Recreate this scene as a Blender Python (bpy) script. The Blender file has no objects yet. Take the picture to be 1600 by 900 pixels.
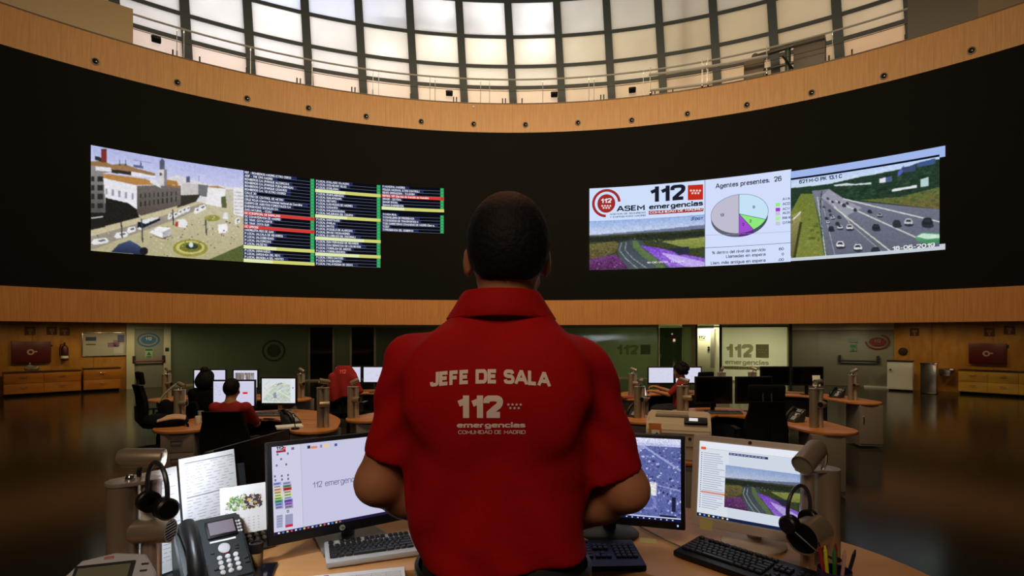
import bpy, bmesh, math, random
import numpy as np
from mathutils import Matrix, Vector
from math import sin, cos, pi, radians, atan2, sqrt

random.seed(7)
RNG = np.random.default_rng(7)
SC = bpy.context.scene
COL = SC.collection

# ------------------------------------------------------------------ camera
F = 860.0                 # focal length in pixels of the 1600 px wide frame
EYE = 1.88                # camera height above the hall floor
HORIZON = 522.0
cam_d = bpy.data.cameras.new('camera')
cam_d.sensor_width = 36.0
cam_d.lens = 36.0 * F / 1600.0
cam_d.shift_y = (HORIZON - 450.0) / 1600.0
cam_d.clip_start = 0.05
cam_d.clip_end = 200
cam = bpy.data.objects.new('camera', cam_d)
cam.location = (0, 0, EYE)
cam.rotation_euler = (pi / 2, 0, 0)
COL.objects.link(cam)
SC.camera = cam

# ------------------------------------------------------------------ view + world
SC.view_settings.view_transform = 'Standard'
SC.view_settings.look = 'None'
SC.view_settings.exposure = 0.0
SC.view_settings.gamma = 1.0
SC.view_settings.use_curve_mapping = False
w = bpy.data.worlds.new('world')
SC.world = w
w.use_nodes = True
w.node_tree.nodes['Background'].inputs[0].default_value = (0.9, 0.75, 0.55, 1)
w.node_tree.nodes['Background'].inputs[1].default_value = 0.012


def lin(c):
    out = []
    for v in c[:3]:
        v = v / 255.0
        out.append(v / 12.92 if v <= 0.04045 else ((v + 0.055) / 1.055) ** 2.4)
    return out


def light(name, kind, loc, energy, color=(255, 220, 180), target=None, size=1.0, size_y=None, spot=None, blend=0.6,
          parent=None):
    d = bpy.data.lights.new(name, kind)
    d.energy = energy
    d.color = lin(color)
    if kind == 'AREA':
        d.size = size
        if size_y:
            d.shape = 'RECTANGLE'
            d.size_y = size_y
    elif kind == 'SPOT':
        d.spot_size = radians(spot or 90)
        d.spot_blend = blend
        d.shadow_soft_size = size
    else:
        d.shadow_soft_size = size
    o = bpy.data.objects.new(name, d)
    o.location = loc
    if target is not None:
        o.rotation_euler = (Vector(target) - Vector(loc)).to_track_quat('-Z', 'Y').to_euler()
    COL.objects.link(o)
    if parent:
        o.parent = parent
    return o


# warm fill lights without fixtures, added out of view for wood bands, man and hall
light('hall_fill_light', 'AREA', (-1.6, 2.0, 14.0), 620, (255, 222, 168), (-1.0, 18, 5.5), 4.0).data.spread = radians(120)
light('hall_fill_light', 'AREA', (1.6, 2.0, 14.0), 470, (255, 220, 166), (2.0, 18, 5.5), 4.0).data.spread = radians(120)
light('hall_fill_light', 'AREA', (-0.7, -2.6, 5.2), 88, (255, 222, 190), (0, 1.15, 1.7), 1.6)  # low fill added only to brighten the standing man's back
light('hall_fill_light', 'AREA', (0.0, 9.0, 16.0), 240, (255, 225, 190), (0, 10, 0), 6.0)

# ------------------------------------------------------------------ room geometry constants
CY = 3.33                 # centre of the round hall
R = 16.67                 # radius of the drum
RW = 20.4                 # radius of the wall under the overhang
RG = 18.2                 # radius of the gallery glazing
Z_SOFFIT, Z_LB, Z_UB, Z_UT = 2.21, 3.14, 9.20, 10.23


def at_depth(x, y, Y):
    return Vector(((x - 800) / F * Y, Y, EYE - (y - HORIZON) / F * Y))


def at_z(x, y, z):
    Y = F * (EYE - z) / (y - HORIZON)
    return Vector(((x - 800) / F * Y, Y, z))


def cyl_hit(x, r):
    u = (x - 800) / F
    k = 1 + u * u
    Y = (CY + sqrt(CY * CY - k * (CY * CY - r * r))) / k
    return u * Y, Y


def th(x, r):
    X, Y = cyl_hit(x, r)
    return atan2(X, Y - CY)


def pol(t, r, z=0.0):
    return Vector((r * sin(t), CY + r * cos(t), z))


def z_at(x, y, r):
    return EYE - (y - HORIZON) / F * cyl_hit(x, r)[1]


# ------------------------------------------------------------------ materials
MATS = {}


def M(name, color=(128, 128, 128), rough=0.5, metal=0.0, var=0.06, scale=6.0, spec=0.5, bump=0.0, emit=0.0, coat=0.0):
    if name in MATS:
        return MATS[name]
    m = bpy.data.materials.new(name)
    m.use_nodes = True
    nt = m.node_tree
    b = nt.nodes['Principled BSDF']
    c = lin(color)
    tc = nt.nodes.new('ShaderNodeTexCoord')
    nz = nt.nodes.new('ShaderNodeTexNoise')
    nz.inputs['Scale'].default_value = scale
    nz.inputs['Detail'].default_value = 4
    nt.links.new(tc.outputs['Object'], nz.inputs['Vector'])
    mx = nt.nodes.new('ShaderNodeMix')
    mx.data_type = 'RGBA'
    mx.inputs[6].default_value = [min(1, v * (1 + var)) for v in c] + [1]
    mx.inputs[7].default_value = [v * (1 - var) for v in c] + [1]
    nt.links.new(nz.outputs['Fac'], mx.inputs[0])
    nt.links.new(mx.outputs[2], b.inputs['Base Color'])
    b.inputs['Roughness'].default_value = rough
    b.inputs['Metallic'].default_value = metal
    b.inputs['Specular IOR Level'].default_value = spec
    if coat:
        b.inputs['Coat Weight'].default_value = coat
        b.inputs['Coat Roughness'].default_value = 0.1
    if bump:
        bp = nt.nodes.new('ShaderNodeBump')
        bp.inputs['Strength'].default_value = bump
        bp.inputs['Distance'].default_value = 0.01
        nt.links.new(nz.outputs['Fac'], bp.inputs['Height'])
        nt.links.new(bp.outputs['Normal'], b.inputs['Normal'])
    if emit:
        b.inputs['Emission Color'].default_value = c + [1]
        b.inputs['Emission Strength'].default_value = emit
    MATS[name] = m
    return m


def wood_mat(name, c0, c1, rough=0.4, cyl=True, fx=9.0, fz=0.25, seam=0.0, spec=0.4):
    """Vertical veneer: grain runs along z, colour changes around the drum angle (or along x)."""
    if name in MATS:
        return MATS[name]
    m = bpy.data.materials.new(name)
    m.use_nodes = True
    nt = m.node_tree
    N, L = nt.nodes.new, nt.links.new
    b = nt.nodes['Principled BSDF']
    tc = N('ShaderNodeTexCoord')
    sp = N('ShaderNodeSeparateXYZ')
    L(tc.outputs['Object'], sp.inputs[0])
    cb = N('ShaderNodeCombineXYZ')
    if cyl:
        at = N('ShaderNodeMath'); at.operation = 'ARCTAN2'
        L(sp.outputs[0], at.inputs[0]); L(sp.outputs[1], at.inputs[1])
        ml = N('ShaderNodeMath'); ml.operation = 'MULTIPLY'; ml.inputs[1].default_value = 16.0
        L(at.outputs[0], ml.inputs[0])
        src = ml.outputs[0]
        mz = N('ShaderNodeMath'); mz.operation = 'MULTIPLY'; mz.inputs[1].default_value = fz
        L(sp.outputs[2], mz.inputs[0])
        L(src, cb.inputs[0]); L(mz.outputs[0], cb.inputs[1])
    else:
        src = sp.outputs[0]
        mz = N('ShaderNodeMath'); mz.operation = 'MULTIPLY'; mz.inputs[1].default_value = fz
        L(sp.outputs[0], mz.inputs[0])
        L(mz.outputs[0], cb.inputs[0]); L(sp.outputs[1], cb.inputs[1]); L(sp.outputs[2], cb.inputs[2])
    nz = N('ShaderNodeTexNoise')
    nz.inputs['Scale'].default_value = fx
    nz.inputs['Detail'].default_value = 5
    nz.inputs['Distortion'].default_value = 0.3
    L(cb.outputs[0], nz.inputs['Vector'])
    rp = N('ShaderNodeValToRGB')
    rp.color_ramp.elements[0].position = 0.36
    rp.color_ramp.elements[0].color = lin(c0) + [1]
    rp.color_ramp.elements[1].position = 0.66
    rp.color_ramp.elements[1].color = lin(c1) + [1]
    L(nz.outputs['Fac'], rp.inputs[0])
    out = rp.outputs[0]
    if seam:
        dv = N('ShaderNodeMath'); dv.operation = 'MULTIPLY'; dv.inputs[1].default_value = 1.0 / seam
        L(src, dv.inputs[0])
        fr = N('ShaderNodeMath'); fr.operation = 'FRACT'; L(dv.outputs[0], fr.inputs[0])
        lt = N('ShaderNodeMath'); lt.operation = 'LESS_THAN'; lt.inputs[1].default_value = 0.025
        L(fr.outputs[0], lt.inputs[0])
        mx = N('ShaderNodeMix'); mx.data_type = 'RGBA'
        L(lt.outputs[0], mx.inputs[0]); L(out, mx.inputs[6])
        mx.inputs[7].default_value = [v * 0.86 for v in lin(c0)] + [1]
        out = mx.outputs[2]
    L(out, b.inputs['Base Color'])
    b.inputs['Roughness'].default_value = rough
    b.inputs['Specular IOR Level'].default_value = spec
    MATS[name] = m
    return m


def pane_mat(name, color, trans=0.0, gloss=0.12, rough=0.1, diff=0.3):
    """Frosted glass: lets light from behind glow through, partly clear, with a reflecting face."""
    if name in MATS:
        return MATS[name]
    m = bpy.data.materials.new(name)
    m.use_nodes = True
    nt = m.node_tree
    N, L = nt.nodes.new, nt.links.new
    for n in list(nt.nodes):
        if n.type != 'OUTPUT_MATERIAL':
            nt.nodes.remove(n)
    out = nt.nodes['Material Output']
    tc = N('ShaderNodeTexCoord')
    nz = N('ShaderNodeTexNoise'); nz.inputs['Scale'].default_value = 1.3
    L(tc.outputs['Object'], nz.inputs['Vector'])
    mxc = N('ShaderNodeMix'); mxc.data_type = 'RGBA'
    c = lin(color)
    mxc.inputs[6].default_value = [v * 0.93 for v in c] + [1]
    mxc.inputs[7].default_value = [min(1, v * 1.05) for v in c] + [1]
    L(nz.outputs['Fac'], mxc.inputs[0])
    tl = N('ShaderNodeBsdfTranslucent'); L(mxc.outputs[2], tl.inputs[0])
    df = N('ShaderNodeBsdfDiffuse'); L(mxc.outputs[2], df.inputs[0])
    tr = N('ShaderNodeBsdfTransparent'); tr.inputs[0].default_value = [min(1, v * 1.1) for v in c] + [1]
    gl = N('ShaderNodeBsdfGlossy'); gl.inputs['Roughness'].default_value = rough
    a = N('ShaderNodeMixShader'); a.inputs[0].default_value = diff
    L(tl.outputs[0], a.inputs[1]); L(df.outputs[0], a.inputs[2])
    b = N('ShaderNodeMixShader'); b.inputs[0].default_value = trans
    L(a.outputs[0], b.inputs[1]); L(tr.outputs[0], b.inputs[2])
    d = N('ShaderNodeMixShader'); d.inputs[0].default_value = gloss
    L(b.outputs[0], d.inputs[1]); L(gl.outputs[0], d.inputs[2])
    L(d.outputs[0], out.inputs[0])
    MATS[name] = m
    return m


def screen_mat():
    if 'lit_display' in MATS:
        return MATS['lit_display']
    m = bpy.data.materials.new('lit_display')
    m.use_nodes = True
    nt = m.node_tree
    for n in list(nt.nodes):
        if n.type != 'OUTPUT_MATERIAL':
            nt.nodes.remove(n)
    at = nt.nodes.new('ShaderNodeAttribute'); at.attribute_name = 'Col'
    em = nt.nodes.new('ShaderNodeEmission'); em.inputs[1].default_value = 1.0
    nt.links.new(at.outputs['Color'], em.inputs[0])
    nt.links.new(em.outputs[0], nt.nodes['Material Output'].inputs[0])
    m.cycles.emission_sampling = 'NONE'
    MATS['lit_display'] = m
    return m


# ------------------------------------------------------------------ mesh builder
def rotz(a):
    return Matrix.Rotation(a, 4, 'Z')


def frame(o, x, z):
    """matrix with origin o, x axis x and z axis near z"""
    x = Vector(x).normalized(); z = Vector(z)
    y = z.cross(x).normalized(); z = x.cross(y).normalized()
    m = Matrix((x, y, z)).transposed().to_4x4()
    m.translation = Vector(o)
    return m


class MB:
    def __init__(self):
        self.V, self.Fc, self.MI, self.mi = [], [], [], 0
        self.T = Matrix.Identity(4)

    def raw(self, vs, fs, T=None):
        A = self.T @ T if T is not None else self.T
        n = len(self.V)
        self.V += [A @ Vector(v) for v in vs]
        self.Fc += [tuple(n + i for i in f) for f in fs]
        self.MI += [self.mi] * len(fs)
        return self

    def dump(self, bm, T=None):
        bm.verts.ensure_lookup_table()
        bm.verts.index_update()
        self.raw([v.co.copy() for v in bm.verts], [[v.index for v in f.verts] for f in bm.faces], T)
        bm.free()
        return self

    def box(self, c, s, bev=0.0, rot=None, seg=2):
        bm = bmesh.new()
        bmesh.ops.create_cube(bm, size=1.0)
        bmesh.ops.scale(bm, vec=s, verts=bm.verts)
        if bev > 0:
            bmesh.ops.bevel(bm, geom=list(bm.edges), offset=min(bev, min(s) * 0.45), segments=seg, affect='EDGES',
                            profile=0.6)
        T = Matrix.Translation(c)
        if rot is not None:
            T = T @ rot
        return self.dump(bm, T)

    def cyl(self, p0, p1, r0, r1=None, seg=20, bev=0.0):
        r1 = r0 if r1 is None else r1
        p0, p1 = Vector(p0), Vector(p1)
        d = p1 - p0
        q = d.to_track_quat('Z', 'Y').to_matrix().to_4x4()
        q.translation = p0
        L = d.length
        if bev > 0:
            pr = [(0, 0), (r0 - bev, 0), (r0, bev), (r1, L - bev), (r1 - bev, L), (0, L)]
        else:
            pr = [(0, 0), (r0, 0), (r1, L), (0, L)]
        return self.lathe(pr, seg, q)

    def lathe(self, prof, seg=24, T=None, sx=1.0, sy=1.0):
        vs, fs = [], []
        rings = []
        for r, z in prof:
            if r <= 1e-6:
                rings.append([len(vs)])
                vs.append((0, 0, z))
            else:
                ids = []
                for k in range(seg):
                    a = 2 * pi * k / seg
                    ids.append(len(vs))
                    vs.append((r * cos(a) * sx, r * sin(a) * sy, z))
                rings.append(ids)
        for A, B in zip(rings[:-1], rings[1:]):
            for k in range(seg):
                k2 = (k + 1) % seg
                if len(A) == 1 and len(B) == 1:
                    continue
                if len(A) == 1:
                    fs.append((A[0], B[k2], B[k]))
                elif len(B) == 1:
                    fs.append((A[k], A[k2], B[0]))
                else:
                    fs.append((A[k], A[k2], B[k2], B[k]))
        return self.raw(vs, fs, T)

    def ell(self, c, r, seg=20, T=None):
        n = seg // 2
        pr = [(sin(pi * i / n), -cos(pi * i / n)) for i in range(n + 1)]
        pr[0] = (0, -1); pr[-1] = (0, 1)
        A = Matrix.Translation(c) @ (T if T is not None else Matrix.Identity(4)) @ Matrix.Diagonal((r[0], r[1], r[2], 1))
        return self.lathe(pr, seg, A)

    def tube(self, pts, r, seg=8, closed=False, rs=None):
        pts = [Vector(p) for p in pts]
        n = len(pts)
        vs, fs = [], []
        nrm = None
        for i, p in enumerate(pts):
            a = pts[(i - 1) % n] if (closed or i > 0) else p
            b = pts[(i + 1) % n] if (closed or i < n - 1) else p
            t = (b - a).normalized()
            if nrm is None:
                nrm = t.orthogonal().normalized()
            else:
                nrm = (nrm - t * nrm.dot(t)).normalized()
            bn = t.cross(nrm)
            rr = rs[i] if rs else r
            for k in range(seg):
                an = 2 * pi * k / seg
                vs.append(p + (nrm * cos(an) + bn * sin(an)) * rr)
        m = n if closed else n - 1
        for i in range(m):
            j = (i + 1) % n
            for k in range(seg):
                k2 = (k + 1) % seg
                fs.append((i * seg + k, i * seg + k2, j * seg + k2, j * seg + k))
        if not closed:
            fs.append(tuple(range(seg - 1, -1, -1)))
            fs.append(tuple((n - 1) * seg + k for k in range(seg)))
        return self.raw(vs, fs)

    def prism(self, poly, z0, z1, bev=0.0, T=None, seg=2):
        bm = bmesh.new()
        vs = [bm.verts.new((p[0], p[1], z0)) for p in poly]
        f = bm.faces.new(vs)
        bm.normal_update()
        if f.normal.z > 0:
            f.normal_flip()
        ex = bmesh.ops.extrude_face_region(bm, geom=[f])
        nv = [e for e in ex['geom'] if isinstance(e, bmesh.types.BMVert)]
        bmesh.ops.translate(bm, vec=(0, 0, z1 - z0), verts=nv)
        bmesh.ops.recalc_face_normals(bm, faces=bm.faces)
        if bev > 0:
            ed = [e for e in bm.edges if abs(e.verts[0].co.z - e.verts[1].co.z) < 1e-6]
            bmesh.ops.bevel(bm, geom=ed, offset=bev, segments=seg, affect='EDGES', profile=0.6)
        return self.dump(bm, T)

    def arc(self, t0, t1, r0, r1, z0, z1, n=None, cy=0.0, skew=0.0):
        """solid arc of the round room, angle from +Y towards +X"""
        n = n or max(1, int(abs(t1 - t0) / 0.02))
        vs, fs = [], []
        for i in range(n + 1):
            t = t0 + (t1 - t0) * i / n
            for r, z in ((r0, z0), (r1, z0), (r1, z1), (r0, z1)):
                tt = t + (skew if z == z1 else 0)
                vs.append((r * sin(tt), cy + r * cos(tt), z))
        for i in range(n):
            a, b = i * 4, i * 4 + 4
            for k in range(4):
                k2 = (k + 1) % 4
                fs.append((a + k, a + k2, b + k2, b + k))
        fs.append((3, 2, 1, 0))
        e = n * 4
        fs.append((e, e + 1, e + 2, e + 3))
        return self.raw(vs, fs)

    def build(self, name, mats, parent=None, world=False, angle=35, loc=None, rot=None):
        me = bpy.data.meshes.new(name)
        vs = self.V
        if world and parent is not None:
            inv = basis_inv(parent)
            vs = [inv @ v for v in vs]
        me.from_pydata([tuple(v) for v in vs], [], self.Fc)
        mats = mats if isinstance(mats, (list, tuple)) else [mats]
        for m in mats:
            me.materials.append(m)
        if len(mats) > 1:
            me.polygons.foreach_set('material_index', self.MI)
        finish(me, angle)
        o = bpy.data.objects.new(name, me)
        COL.objects.link(o)
        if parent is not None:
            o.parent = parent
        if loc is not None:
            o.location = loc
        if rot is not None:
            o.rotation_euler = rot
        return o


def basis_inv(o):
    m = o.matrix_basis.copy()
    p = o.parent
    while p is not None:
        m = p.matrix_basis @ m
        p = p.parent
    return m.inverted()


def finish(me, angle=35):
    bm = bmesh.new()
    bm.from_mesh(me)
    bmesh.ops.recalc_face_normals(bm, faces=bm.faces)
    bm.to_mesh(me)
    bm.free()
    me.polygons.foreach_set('use_smooth', [True] * len(me.polygons))
    me.set_sharp_from_angle(angle=radians(angle))
    me.update()


def tag(o, label, cat, group=None):
    o['label'] = label
    o['category'] = cat
    if group:
        o['group'] = group
    return o


def thing(name, label, cat, loc=(0, 0, 0), rz=0.0, group=None):
    o = bpy.data.objects.new(name, None)
    o.empty_display_size = 0.1
    o.location = loc
    o.rotation_euler = (0, 0, rz)
    COL.objects.link(o)
    return tag(o, label, cat, group)


def struct(o):
    o['kind'] = 'structure'
    return o


def kids(o):
    return [c for c in bpy.data.objects if c.parent is o]


def dup(o, label=None, loc=None, rz=None, parent=None, scale=None):
    c = o.copy()
    COL.objects.link(c)
    if parent is not None:
        c.parent = parent
    for ch in kids(o):
        if ch.type == 'LIGHT':
            continue
        dup(ch, parent=c)
    if label:
        c['label'] = label
    if loc is not None:
        c.location = loc
    if rz is not None:
        c.rotation_euler = (0, 0, rz)
    if scale is not None:
        c.scale = (scale,) * 3
    return c


# ------------------------------------------------------------------ text
TXT = {}


# ------------------------------------------------------------------ lettering: own stroke alphabet
# polylines on a cap height of 1; '~' rounds the corners, '@' closes and rounds
GL = {
    'A': (.7, '0,0 .31,1 .39,1 .7,0|.13,.3 .57,.3'), 'B': (.58, '0,0 0,1|~0,1 .52,1 .52,.54 .3,.54 0,.54|~0,.54 .58,.54 .58,0 .3,0 0,0'), 'C': (.62, '~.62,.76 .58,1 0,1.02 0,-.02 .58,0 .62,.24'),
    'D': (.62, '0,0 0,1|~0,1 .3,1 .62,1 .62,0 .3,0 0,0'), 'E': (.5, '.5,1 0,1 0,0 .5,0|0,.52 .44,.52'), 'F': (.48, '.48,1 0,1 0,0|0,.5 .42,.5'), 'G': (.66, '~.64,.76 .58,1 0,1.02 0,-.02 .64,-.02 .66,.3 .66,.46|.36,.46 .66,.46'),
    'H': (.6, '0,0 0,1|.6,0 .6,1|0,.52 .6,.52'), 'I': (.0, '0,0 0,1'), 'J': (.42, '~.42,1 .42,.4 .42,-.02 .0,-.02 .0,.26'), 'K': (.6, '0,0 0,1|.56,1 .0,.42|.2,.6 .6,0'), 'L': (.46, '0,1 0,0 .46,0'),
    'M': (.74, '0,0 0,1 .37,.3 .74,1 .74,0'), 'N': (.6, '0,0 0,1 .6,0 .6,1'), 'O': (.7, '@0,0 0,1 .7,1 .7,0'), 'P': (.54, '0,0 0,1|~0,1 .54,1 .54,.44 .3,.44 0,.44'), 'Q': (.7, '@0,0 0,1 .7,1 .7,0|.42,.24 .72,-.04'),
    'R': (.58, '0,0 0,1|~0,1 .54,1 .54,.48 .3,.48 0,.48|.3,.48 .58,0'), 'S': (.56, '~.53,.78 .5,1.02 .0,1.02 .0,.54 .56,.56 .56,-.02 .03,-.02 .0,.24'), 'T': (.6, '0,1 .6,1|.3,1 .3,0'), 'U': (.6, '~0,1 0,.5 0,-.02 .6,-.02 .6,.5 .6,1'),
    'V': (.66, '0,1 .33,0 .66,1'), 'W': (.96, '0,1 .24,0 .48,1 .72,0 .96,1'), 'X': (.62, '0,0 .62,1|0,1 .62,0'), 'Y': (.62, '0,1 .31,.5 .62,1|.31,.5 .31,0'), 'Z': (.56, '0,1 .56,1 0,0 .56,0'),
    'a': (.46, '~.04,.56 .06,.74 .46,.74 .46,.5 .46,0|~.46,.42 .2,.42 .0,.4 .0,-.01 .32,-.01 .46,.14'), 'b': (.48, '0,0 0,1|@0,0 0,.72 .48,.72 .48,0'), 'c': (.42, '~.42,.54 .4,.72 0,.74 0,-.02 .4,0 .42,.18'), 'd': (.48, '.48,0 .48,1|@0,0 0,.72 .48,.72 .48,0'),
    'e': (.46, '~0,.38 .46,.38 .48,.74 0,.74 0,-.02 .42,-.02 .46,.16'), 'f': (.3, '~.3,1 .1,1.02 .1,.8 .1,.4 .1,0|0,.68 .28,.68'), 'g': (.48, '@0,0 0,.72 .48,.72 .48,0|~.48,.72 .48,.2 .48,-.28 .04,-.28 .02,-.14'), 'h': (.46, '0,0 0,1|~0,.4 0,.74 .46,.74 .46,.4 .46,0'),
    'i': (.0, '0,0 0,.7|0,.86 0,1'), 'j': (.1, '~.1,.7 .1,.0 .1,-.26 -.05,-.26|.1,.86 .1,1'), 'k': (.44, '0,0 0,1|.42,.7 .0,.28|.14,.42 .44,0'), 'l': (.0, '0,0 0,1'), 'm': (.78, '0,0 0,.7|~0,.4 0,.74 .39,.74 .39,.4 .39,0|~.39,.4 .39,.74 .78,.74 .78,.4 .78,0'),
    'n': (.46, '0,0 0,.7|~0,.4 0,.74 .46,.74 .46,.4 .46,0'), 'o': (.48, '@0,0 0,.72 .48,.72 .48,0'), 'p': (.48, '0,-.28 0,.7|@0,0 0,.72 .48,.72 .48,0'), 'q': (.48, '.48,-.28 .48,.7|@0,0 0,.72 .48,.72 .48,0'), 'r': (.28, '0,0 0,.7|~0,.4 .0,.72 .28,.72'),
    's': (.4, '~.38,.54 .36,.73 .0,.73 .0,.38 .4,.38 .4,-.01 .02,-.01 .0,.16'), 't': (.28, '~.1,.94 .1,.5 .1,.1 .1,-.01 .28,.0|0,.68 .28,.68'), 'u': (.46, '~0,.7 0,.3 0,-.02 .46,-.02 .46,.3|.46,0 .46,.7'), 'v': (.48, '0,.7 .24,0 .48,.7'), 'x': (.44, '0,0 .44,.7|0,.7 .44,0'), 'y': (.48, '0,.7 .24,.04|.48,.7 .16,-.26'), 'z': (.42, '0,.7 .42,.7 0,0 .42,0'),
    '0': (.56, '@0,0 0,1 .56,1 .56,0'), '1': (.3, '.3,1 .3,0|0,.68 .3,.86'), '2': (.54, '~.0,.72 .0,1.02 .54,1.02 .54,.62 .34,.4 .08,.04|0,0 .54,0'), '3': (.54, '~.0,.8 .04,1.02 .52,1.02 .52,.54 .2,.54|~.2,.54 .54,.54 .54,-.02 .02,-.02 .0,.22'), '4': (.58, '.44,0 .44,1 0,.28 .58,.28'),
    '5': (.54, '.5,1 .08,1 .04,.5|~.04,.5 .1,.66 .54,.68 .54,-.02 .02,-.02 .0,.2'), '6': (.54, '~.5,.82 .46,1.02 .0,1.02 .0,.3 .0,-.02 .54,-.02 .54,.62 .04,.62 .0,.34'), '7': (.52, '0,1 .52,1 .18,0'), '8': (.54, '@.04,.53 .04,1 .5,1 .5,.53|@0,0 0,.53 .54,.53 .54,0'), '9': (.54, '~.04,.18 .08,-.02 .54,-.02 .54,.7 .54,1.02 .0,1.02 .0,.38 .5,.38 .54,.66'),
    '-': (.3, '0,.4 .3,.4'), '.': (.0, '0,0 0,.1'), ',': (.06, '.06,.1 0,-.12'), ':': (.0, '0,0 0,.1|0,.5 0,.6'), '(': (.2, '~.2,1.1 .0,.9 .0,.0 .2,-.15'), ')': (.2, '~0,1.1 .2,.9 .2,.0 0,-.15'), '%': (.8, '@0,.55 0,1 .3,1 .3,.55|@.5,0 .5,.45 .8,.45 .8,0|.1,0 .7,1'), '/': (.4, '0,0 .4,1'),
}
ACC = {'Ñ': ('N', '~.1,1.18 .2,1.32 .4,1.12 .5,1.26'), 'á': ('a', '.16,.84 .32,1.02'), 'ó': ('o', '.18,.84 .34,1.02')}


def chaikin(p, closed, it=3):
    for _ in range(it):
        q = []
        n = len(p)
        if not closed:
            q.append(p[0])
        for i in range(n if closed else n - 1):
            a, b = p[i], p[(i + 1) % n]
            q.append(a * .75 + b * .25); q.append(a * .25 + b * .75)
        if not closed:
            q.append(p[-1])
            q.pop(1); q.pop(-2)
        p = q
    return p


def thick(p, closed, t):
    """ribbon of width t along a polyline, mitred joins"""
    n = len(p)
    vs, fs = [], []
    for i in range(n):
        a = p[i - 1] if (closed or i > 0) else None
        c = p[(i + 1) % n] if (closed or i < n - 1) else None
        d0 = (p[i] - a) if a is not None else (c - p[i])
        d1 = (c - p[i]) if c is not None else d0
        d0 = d0 / (np.linalg.norm(d0) + 1e-9); d1 = d1 / (np.linalg.norm(d1) + 1e-9)
        m = np.array([-(d0 + d1)[1], (d0 + d1)[0]]); L = np.linalg.norm(m)
        m = np.array([-d0[1], d0[0]]) if L < .35 else m / L
        k = m @ np.array([-d0[1], d0[0]])
        m = m / max(k, .42)
        vs += [p[i] + m * t / 2, p[i] - m * t / 2]
    for i in range(n if closed else n - 1):
        j = (i + 1) % n
        fs.append((2 * i, 2 * i + 1, 2 * j + 1, 2 * j))
    return vs, fs


def text2d(s, bold=0.0, res=2):
    """lettering with cap height .7 at size 1 -> (verts, faces), left aligned; bold thickens the strokes"""
    key = (s, bold)
    if key in TXT:
        return TXT[key]
    t = .105 + bold * 3.4
    gap = .12 + t * .62
    V, Fs, x = [], [], 0.0
    for ch in s:
        if ch == ' ':
            x += .36 + t * .4
            continue
        extra = None
        if ch in ACC:
            ch, extra = ACC[ch]
        w_, st = GL.get(ch, GL['-'])
        w_ = w_ * (1 + bold * 2.2)
        wk = GL.get(ch, GL['-'])[0] or 1
        for part in st.split('|') + ([extra] if extra else []):
            sm = part[0] in '~@'; cl = part[0] == '@'
            p, oy = [], []
            for q in part.lstrip('~@').split():
                a, b = q.split(',')
                y = float(b)
                oy.append(y)
                top = .72 if (ch.islower() and 0 <= y <= .75) else 1.0
                y = t / 2 + y * (top - t) / top if y >= 0 else y + t / 2
                p.append(np.array([float(a) * (w_ / wk if wk != 1 or GL[ch][0] else 1), y]))
            if sm:
                p = chaikin(p, cl)
            if not cl:
                for e, nb in ((0, 1), (-1, -2)):
                    d = p[e] - p[nb]
                    d = d / (np.linalg.norm(d) + 1e-9)
                    if abs(d[1]) > .5 and ((p[e][1] < t or p[e][1] > .6) if not sm else min(abs(oy[e]), abs(oy[e] - 1), abs(oy[e] - .7)) < .015):
                        p[e] = p[e] + d * t * .5
            v, f = thick(p, cl, t)
            lo_, hi_ = (-.32, 1.05) if ch in 'gpqyjQ,()' else (0.0, 1.0)
            if ch.islower() and ch not in 'bdfhiklt' and not extra:
                hi_ = .74
            v = [np.array([q[0], min(max(q[1], lo_), hi_ if not extra else 1.4)]) for q in v]
            n = len(V)
            V += [(q[0] + x + t / 2, q[1]) for q in v]
            Fs += [tuple(n + i for i in g) for g in f]
        x += w_ + gap
    v = np.array(V).reshape(-1, 2) * .7
    TXT[key] = (v, Fs)
    return TXT[key]


# ------------------------------------------------------------------ surfaces that carry pictures
class Cyl:
    """inside of the drum: u = angle * R, v = height"""
    def __init__(self, r):
        self.r = r

    def inv(self, x, y):
        return th(x, self.r) * self.r, z_at(x, y, self.r)

    def pos(self, u, v, off=0.0):
        t = np.asarray(u) / self.r
        r = self.r - off
        return np.stack([r * np.sin(t), CY + r * np.cos(t), np.asarray(v) + 0 * t], -1)


class Plane:
    def __init__(self, o, r, u):
        self.o = np.array(o, float)
        self.r = np.array(Vector(r).normalized())
        self.u = np.array(Vector(u).normalized())
        self.n = np.cross(self.r, self.u)      # towards the viewer

    def inv(self, x, y):
        d = np.array([(x - 800) / F, 1.0, -(y - HORIZON) / F])
        e = np.array([0, 0, EYE])
        t = np.dot(self.o - e, self.n) / np.dot(d, self.n)
        q = e + d * t - self.o
        return float(q @ self.r), float(q @ self.u)

    def pos(self, u, v, off=0.0):
        u = np.asarray(u, float)[..., None]; v = np.asarray(v, float)[..., None]
        return self.o + u * self.r + v * self.u + off * self.n


def lin_np(a):
    a = np.clip(np.asarray(a, float) / 255.0, 0, 1)
    return np.where(a <= 0.04045, a / 12.92, ((a + 0.055) / 1.055) ** 2.4)


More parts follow.
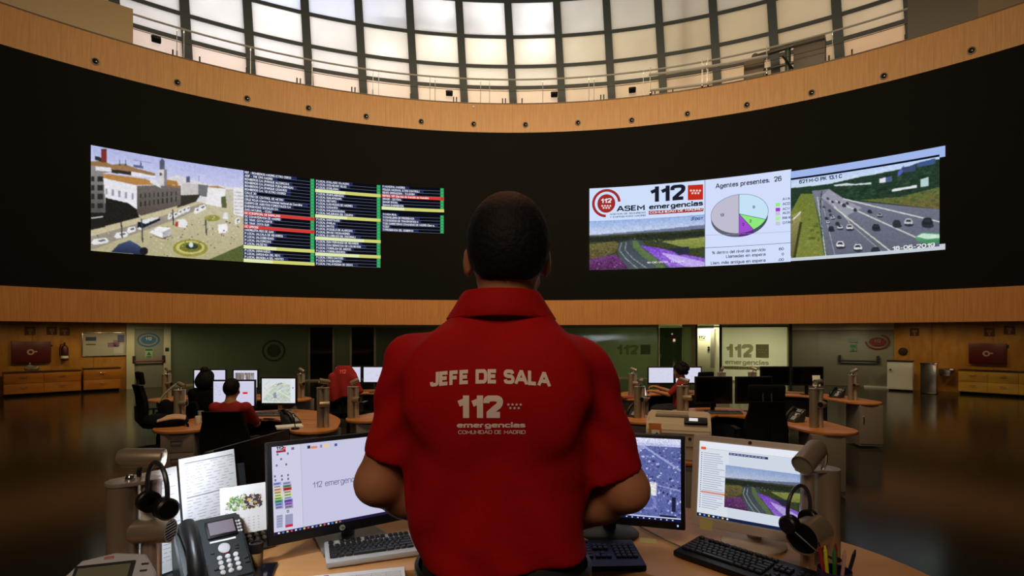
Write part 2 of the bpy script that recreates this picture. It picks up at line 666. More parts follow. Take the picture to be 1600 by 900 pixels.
class Img:
    """small raster painted with polygons; coordinates are photograph pixels (through surf.inv), or 0..1 when uv"""
    def __init__(self, surf, u0, u1, v0, v1, nx, ny, crop=None, uv=False):
        self.s, self.u0, self.u1, self.v0, self.v1 = surf, u0, u1, v0, v1
        self.nx, self.ny = nx, ny
        self.crop, self.uv = crop, uv
        self.a = np.zeros((ny, nx, 3))
        self.gx, self.gy = np.meshgrid(np.arange(nx) + 0.5, np.arange(ny) + 0.5)

    def p(self, pts):
        out = []
        for x, y in pts:
            if self.uv:
                out.append((x * self.nx, (1 - y) * self.ny))
                continue
            if self.crop:
                x = self.crop[0] + x / self.crop[2]; y = self.crop[1] + y / self.crop[2]
            u, v = self.s.inv(x, y)
            out.append(((u - self.u0) / (self.u1 - self.u0) * self.nx, (self.v1 - v) / (self.v1 - self.v0) * self.ny))
        return np.array(out)

    def fill(self, c):
        self.a[:] = c
        return self

    def mask(self, pts):
        q = self.p(pts)
        X, Y = self.gx, self.gy
        ins = np.zeros(X.shape, bool)
        n = len(q)
        for i in range(n):
            (x0, y0), (x1, y1) = q[i], q[(i + 1) % n]
            if y0 == y1:
                continue
            cr = (Y >= min(y0, y1)) & (Y < max(y0, y1))
            ins ^= cr & (X < x0 + (Y - y0) * (x1 - x0) / (y1 - y0))
        return ins

    def poly(self, pts, c, c2=None, noise=0.0, al=1.0):
        m = self.mask(pts)
        if not m.any():
            return self
        col = np.broadcast_to(np.array(c, float), self.a.shape).copy()
        if c2 is not None:
            ys = self.gy[m]
            t = ((self.gy - ys.min()) / max(1e-6, ys.max() - ys.min()))[..., None]
            col = col * (1 - t) + np.array(c2, float) * t
        if noise:
            col = col + RNG.normal(0, noise, self.gx.shape)[..., None]
        self.a[m] = self.a[m] * (1 - al) + col[m] * al
        return self

    def ell(self, cx, cy, rx, ry, c, noise=0.0, al=1.0):
        k = 18
        return self.poly([(cx + rx * cos(2 * pi * i / k), cy + ry * sin(2 * pi * i / k)) for i in range(k)], c,
                         noise=noise, al=al)

    def line(self, p, q, wd, c, al=1.0):
        dx, dy = q[0] - p[0], q[1] - p[1]
        L = sqrt(dx * dx + dy * dy) or 1
        nx, ny = -dy / L * wd / 2, dx / L * wd / 2
        return self.poly([(p[0] + nx, p[1] + ny), (q[0] + nx, q[1] + ny), (q[0] - nx, q[1] - ny), (p[0] - nx, p[1] - ny)],
                         c, al=al)

    def rect(self, x0, y0, x1, y1, c, c2=None, noise=0.0, al=1.0):
        return self.poly([(x0, y0), (x1, y0), (x1, y1), (x0, y1)], c, c2, noise, al)

    def blobs(self, pts, n, r0, r1, cols, al=0.8):
        m = self.mask(pts)
        ys, xs = np.nonzero(m)
        if not len(ys):
            return self
        for _ in range(n):
            i = RNG.integers(len(ys))
            r = RNG.uniform(r0, r1)
            d = (self.gx - xs[i]) ** 2 + ((self.gy - ys[i]) * 1.5) ** 2 < r * r
            self.a[d & m] = self.a[d & m] * (1 - al) + np.array(cols[RNG.integers(len(cols))], float) * al
        return self

    def grain(self, sd=6, low=8, cell=5):
        """fine and coarse brightness variation, like a compressed video picture"""
        n = RNG.normal(0, sd, self.a.shape[:2])
        c = RNG.normal(0, low, (self.ny // cell + 2, self.nx // cell + 2))
        c = np.kron(c, np.ones((cell, cell)))[:self.ny, :self.nx]
        self.a = np.clip(self.a * (1 + (n + c)[..., None] / 160), 0, 255)
        return self

    def blur(self, k=1):
        for _ in range(k):
            a = self.a
            p = np.pad(a, ((1, 1), (1, 1), (0, 0)), 'edge')
            self.a = (p[1:-1, 1:-1] * 2 + p[:-2, 1:-1] + p[2:, 1:-1] + p[1:-1, :-2] + p[1:-1, 2:]) / 6
        return self


class Disp:
    """a lit picture: coloured emitting faces on a surface"""
    def __init__(self, surf):
        self.s = surf
        self.V, self.Fc, self.C, self.n = [], [], [], 0

    def _add(self, P, faces, C):
        self.V.append(P.reshape(-1, 3))
        self.C.append(C.reshape(-1, 3))
        self.Fc += [tuple(self.n + i for i in f) for f in faces]
        self.n += P.reshape(-1, 3).shape[0]

    def img(self, im, off=0.004):
        u = np.linspace(im.u0, im.u1, im.nx); v = np.linspace(im.v1, im.v0, im.ny)
        U, V = np.meshgrid(u, v)
        P = self.s.pos(U, V, off)
        i = np.arange(im.ny - 1)[:, None] * im.nx + np.arange(im.nx - 1)[None]
        q = np.stack([i, i + im.nx, i + im.nx + 1, i + 1], -1).reshape(-1, 4)
        self._add(P, q.tolist(), lin_np(im.a))
        return self

    def quad(self, u0, v0, u1, v1, c, off=0.006, n=None):
        n = n or max(1, int(abs(u1 - u0) / 0.3))
        u = np.linspace(u0, u1, n + 1)
        U = np.stack([u, u]); V = np.stack([np.full(n + 1, v0), np.full(n + 1, v1)])
        P = self.s.pos(U, V, off)
        self._add(P, [(k, k + 1, n + 1 + k + 1, n + 1 + k) for k in range(n)],
                  np.broadcast_to(lin_np(c), P.shape))
        return self

    def shape(self, uv, faces, c, off=0.007):
        uv = np.asarray(uv, float)
        if isinstance(self.s, Cyl) and any(np.ptp(uv[list(f), 0]) > .22 for f in faces):
            st = [[uv[f[0]], uv[f[k]], uv[f[k + 1]]] for f in faces for k in range(1, len(f) - 1)]
            T = []
            while st:
                t = st.pop()
                if max(q[0] for q in t) - min(q[0] for q in t) <= .22:
                    T.append(t)
                    continue
                k = max(range(3), key=lambda i: abs(t[i][0] - t[(i + 1) % 3][0]))
                a, b, c_ = t[k], t[(k + 1) % 3], t[(k + 2) % 3]
                m = (a + b) / 2
                st += [[a, m, c_], [m, b, c_]]
            uv = np.array(T).reshape(-1, 2)
            faces = [(3 * i, 3 * i + 1, 3 * i + 2) for i in range(len(T))]
        P = self.s.pos(uv[:, 0], uv[:, 1], off)
        self._add(P, faces, np.broadcast_to(lin_np(c), P.shape))
        return self

    def text(self, s, u, v, size, c, bold=0.0, off=0.008, width=None, anchor='l', slant=0.0):
        vv, ff = text2d(s, bold)
        if not len(vv):
            return self
        w_ = vv[:, 0].max()
        sx = size if width is None else width / w_
        x = vv[:, 0] * sx + vv[:, 1] * size * slant
        if anchor == 'c':
            x = x - w_ * sx / 2
        elif anchor == 'r':
            x = x - w_ * sx
        return self.shape(np.stack([u + x, v + vv[:, 1] * size], -1), ff, c, off)

    def build(self, name, parent=None):
        V = np.concatenate(self.V); C = np.concatenate(self.C)
        if parent is not None:
            inv = np.array(basis_inv(parent))
            V = V @ inv[:3, :3].T + inv[:3, 3]
        me = bpy.data.meshes.new(name)
        me.from_pydata(V.tolist(), [], self.Fc)
        at = me.color_attributes.new('Col', 'FLOAT_COLOR', 'POINT')
        at.data.foreach_set('color', np.concatenate([C, np.ones((len(C), 1))], 1).ravel())
        me.materials.append(screen_mat())
        me.update()
        o = bpy.data.objects.new(name, me)
        COL.objects.link(o)
        if parent is not None:
            o.parent = parent
        return o


# ------------------------------------------------------------------ organic shapes: distance fields -> surface nets
class SDF:
    def __init__(self, lo, hi, h):
        self.lo, self.h = np.array(lo, float), h
        self.n = np.ceil((np.array(hi) - self.lo) / h).astype(int) + 1
        self.v = np.full(self.n, 0.4)
        self.ax = [self.lo[i] + h * np.arange(self.n[i]) for i in range(3)]

    def block(self, lo, hi, mg):
        sl = []
        for i in range(3):
            a = int(max(0, math.floor((lo[i] - mg - self.lo[i]) / self.h)))
            b = int(min(self.n[i], math.ceil((hi[i] + mg - self.lo[i]) / self.h) + 1))
            if b <= a:
                return None, None
            sl.append(slice(a, b))
        return tuple(sl), np.meshgrid(*[self.ax[i][sl[i]] for i in range(3)], indexing='ij')

    def _mix(self, sl, d, k):
        a = self.v[sl]
        if k > 0:
            hh = np.clip(0.5 + 0.5 * (a - d) / k, 0, 1)
            self.v[sl] = a * (1 - hh) + d * hh - k * hh * (1 - hh)
        else:
            self.v[sl] = np.minimum(a, d)

    def cone(self, a, b, r0, r1, k=0.02):
        a, b = np.array(a, float), np.array(b, float)
        rm = max(r0, r1)
        sl, g = self.block(np.minimum(a, b) - rm, np.maximum(a, b) + rm, k + 3 * self.h)
        if sl is None:
            return self
        ab = b - a
        t = sum((g[i] - a[i]) * ab[i] for i in range(3)) / max(1e-9, ab @ ab)
        t = np.clip(t, 0, 1)
        d = np.sqrt(sum((g[i] - a[i] - t * ab[i]) ** 2 for i in range(3))) - (r0 + (r1 - r0) * t)
        self._mix(sl, d, k)
        return self

    def ell(self, c, r, k=0.02, rot=None):
        c, r = np.array(c, float), np.array(r, float)
        e = np.array([r.max()] * 3) if rot is not None else r
        sl, g = self.block(c - e, c + e, k + 3 * self.h)
        if sl is None:
            return self
        q = [g[i] - c[i] for i in range(3)]
        if rot is not None:
            m = np.array(rot.to_3x3().transposed())
            q = [sum(m[i][j] * q[j] for j in range(3)) for i in range(3)]
        k0 = np.sqrt(sum((q[i] / r[i]) ** 2 for i in range(3)))
        k1 = np.sqrt(sum((q[i] / r[i] ** 2) ** 2 for i in range(3))) + 1e-9
        self._mix(sl, k0 * (k0 - 1) / k1, k)
        return self

    def loft(self, rows, k=0.02, p=2.4, zcap=True, grow=0.0):
        """rows: z, xl, xr, yb, yf"""
        rows = np.array(sorted(rows))
        z0, z1 = rows[0, 0], rows[-1, 0]
        sl, g = self.block((rows[:, 1].min() - .03, rows[:, 3].min() - .03, z0 - grow),
                           (rows[:, 2].max() + .03, rows[:, 4].max() + .03, z1 + grow), k + 4 * self.h)
        z = g[2]
        I = lambda c: np.interp(z, rows[:, 0], rows[:, c])
        xl, xr, yb, yf = I(1) - grow, I(2) + grow, I(3) - grow, I(4) + grow
        a, b = (xr - xl) / 2, (yf - yb) / 2
        q = (np.abs((g[0] - (xl + xr) / 2) / a) ** p + np.abs((g[1] - (yb + yf) / 2) / b) ** p) ** (1 / p)
        d = (q - 1) * np.minimum(a, b)
        d = np.maximum(d, np.maximum(z0 - grow - z, z - z1 - grow))
        self._mix(sl, d, k)
        return self

    def cut(self, fn):
        g = np.meshgrid(*self.ax, indexing='ij')
        self.v = np.maximum(self.v, fn(*g))
        return self

    def warp(self, fn):
        g = np.meshgrid(*self.ax, indexing='ij')
        self.v = self.v + fn(*g)
        return self

    def mesh(self):
        v, n = self.v, self.n
        s = v < 0
        cs = tuple(n - 1)
        acc = np.zeros(cs + (3,)); cnt = np.zeros(cs)
        offs = [(0, 0, 0), (1, 0, 0), (0, 1, 0), (1, 1, 0), (0, 0, 1), (1, 0, 1), (0, 1, 1), (1, 1, 1)]
        ed = [(0, 1), (2, 3), (4, 5), (6, 7), (0, 2), (1, 3), (4, 6), (5, 7), (0, 4), (1, 5), (2, 6), (3, 7)]

        def cr(o):
            return tuple(slice(o[i], o[i] + cs[i]) for i in range(3))
        for a, b in ed:
            oa, ob = offs[a], offs[b]
            va, vb = v[cr(oa)], v[cr(ob)]
            m = s[cr(oa)] != s[cr(ob)]
            t = np.where(m, va / np.where(va - vb == 0, 1, va - vb), 0)
            for i in range(3):
                acc[..., i] += np.where(m, oa[i] + t * (ob[i] - oa[i]), 0)
            cnt += m
        act = cnt > 0
        idx = np.full(cs, -1)
        idx[act] = np.arange(act.sum())
        ijk = np.stack(np.nonzero(act), -1)
        P = self.lo + self.h * (ijk + acc[act] / cnt[act][:, None])
        fs = []
        for ax in range(3):
            b_, c_ = (ax + 1) % 3, (ax + 2) % 3
            A = [slice(None)] * 3; B = [slice(None)] * 3
            A[ax] = slice(0, n[ax] - 1); B[ax] = slice(1, n[ax])
            sa, sb = s[tuple(A)], s[tuple(B)]
            q = np.stack(np.nonzero(sa != sb), -1)
            q = q[(q[:, b_] > 0) & (q[:, c_] > 0) & (q[:, b_] < n[b_] - 1) & (q[:, c_] < n[c_] - 1)]
            flip = sa[tuple(q.T)]
            eb = np.zeros(3, int); eb[b_] = 1
            ec = np.zeros(3, int); ec[c_] = 1
            f = np.stack([idx[tuple((q - eb - ec).T)], idx[tuple((q - ec).T)], idx[tuple(q.T)], idx[tuple((q - eb).T)]], -1)
            f = np.where(flip[:, None], f, f[:, ::-1])
            fs.append(f)
        Fq = np.concatenate(fs)
        return P, Fq[(Fq >= 0).all(1)]

    def build(self, name, mat, parent=None, relax=1, mat2=None, sel=None):
        P, Fq = self.mesh()
        for _ in range(relax):
            acc = np.zeros_like(P); c = np.zeros(len(P))
            for i in range(4):
                for j in ((i + 1) % 4, (i + 3) % 4):
                    np.add.at(acc, Fq[:, i], P[Fq[:, j]])
                    np.add.at(c, Fq[:, i], 1)
            P = P * 0.4 + acc / np.maximum(c, 1)[:, None] * 0.6
        me = bpy.data.meshes.new(name)
        me.from_pydata(P.tolist(), [], Fq.tolist())
        me.materials.append(mat)
        me.polygons.foreach_set('use_smooth', [True] * len(me.polygons))
        me.update()
        o = bpy.data.objects.new(name, me)
        COL.objects.link(o)
        if parent is not None:
            o.parent = parent
        return o


def stroke(pts, hw, n=10):
    """outline of a thick smooth line with round ends (Catmull-Rom)"""
    P = [np.array(p, float) for p in pts]
    P = [2 * P[0] - P[1]] + P + [2 * P[-1] - P[-2]]
    H = [hw[0]] + list(hw) + [hw[-1]]
    c, h = [], []
    for i in range(1, len(P) - 2):
        for k in range(n):
            t = k / n
            c.append(0.5 * (2 * P[i] + (P[i + 1] - P[i - 1]) * t + (2 * P[i - 1] - 5 * P[i] + 4 * P[i + 1] - P[i + 2]) * t ** 2
                            + (-P[i - 1] + 3 * P[i] - 3 * P[i + 1] + P[i + 2]) * t ** 3))
            h.append(H[i] + (H[i + 1] - H[i]) * t)
    c.append(P[-2]); h.append(H[-2])
    c = np.array(c)
    d = np.gradient(c, axis=0)
    d /= np.linalg.norm(d, axis=1)[:, None]
    nr = np.stack([-d[:, 1], d[:, 0]], -1)
    h = np.array(h)[:, None]
    Lf, Rt = c + nr * h, c - nr * h
    out = list(Lf)
    a = atan2(nr[-1][1], nr[-1][0])
    out += [c[-1] + h[-1] * np.array([cos(a - pi * k / 9), sin(a - pi * k / 9)]) for k in range(1, 9)]
    out += list(Rt[::-1])
    a = atan2(-nr[0][1], -nr[0][0])
    out += [c[0] + h[0] * np.array([cos(a - pi * k / 9), sin(a - pi * k / 9)]) for k in range(1, 9)]
    return [tuple(q) for q in out]

# =================================================================== SETTING
ROOM = (0, CY, 0)
m_veneer = wood_mat('veneer_upper', (186, 128, 58), (202, 146, 74), 0.38, True, 26.0, 0.05, 0.62)
m_veneer_low = wood_mat('veneer_lower', (190, 126, 66), (206, 142, 80), 0.4, True, 26.0, 0.05, 0.62)
m_veneer_wall = wood_mat('veneer_wall', (176, 118, 44), (196, 138, 58), 0.4, True, 6.0, 0.3, 1.2)
m_black = M('black_panel', (19, 20, 19), 0.7, var=0.1, scale=0.8, spec=0.08)
m_black_deep = M('black_matte', (9, 9, 10), 0.75, spec=0.2)
m_cream = M('cream_plaster', (214, 206, 170), 0.6)
m_grey_door = M('grey_green_paint', (150, 148, 128), 0.5)
m_grey_wall = M('grey_beige_paint', (138, 134, 118), 0.55)
m_ceil = M('soffit_paint', (190, 188, 160), 0.7)
m_steel = M('brushed_steel', (190, 186, 178), 0.25, 1.0)
m_chrome = M('chrome', (225, 225, 225), 0.12, 1.0)
m_white = M('white_paint', (225, 224, 218), 0.45)
m_mull = M('blue_grey_mullion', (44, 62, 78), 0.45)
m_mull_cream = M('cream_frame', (196, 190, 158), 0.5)
m_mull_dark = M('dark_bronze_frame', (60, 58, 48), 0.4, 0.4)

# floor: polished dark stone
mf = M('polished_stone', (32, 32, 25), 0.15, var=0.18, scale=0.7, spec=0.25, coat=0.0)
fl = MB()
fl.lathe([(0, -0.2), (24.5, -0.2), (24.5, 0.0), (0, 0.0)], 96)
struct(fl.build('floor', mf, loc=ROOM))

# dais under the supervisor's desk
da = MB()
da.prism(stroke([(-1.1, -0.6), (0, -0.7), (1.1, -0.6)], [1.0, 1.2, 1.0]), 0.0, 0.0, 0) if False else None
da.box((0, 0.9, 0.19), (3.6, 4.0, 0.38), 0.02)
struct(da.build('floor_platform', M('dark_carpet', (40, 38, 36), 0.9, bump=0.2, scale=60)))

A0, A1 = -1.95, 1.95


def arc_obj(name, t0, t1, r0, r1, z0, z1, m, parent=None, skew=0.0):
    b = MB()
    b.arc(t0, t1, r0, r1, z0, z1, skew=skew)
    o = b.build(name, m, parent, loc=ROOM if parent is None else None)
    return struct(o) if parent is None else o


arc_obj('wall_lower_band', A0, A1, R, R + 0.18, Z_SOFFIT, Z_LB, m_veneer_low)
arc_obj('wall_screen', A0, A1, R, R + 0.18, Z_LB, Z_UB, m_black)
arc_obj('wall_upper_band', A0, A1, R, R + 0.18, Z_UB, Z_UT, m_veneer)
arc_obj('trim_1', A0, A1, R - 0.012, R + 0.2, Z_UT, Z_UT + 0.035, M('dark_edge', (70, 48, 26), 0.4))
arc_obj('trim_2', A0, A1, R - 0.01, R, Z_LB - 0.03, Z_LB + 0.02, m_black_deep)
arc_obj('ceiling_soffit', A0, A1, R + 0.18, 23.9, Z_SOFFIT + 0.06, Z_SOFFIT + 0.2, m_ceil)
arc_obj('floor_gallery', A0, A1, R + 0.2, RG + 2.6, 9.35, 9.55, m_ceil)
cb = MB()
cb.lathe([(0, 17.4), (RG + 3, 17.4), (RG + 3, 17.6), (0, 17.6)], 64)
struct(cb.build('ceiling', M('dome_paint', (70, 66, 60), 0.8), loc=ROOM))
arc_obj('wall_outer', A0, A1, 23.9, 24.1, 0.0, 2.4, M('office_wall', (196, 200, 170), 0.7))
arc_obj('wall_gallery', A0, A1, RG + 2.4, RG + 2.6, 9.5, 17.4, M('gallery_back', (120, 116, 106), 0.8))

# ---- gallery glazing: one window object per bay, backlit frosted panes between dark mullions
DEL = 2 * pi / 60
t_mid = th(805, RG)
ZR = [11.505, 12.33, 13.48, 14.88, 16.3]
pane_warm = [pane_mat('pane_peach', (250, 238, 226), 0, 0.05, 0.2, 0.35), pane_mat('pane_cream', (244, 241, 234), 0, 0.06, 0.15, 0.3),
             pane_mat('pane_milk', (240, 242, 246), 0, 0.06, 0.15, 0.3)]
m_handle = M('black_handle', (28, 26, 24), 0.4)
SK = -0.0052 * 4
wi = 0
# (brightness of the lights standing behind each bay, warmth)
BAY = {-8: (60, (225, 228, 245)), -7: (140, (228, 232, 250)), -6: (185, (226, 232, 252)), -5: (185, (226, 232, 252)), -4: (165, (230, 234, 250)),
       -3: (135, (236, 236, 246)), -2: (122, (248, 240, 230)), -1: (120, (250, 244, 236)), 0: (110, (250, 244, 238)),
       1: (80, (250, 240, 220)), 2: (66, (246, 232, 205)), 3: (62, (240, 224, 194)), 4: (54, (238, 218, 186)),
       5: (54, (246, 220, 190)), 6: (70, (250, 224, 196)), 7: (84, (252, 224, 194)), 8: (5, (235, 215, 195)), -9: (8, (235, 225, 205)),
       -10: (8, (225, 205, 175)), 9: (4, (225, 205, 175)), 10: (4, (225, 205, 175))}
ZS = [9.55] + ZR
for k in range(-10, 11):
    t0, t1 = t_mid + k * DEL, t_mid + (k + 1) * DEL
    wi += 1
    fr = MB()
    half = 0.0078
    fr.arc(t0 - half, t0 + half, RG - 0.10, RG + 0.12, 9.55, 16.3, 1, skew=SK)
    for z in ZR:
        sk = SK * (z - 9.55) / 6.75
        fr.arc(t0 + half + sk, t1 - half + sk, RG - 0.05, RG + 0.08, z - 0.06, z + 0.06, 5)
    wo = struct(fr.build('window_%d' % wi, m_mull, loc=ROOM))
    for a, b in zip(ZS[:-1], ZS[1:]):
        sk = SK * (a + b - 19.1) / 2 / 6.75
        pb = MB()
        pb.arc(t0 + half + sk - .004, t1 - half + sk + .004, RG - 0.004, RG + 0.01, a + (0.06 if a > 9.6 else 0), b - 0.06, 4)
        row = ZS.index(a)
        p = pb.build('pane', pane_warm[0 if row == 0 else (1 if row < 3 else 2)])
        p.parent = wo
    if -8 < k < 8:
        hb = MB()
        for e in ((0.2, 0.26) if k % 3 else (0.12, 0.86)):
            tt = t0 + DEL * (1 - e)
            hb.box(Vector((0, CY, 0)) * 0 + Vector(((RG - 0.04) * sin(tt), (RG - 0.04) * cos(tt), 10.95)), (0.045, 0.05, 0.26), 0.008,
                   rotz(-tt))
        h_ = hb.build('handle', m_handle); h_.parent = wo
    e, c = BAY[k]
    tc_ = (t0 + t1) / 2 - 0.012
    light('gallery_lamp', 'AREA', tuple(pol(tc_, RG + 1.9, 13.0)), e * 0.72, c, tuple(pol(tc_, RG, 12.9)), 1.5, 6.0)
for x, y, e in ((690, 68, 22), (766, 70, 22), (843, 70, 20), (690, 18, 14), (766, 14, 16), (843, 20, 14), (612, 25, 10), (440, 30, 8),
                (605, 82, 6), (1072, 90, 3)):
    t = th(x, RG)
    z = z_at(x, y, RG)
    light('pane_glow_point', 'POINT', tuple(pol(t, RG + 0.42, z)), e * 1.7, (255, 253, 250), size=0.1)  # bare points put behind the frosted panes to make their hot spots
# beam standing behind the top row of frosted panes
bm_ = MB()
bm_.arc(th(596, RG), th(758, RG), RG + 0.3, RG + 0.5, 13.72, 13.98)
bm_.arc(th(832, RG), th(884, RG), RG + 0.3, RG + 0.5, 13.78, 13.98)
bm_.arc(th(1064, RG), th(1076, RG), RG + 0.3, RG + 0.5, 9.55, 14.6)
struct(bm_.build('trim_3', M('brown_beam', (90, 70, 50), 0.7), loc=ROOM))

# parapets closing the gallery at both ends
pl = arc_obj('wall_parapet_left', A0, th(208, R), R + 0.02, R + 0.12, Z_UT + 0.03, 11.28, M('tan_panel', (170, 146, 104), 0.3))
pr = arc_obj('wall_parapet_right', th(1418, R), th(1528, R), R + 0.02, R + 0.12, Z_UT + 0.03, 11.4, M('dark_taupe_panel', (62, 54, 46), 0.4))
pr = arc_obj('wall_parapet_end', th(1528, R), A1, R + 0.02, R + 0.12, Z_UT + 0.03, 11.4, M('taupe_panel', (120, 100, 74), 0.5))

# ---- gallery handrail
def arc_pts(t0, t1, r, z, n=40):
    return [Vector((r * sin(t0 + (t1 - t0) * i / n), r * cos(t0 + (t1 - t0) * i / n), z)) for i in range(n + 1)]


m_rail = M('rail_white', (238, 242, 246), .25, .55)
hr = thing('handrail', 'long pale handrail with posts and wires running along the edge of the upper gallery', 'railing', ROOM)
b = MB(); b.tube(arc_pts(-1.15, 1.15, R + 0.1, 11.17, 120), 0.032, 8); b.build('rail', m_rail, hr)
for z in (10.75,):
    b = MB(); b.tube(arc_pts(-1.1, 1.1, R + 0.1, z, 120), 0.010, 6); b.build('wire', m_steel, hr)
for x in (137, 165, 277, 288, 392, 488, 583, 592, 672, 680, 751, 765, 848, 920, 928, 1005, 1098, 1104, 1300, 1430, 1462):
    t = th(x, R)
    b = MB()
    p = Vector(((R + 0.1) * sin(t), (R + 0.1) * cos(t), 0))
    b.cyl(p + Vector((0, 0, Z_UT)), p + Vector((0, 0, 11.17)), 0.012, seg=8)
    b.box(p + Vector((0, 0, 11.1)), (0.035, 0.05, 0.1), 0.01, rotz(-t))
    b.build('post', m_rail, hr)
gr = thing('guard_rail', 'pair of thick white tubes with clamps in front of the gallery handrail, right of centre', 'railing', ROOM)
for (xa, ya, xb, yb) in ((1014, 117, 1200, 87), (1016, 141, 1112, 130), (1105, 130, 1200, 112)):
    ta, tb = th(xa, R - .1), th(xb, R - .1)
    za, zb = z_at(xa, ya, R - .1), z_at(xb, yb, R - .1)
    b = MB()
    b.tube([Vector(((R - .1) * sin(ta + (tb - ta) * i / 12), (R - .1) * cos(ta + (tb - ta) * i / 12), za + (zb - za) * i / 12)) for i in range(13)], 0.045, 10)
    b.build('rail', m_rail, gr)
for x in (1097, 1106, 1016, 1198):
    t = th(x, R - .06)
    b = MB()
    p = Vector(((R - .06) * sin(t), (R - .06) * cos(t), 0))
    b.cyl(p + Vector((0, 0, 10.3)), p + Vector((0, 0, 11.2)), 0.014, seg=8)
    b.box(p + Vector((0.01, 0.03, 10.29)), (0.06, 0.2, 0.04), 0.01, rotz(-t))
    b.build('clamp', m_steel, gr)

# projector rig on the gallery
t = th(1265, R + .5)
pj = thing('projector_rig', 'grey equipment box on the gallery with a swing arm reaching left over the handrail', 'equipment', tuple(pol(t, R + 0.55, 9.55)), -t)
b = MB(); b.box((0, 0, 1.25), (0.9, 0.42, 0.95), 0.03); b.build('cabinet', M('mid_grey_metal', (96, 92, 88), 0.5), pj)
b = MB(); b.box((-0.15, -0.05, 0.38), (1.05, 0.5, 0.76), 0.02); b.build('pedestal', m_black_deep, pj)
b = MB()
b.box((-0.85, -0.1, 1.66), (1.5, 0.16, 0.11), 0.03, Matrix.Rotation(radians(-3), 4, 'Y'))
b.box((-0.75, -0.1, 1.75), (0.7, 0.12, 0.1), 0.02)
b.cyl((-1.6, -0.22, 1.6), (-1.6, 0.0, 1.6), 0.11, seg=20, bev=0.02); b.build('swing_arm', M('dark_grey_metal', (70, 68, 66), 0.45), pj)
b = MB(); b.cyl((-0.62, -0.1, 0.7), (-0.62, -0.1, 1.65), 0.09, seg=16); b.box((-0.8, -0.1, 1.12), (1.1, 0.12, 0.06), 0.01)
b.build('stand', M('teal_grey_metal', (70, 84, 84), 0.4), pj)
b = MB(); b.cyl((-0.75, -0.25, 1.35), (-0.45, -0.25, 0.85), 0.035, seg=10); b.build('strut', m_chrome, pj)
t = th(1178, R + .4)
sb = thing('monitor_box', 'small brown-grey box on a stand left of the projector rig on the gallery', 'equipment', tuple(pol(t, R + 0.5, 9.55)), -t)
b = MB(); b.box((0, 0, 1.17), (0.62, 0.3, 0.78), 0.03); b.build('casing', M('brown_grey_plastic', (104, 90, 76), 0.5), sb)
b = MB(); b.box((0, 0, 0.38), (0.5, 0.3, 0.78), 0.02); b.build('pedestal', M('taupe_metal', (120, 110, 104), 0.5), sb)

# floodlights hung on the gallery wall
ords = ['first', 'second', 'third', 'fourth', 'fifth', 'sixth', 'seventh', 'eighth', 'ninth', 'tenth', 'eleventh', 'twelfth',
        'thirteenth', 'fourteenth', 'fifteenth', 'sixteenth', 'seventeenth']
for i, (x, y, lb) in enumerate(((244, 62, 'small black floodlight on the gallery wall near the left end of the handrail'),
                                (702, 146, 'small black floodlight on the gallery wall left of centre, above the standing man'),
                                (866, 148, 'small black floodlight on the gallery wall just right of centre'),
                                (988, 141, 'small black floodlight on the gallery wall where the white guard tubes begin'))):
    rr = RG - 0.16
    t = th(x, rr)
    f = thing('floodlight', lb, 'lamp', tuple(pol(t, rr, z_at(x, y, rr))), -t, 'gallery floodlights')
    b = MB(); b.box((0, -0.02, 0), (0.26, 0.12, 0.2), 0.03, Matrix.Rotation(radians(-20), 4, 'X')); b.build('housing', m_black_deep, f)
    b = MB(); b.box((0, -0.088, 0.045), (0.2, 0.02, 0.07), 0.008, Matrix.Rotation(radians(-20), 4, 'X')); b.build('lens', m_chrome, f)
    b = MB(); b.tube([(-.12, 0, 0), (-.13, .06, .12), (0, .13, .14), (.13, .06, .12), (.12, 0, 0)], 0.012, 6); b.build('bracket', m_handle, f)

# ---- recessed spotlights of the upper band
spots = [(149, 96), (277, 129), (386, 154), (482, 169), (572, 182), (658, 190), (740, 194), (821, 195), (903, 192), (987, 188),
         (1074, 178), (1167, 164), (1268, 145), (1381, 119), (1518, 79)]
first = None
for i, (x, y) in enumerate(spots):
    t = th(x, R)
    lb = 'round recessed spotlight in the upper wood band, %s of fifteen from the left' % ords[i]
    lc = tuple(pol(t, R, z_at(x, y, R)))
    if first is None:
        first = thing('recessed_spotlight', lb, 'spotlight', lc, -t, 'spotlights in the upper wood band')
        q = Matrix.Rotation(pi / 2, 4, 'X')
        b = MB(); b.lathe([(.06, -.02), (.1, -.02), (.105, .02), (.085, .03), (.068, .0), (.06, -.02)], 24, q); b.build('rim', M('rim_grey', (170, 160, 150), .35), first)
        b = MB(); b.lathe([(0, -.015), (.07, -.015), (.066, .008), (.04, .012), (0, .014)], 20, q); b.build('lens', m_black_deep, first)
        b = MB(); b.ell((0.018, -0.03, -0.012), (.035, .02, .03), 12); b.build('bulb', m_steel, first)
    else:
        dup(first, lb, lc, -t)
t = th(740, R)
sn = thing('ceiling_sensor', 'tiny round sensor under the gallery edge near the middle of the upper band', 'sensor', tuple(pol(t, R, z_at(740, 167, R))), -t)
b = MB(); b.lathe([(0, 0), (.05, 0), (.045, .03), (0, .05)], 16, Matrix.Rotation(pi / 2, 4, 'X')); b.build('body', m_white, sn)

# =================================================================== VIDEO WALL
CW = Cyl(R - 0.03)


def u_of(x):
    return th(x, CW.r) * CW.r


def uv_px(x, y):
    return CW.inv(x, y)


# ---------- left display
vl = thing('video_wall', 'large lit display on the black wall, left: city square camera and list of agencies', 'screen', tuple(pol(th(420, R), R, 6.0)))
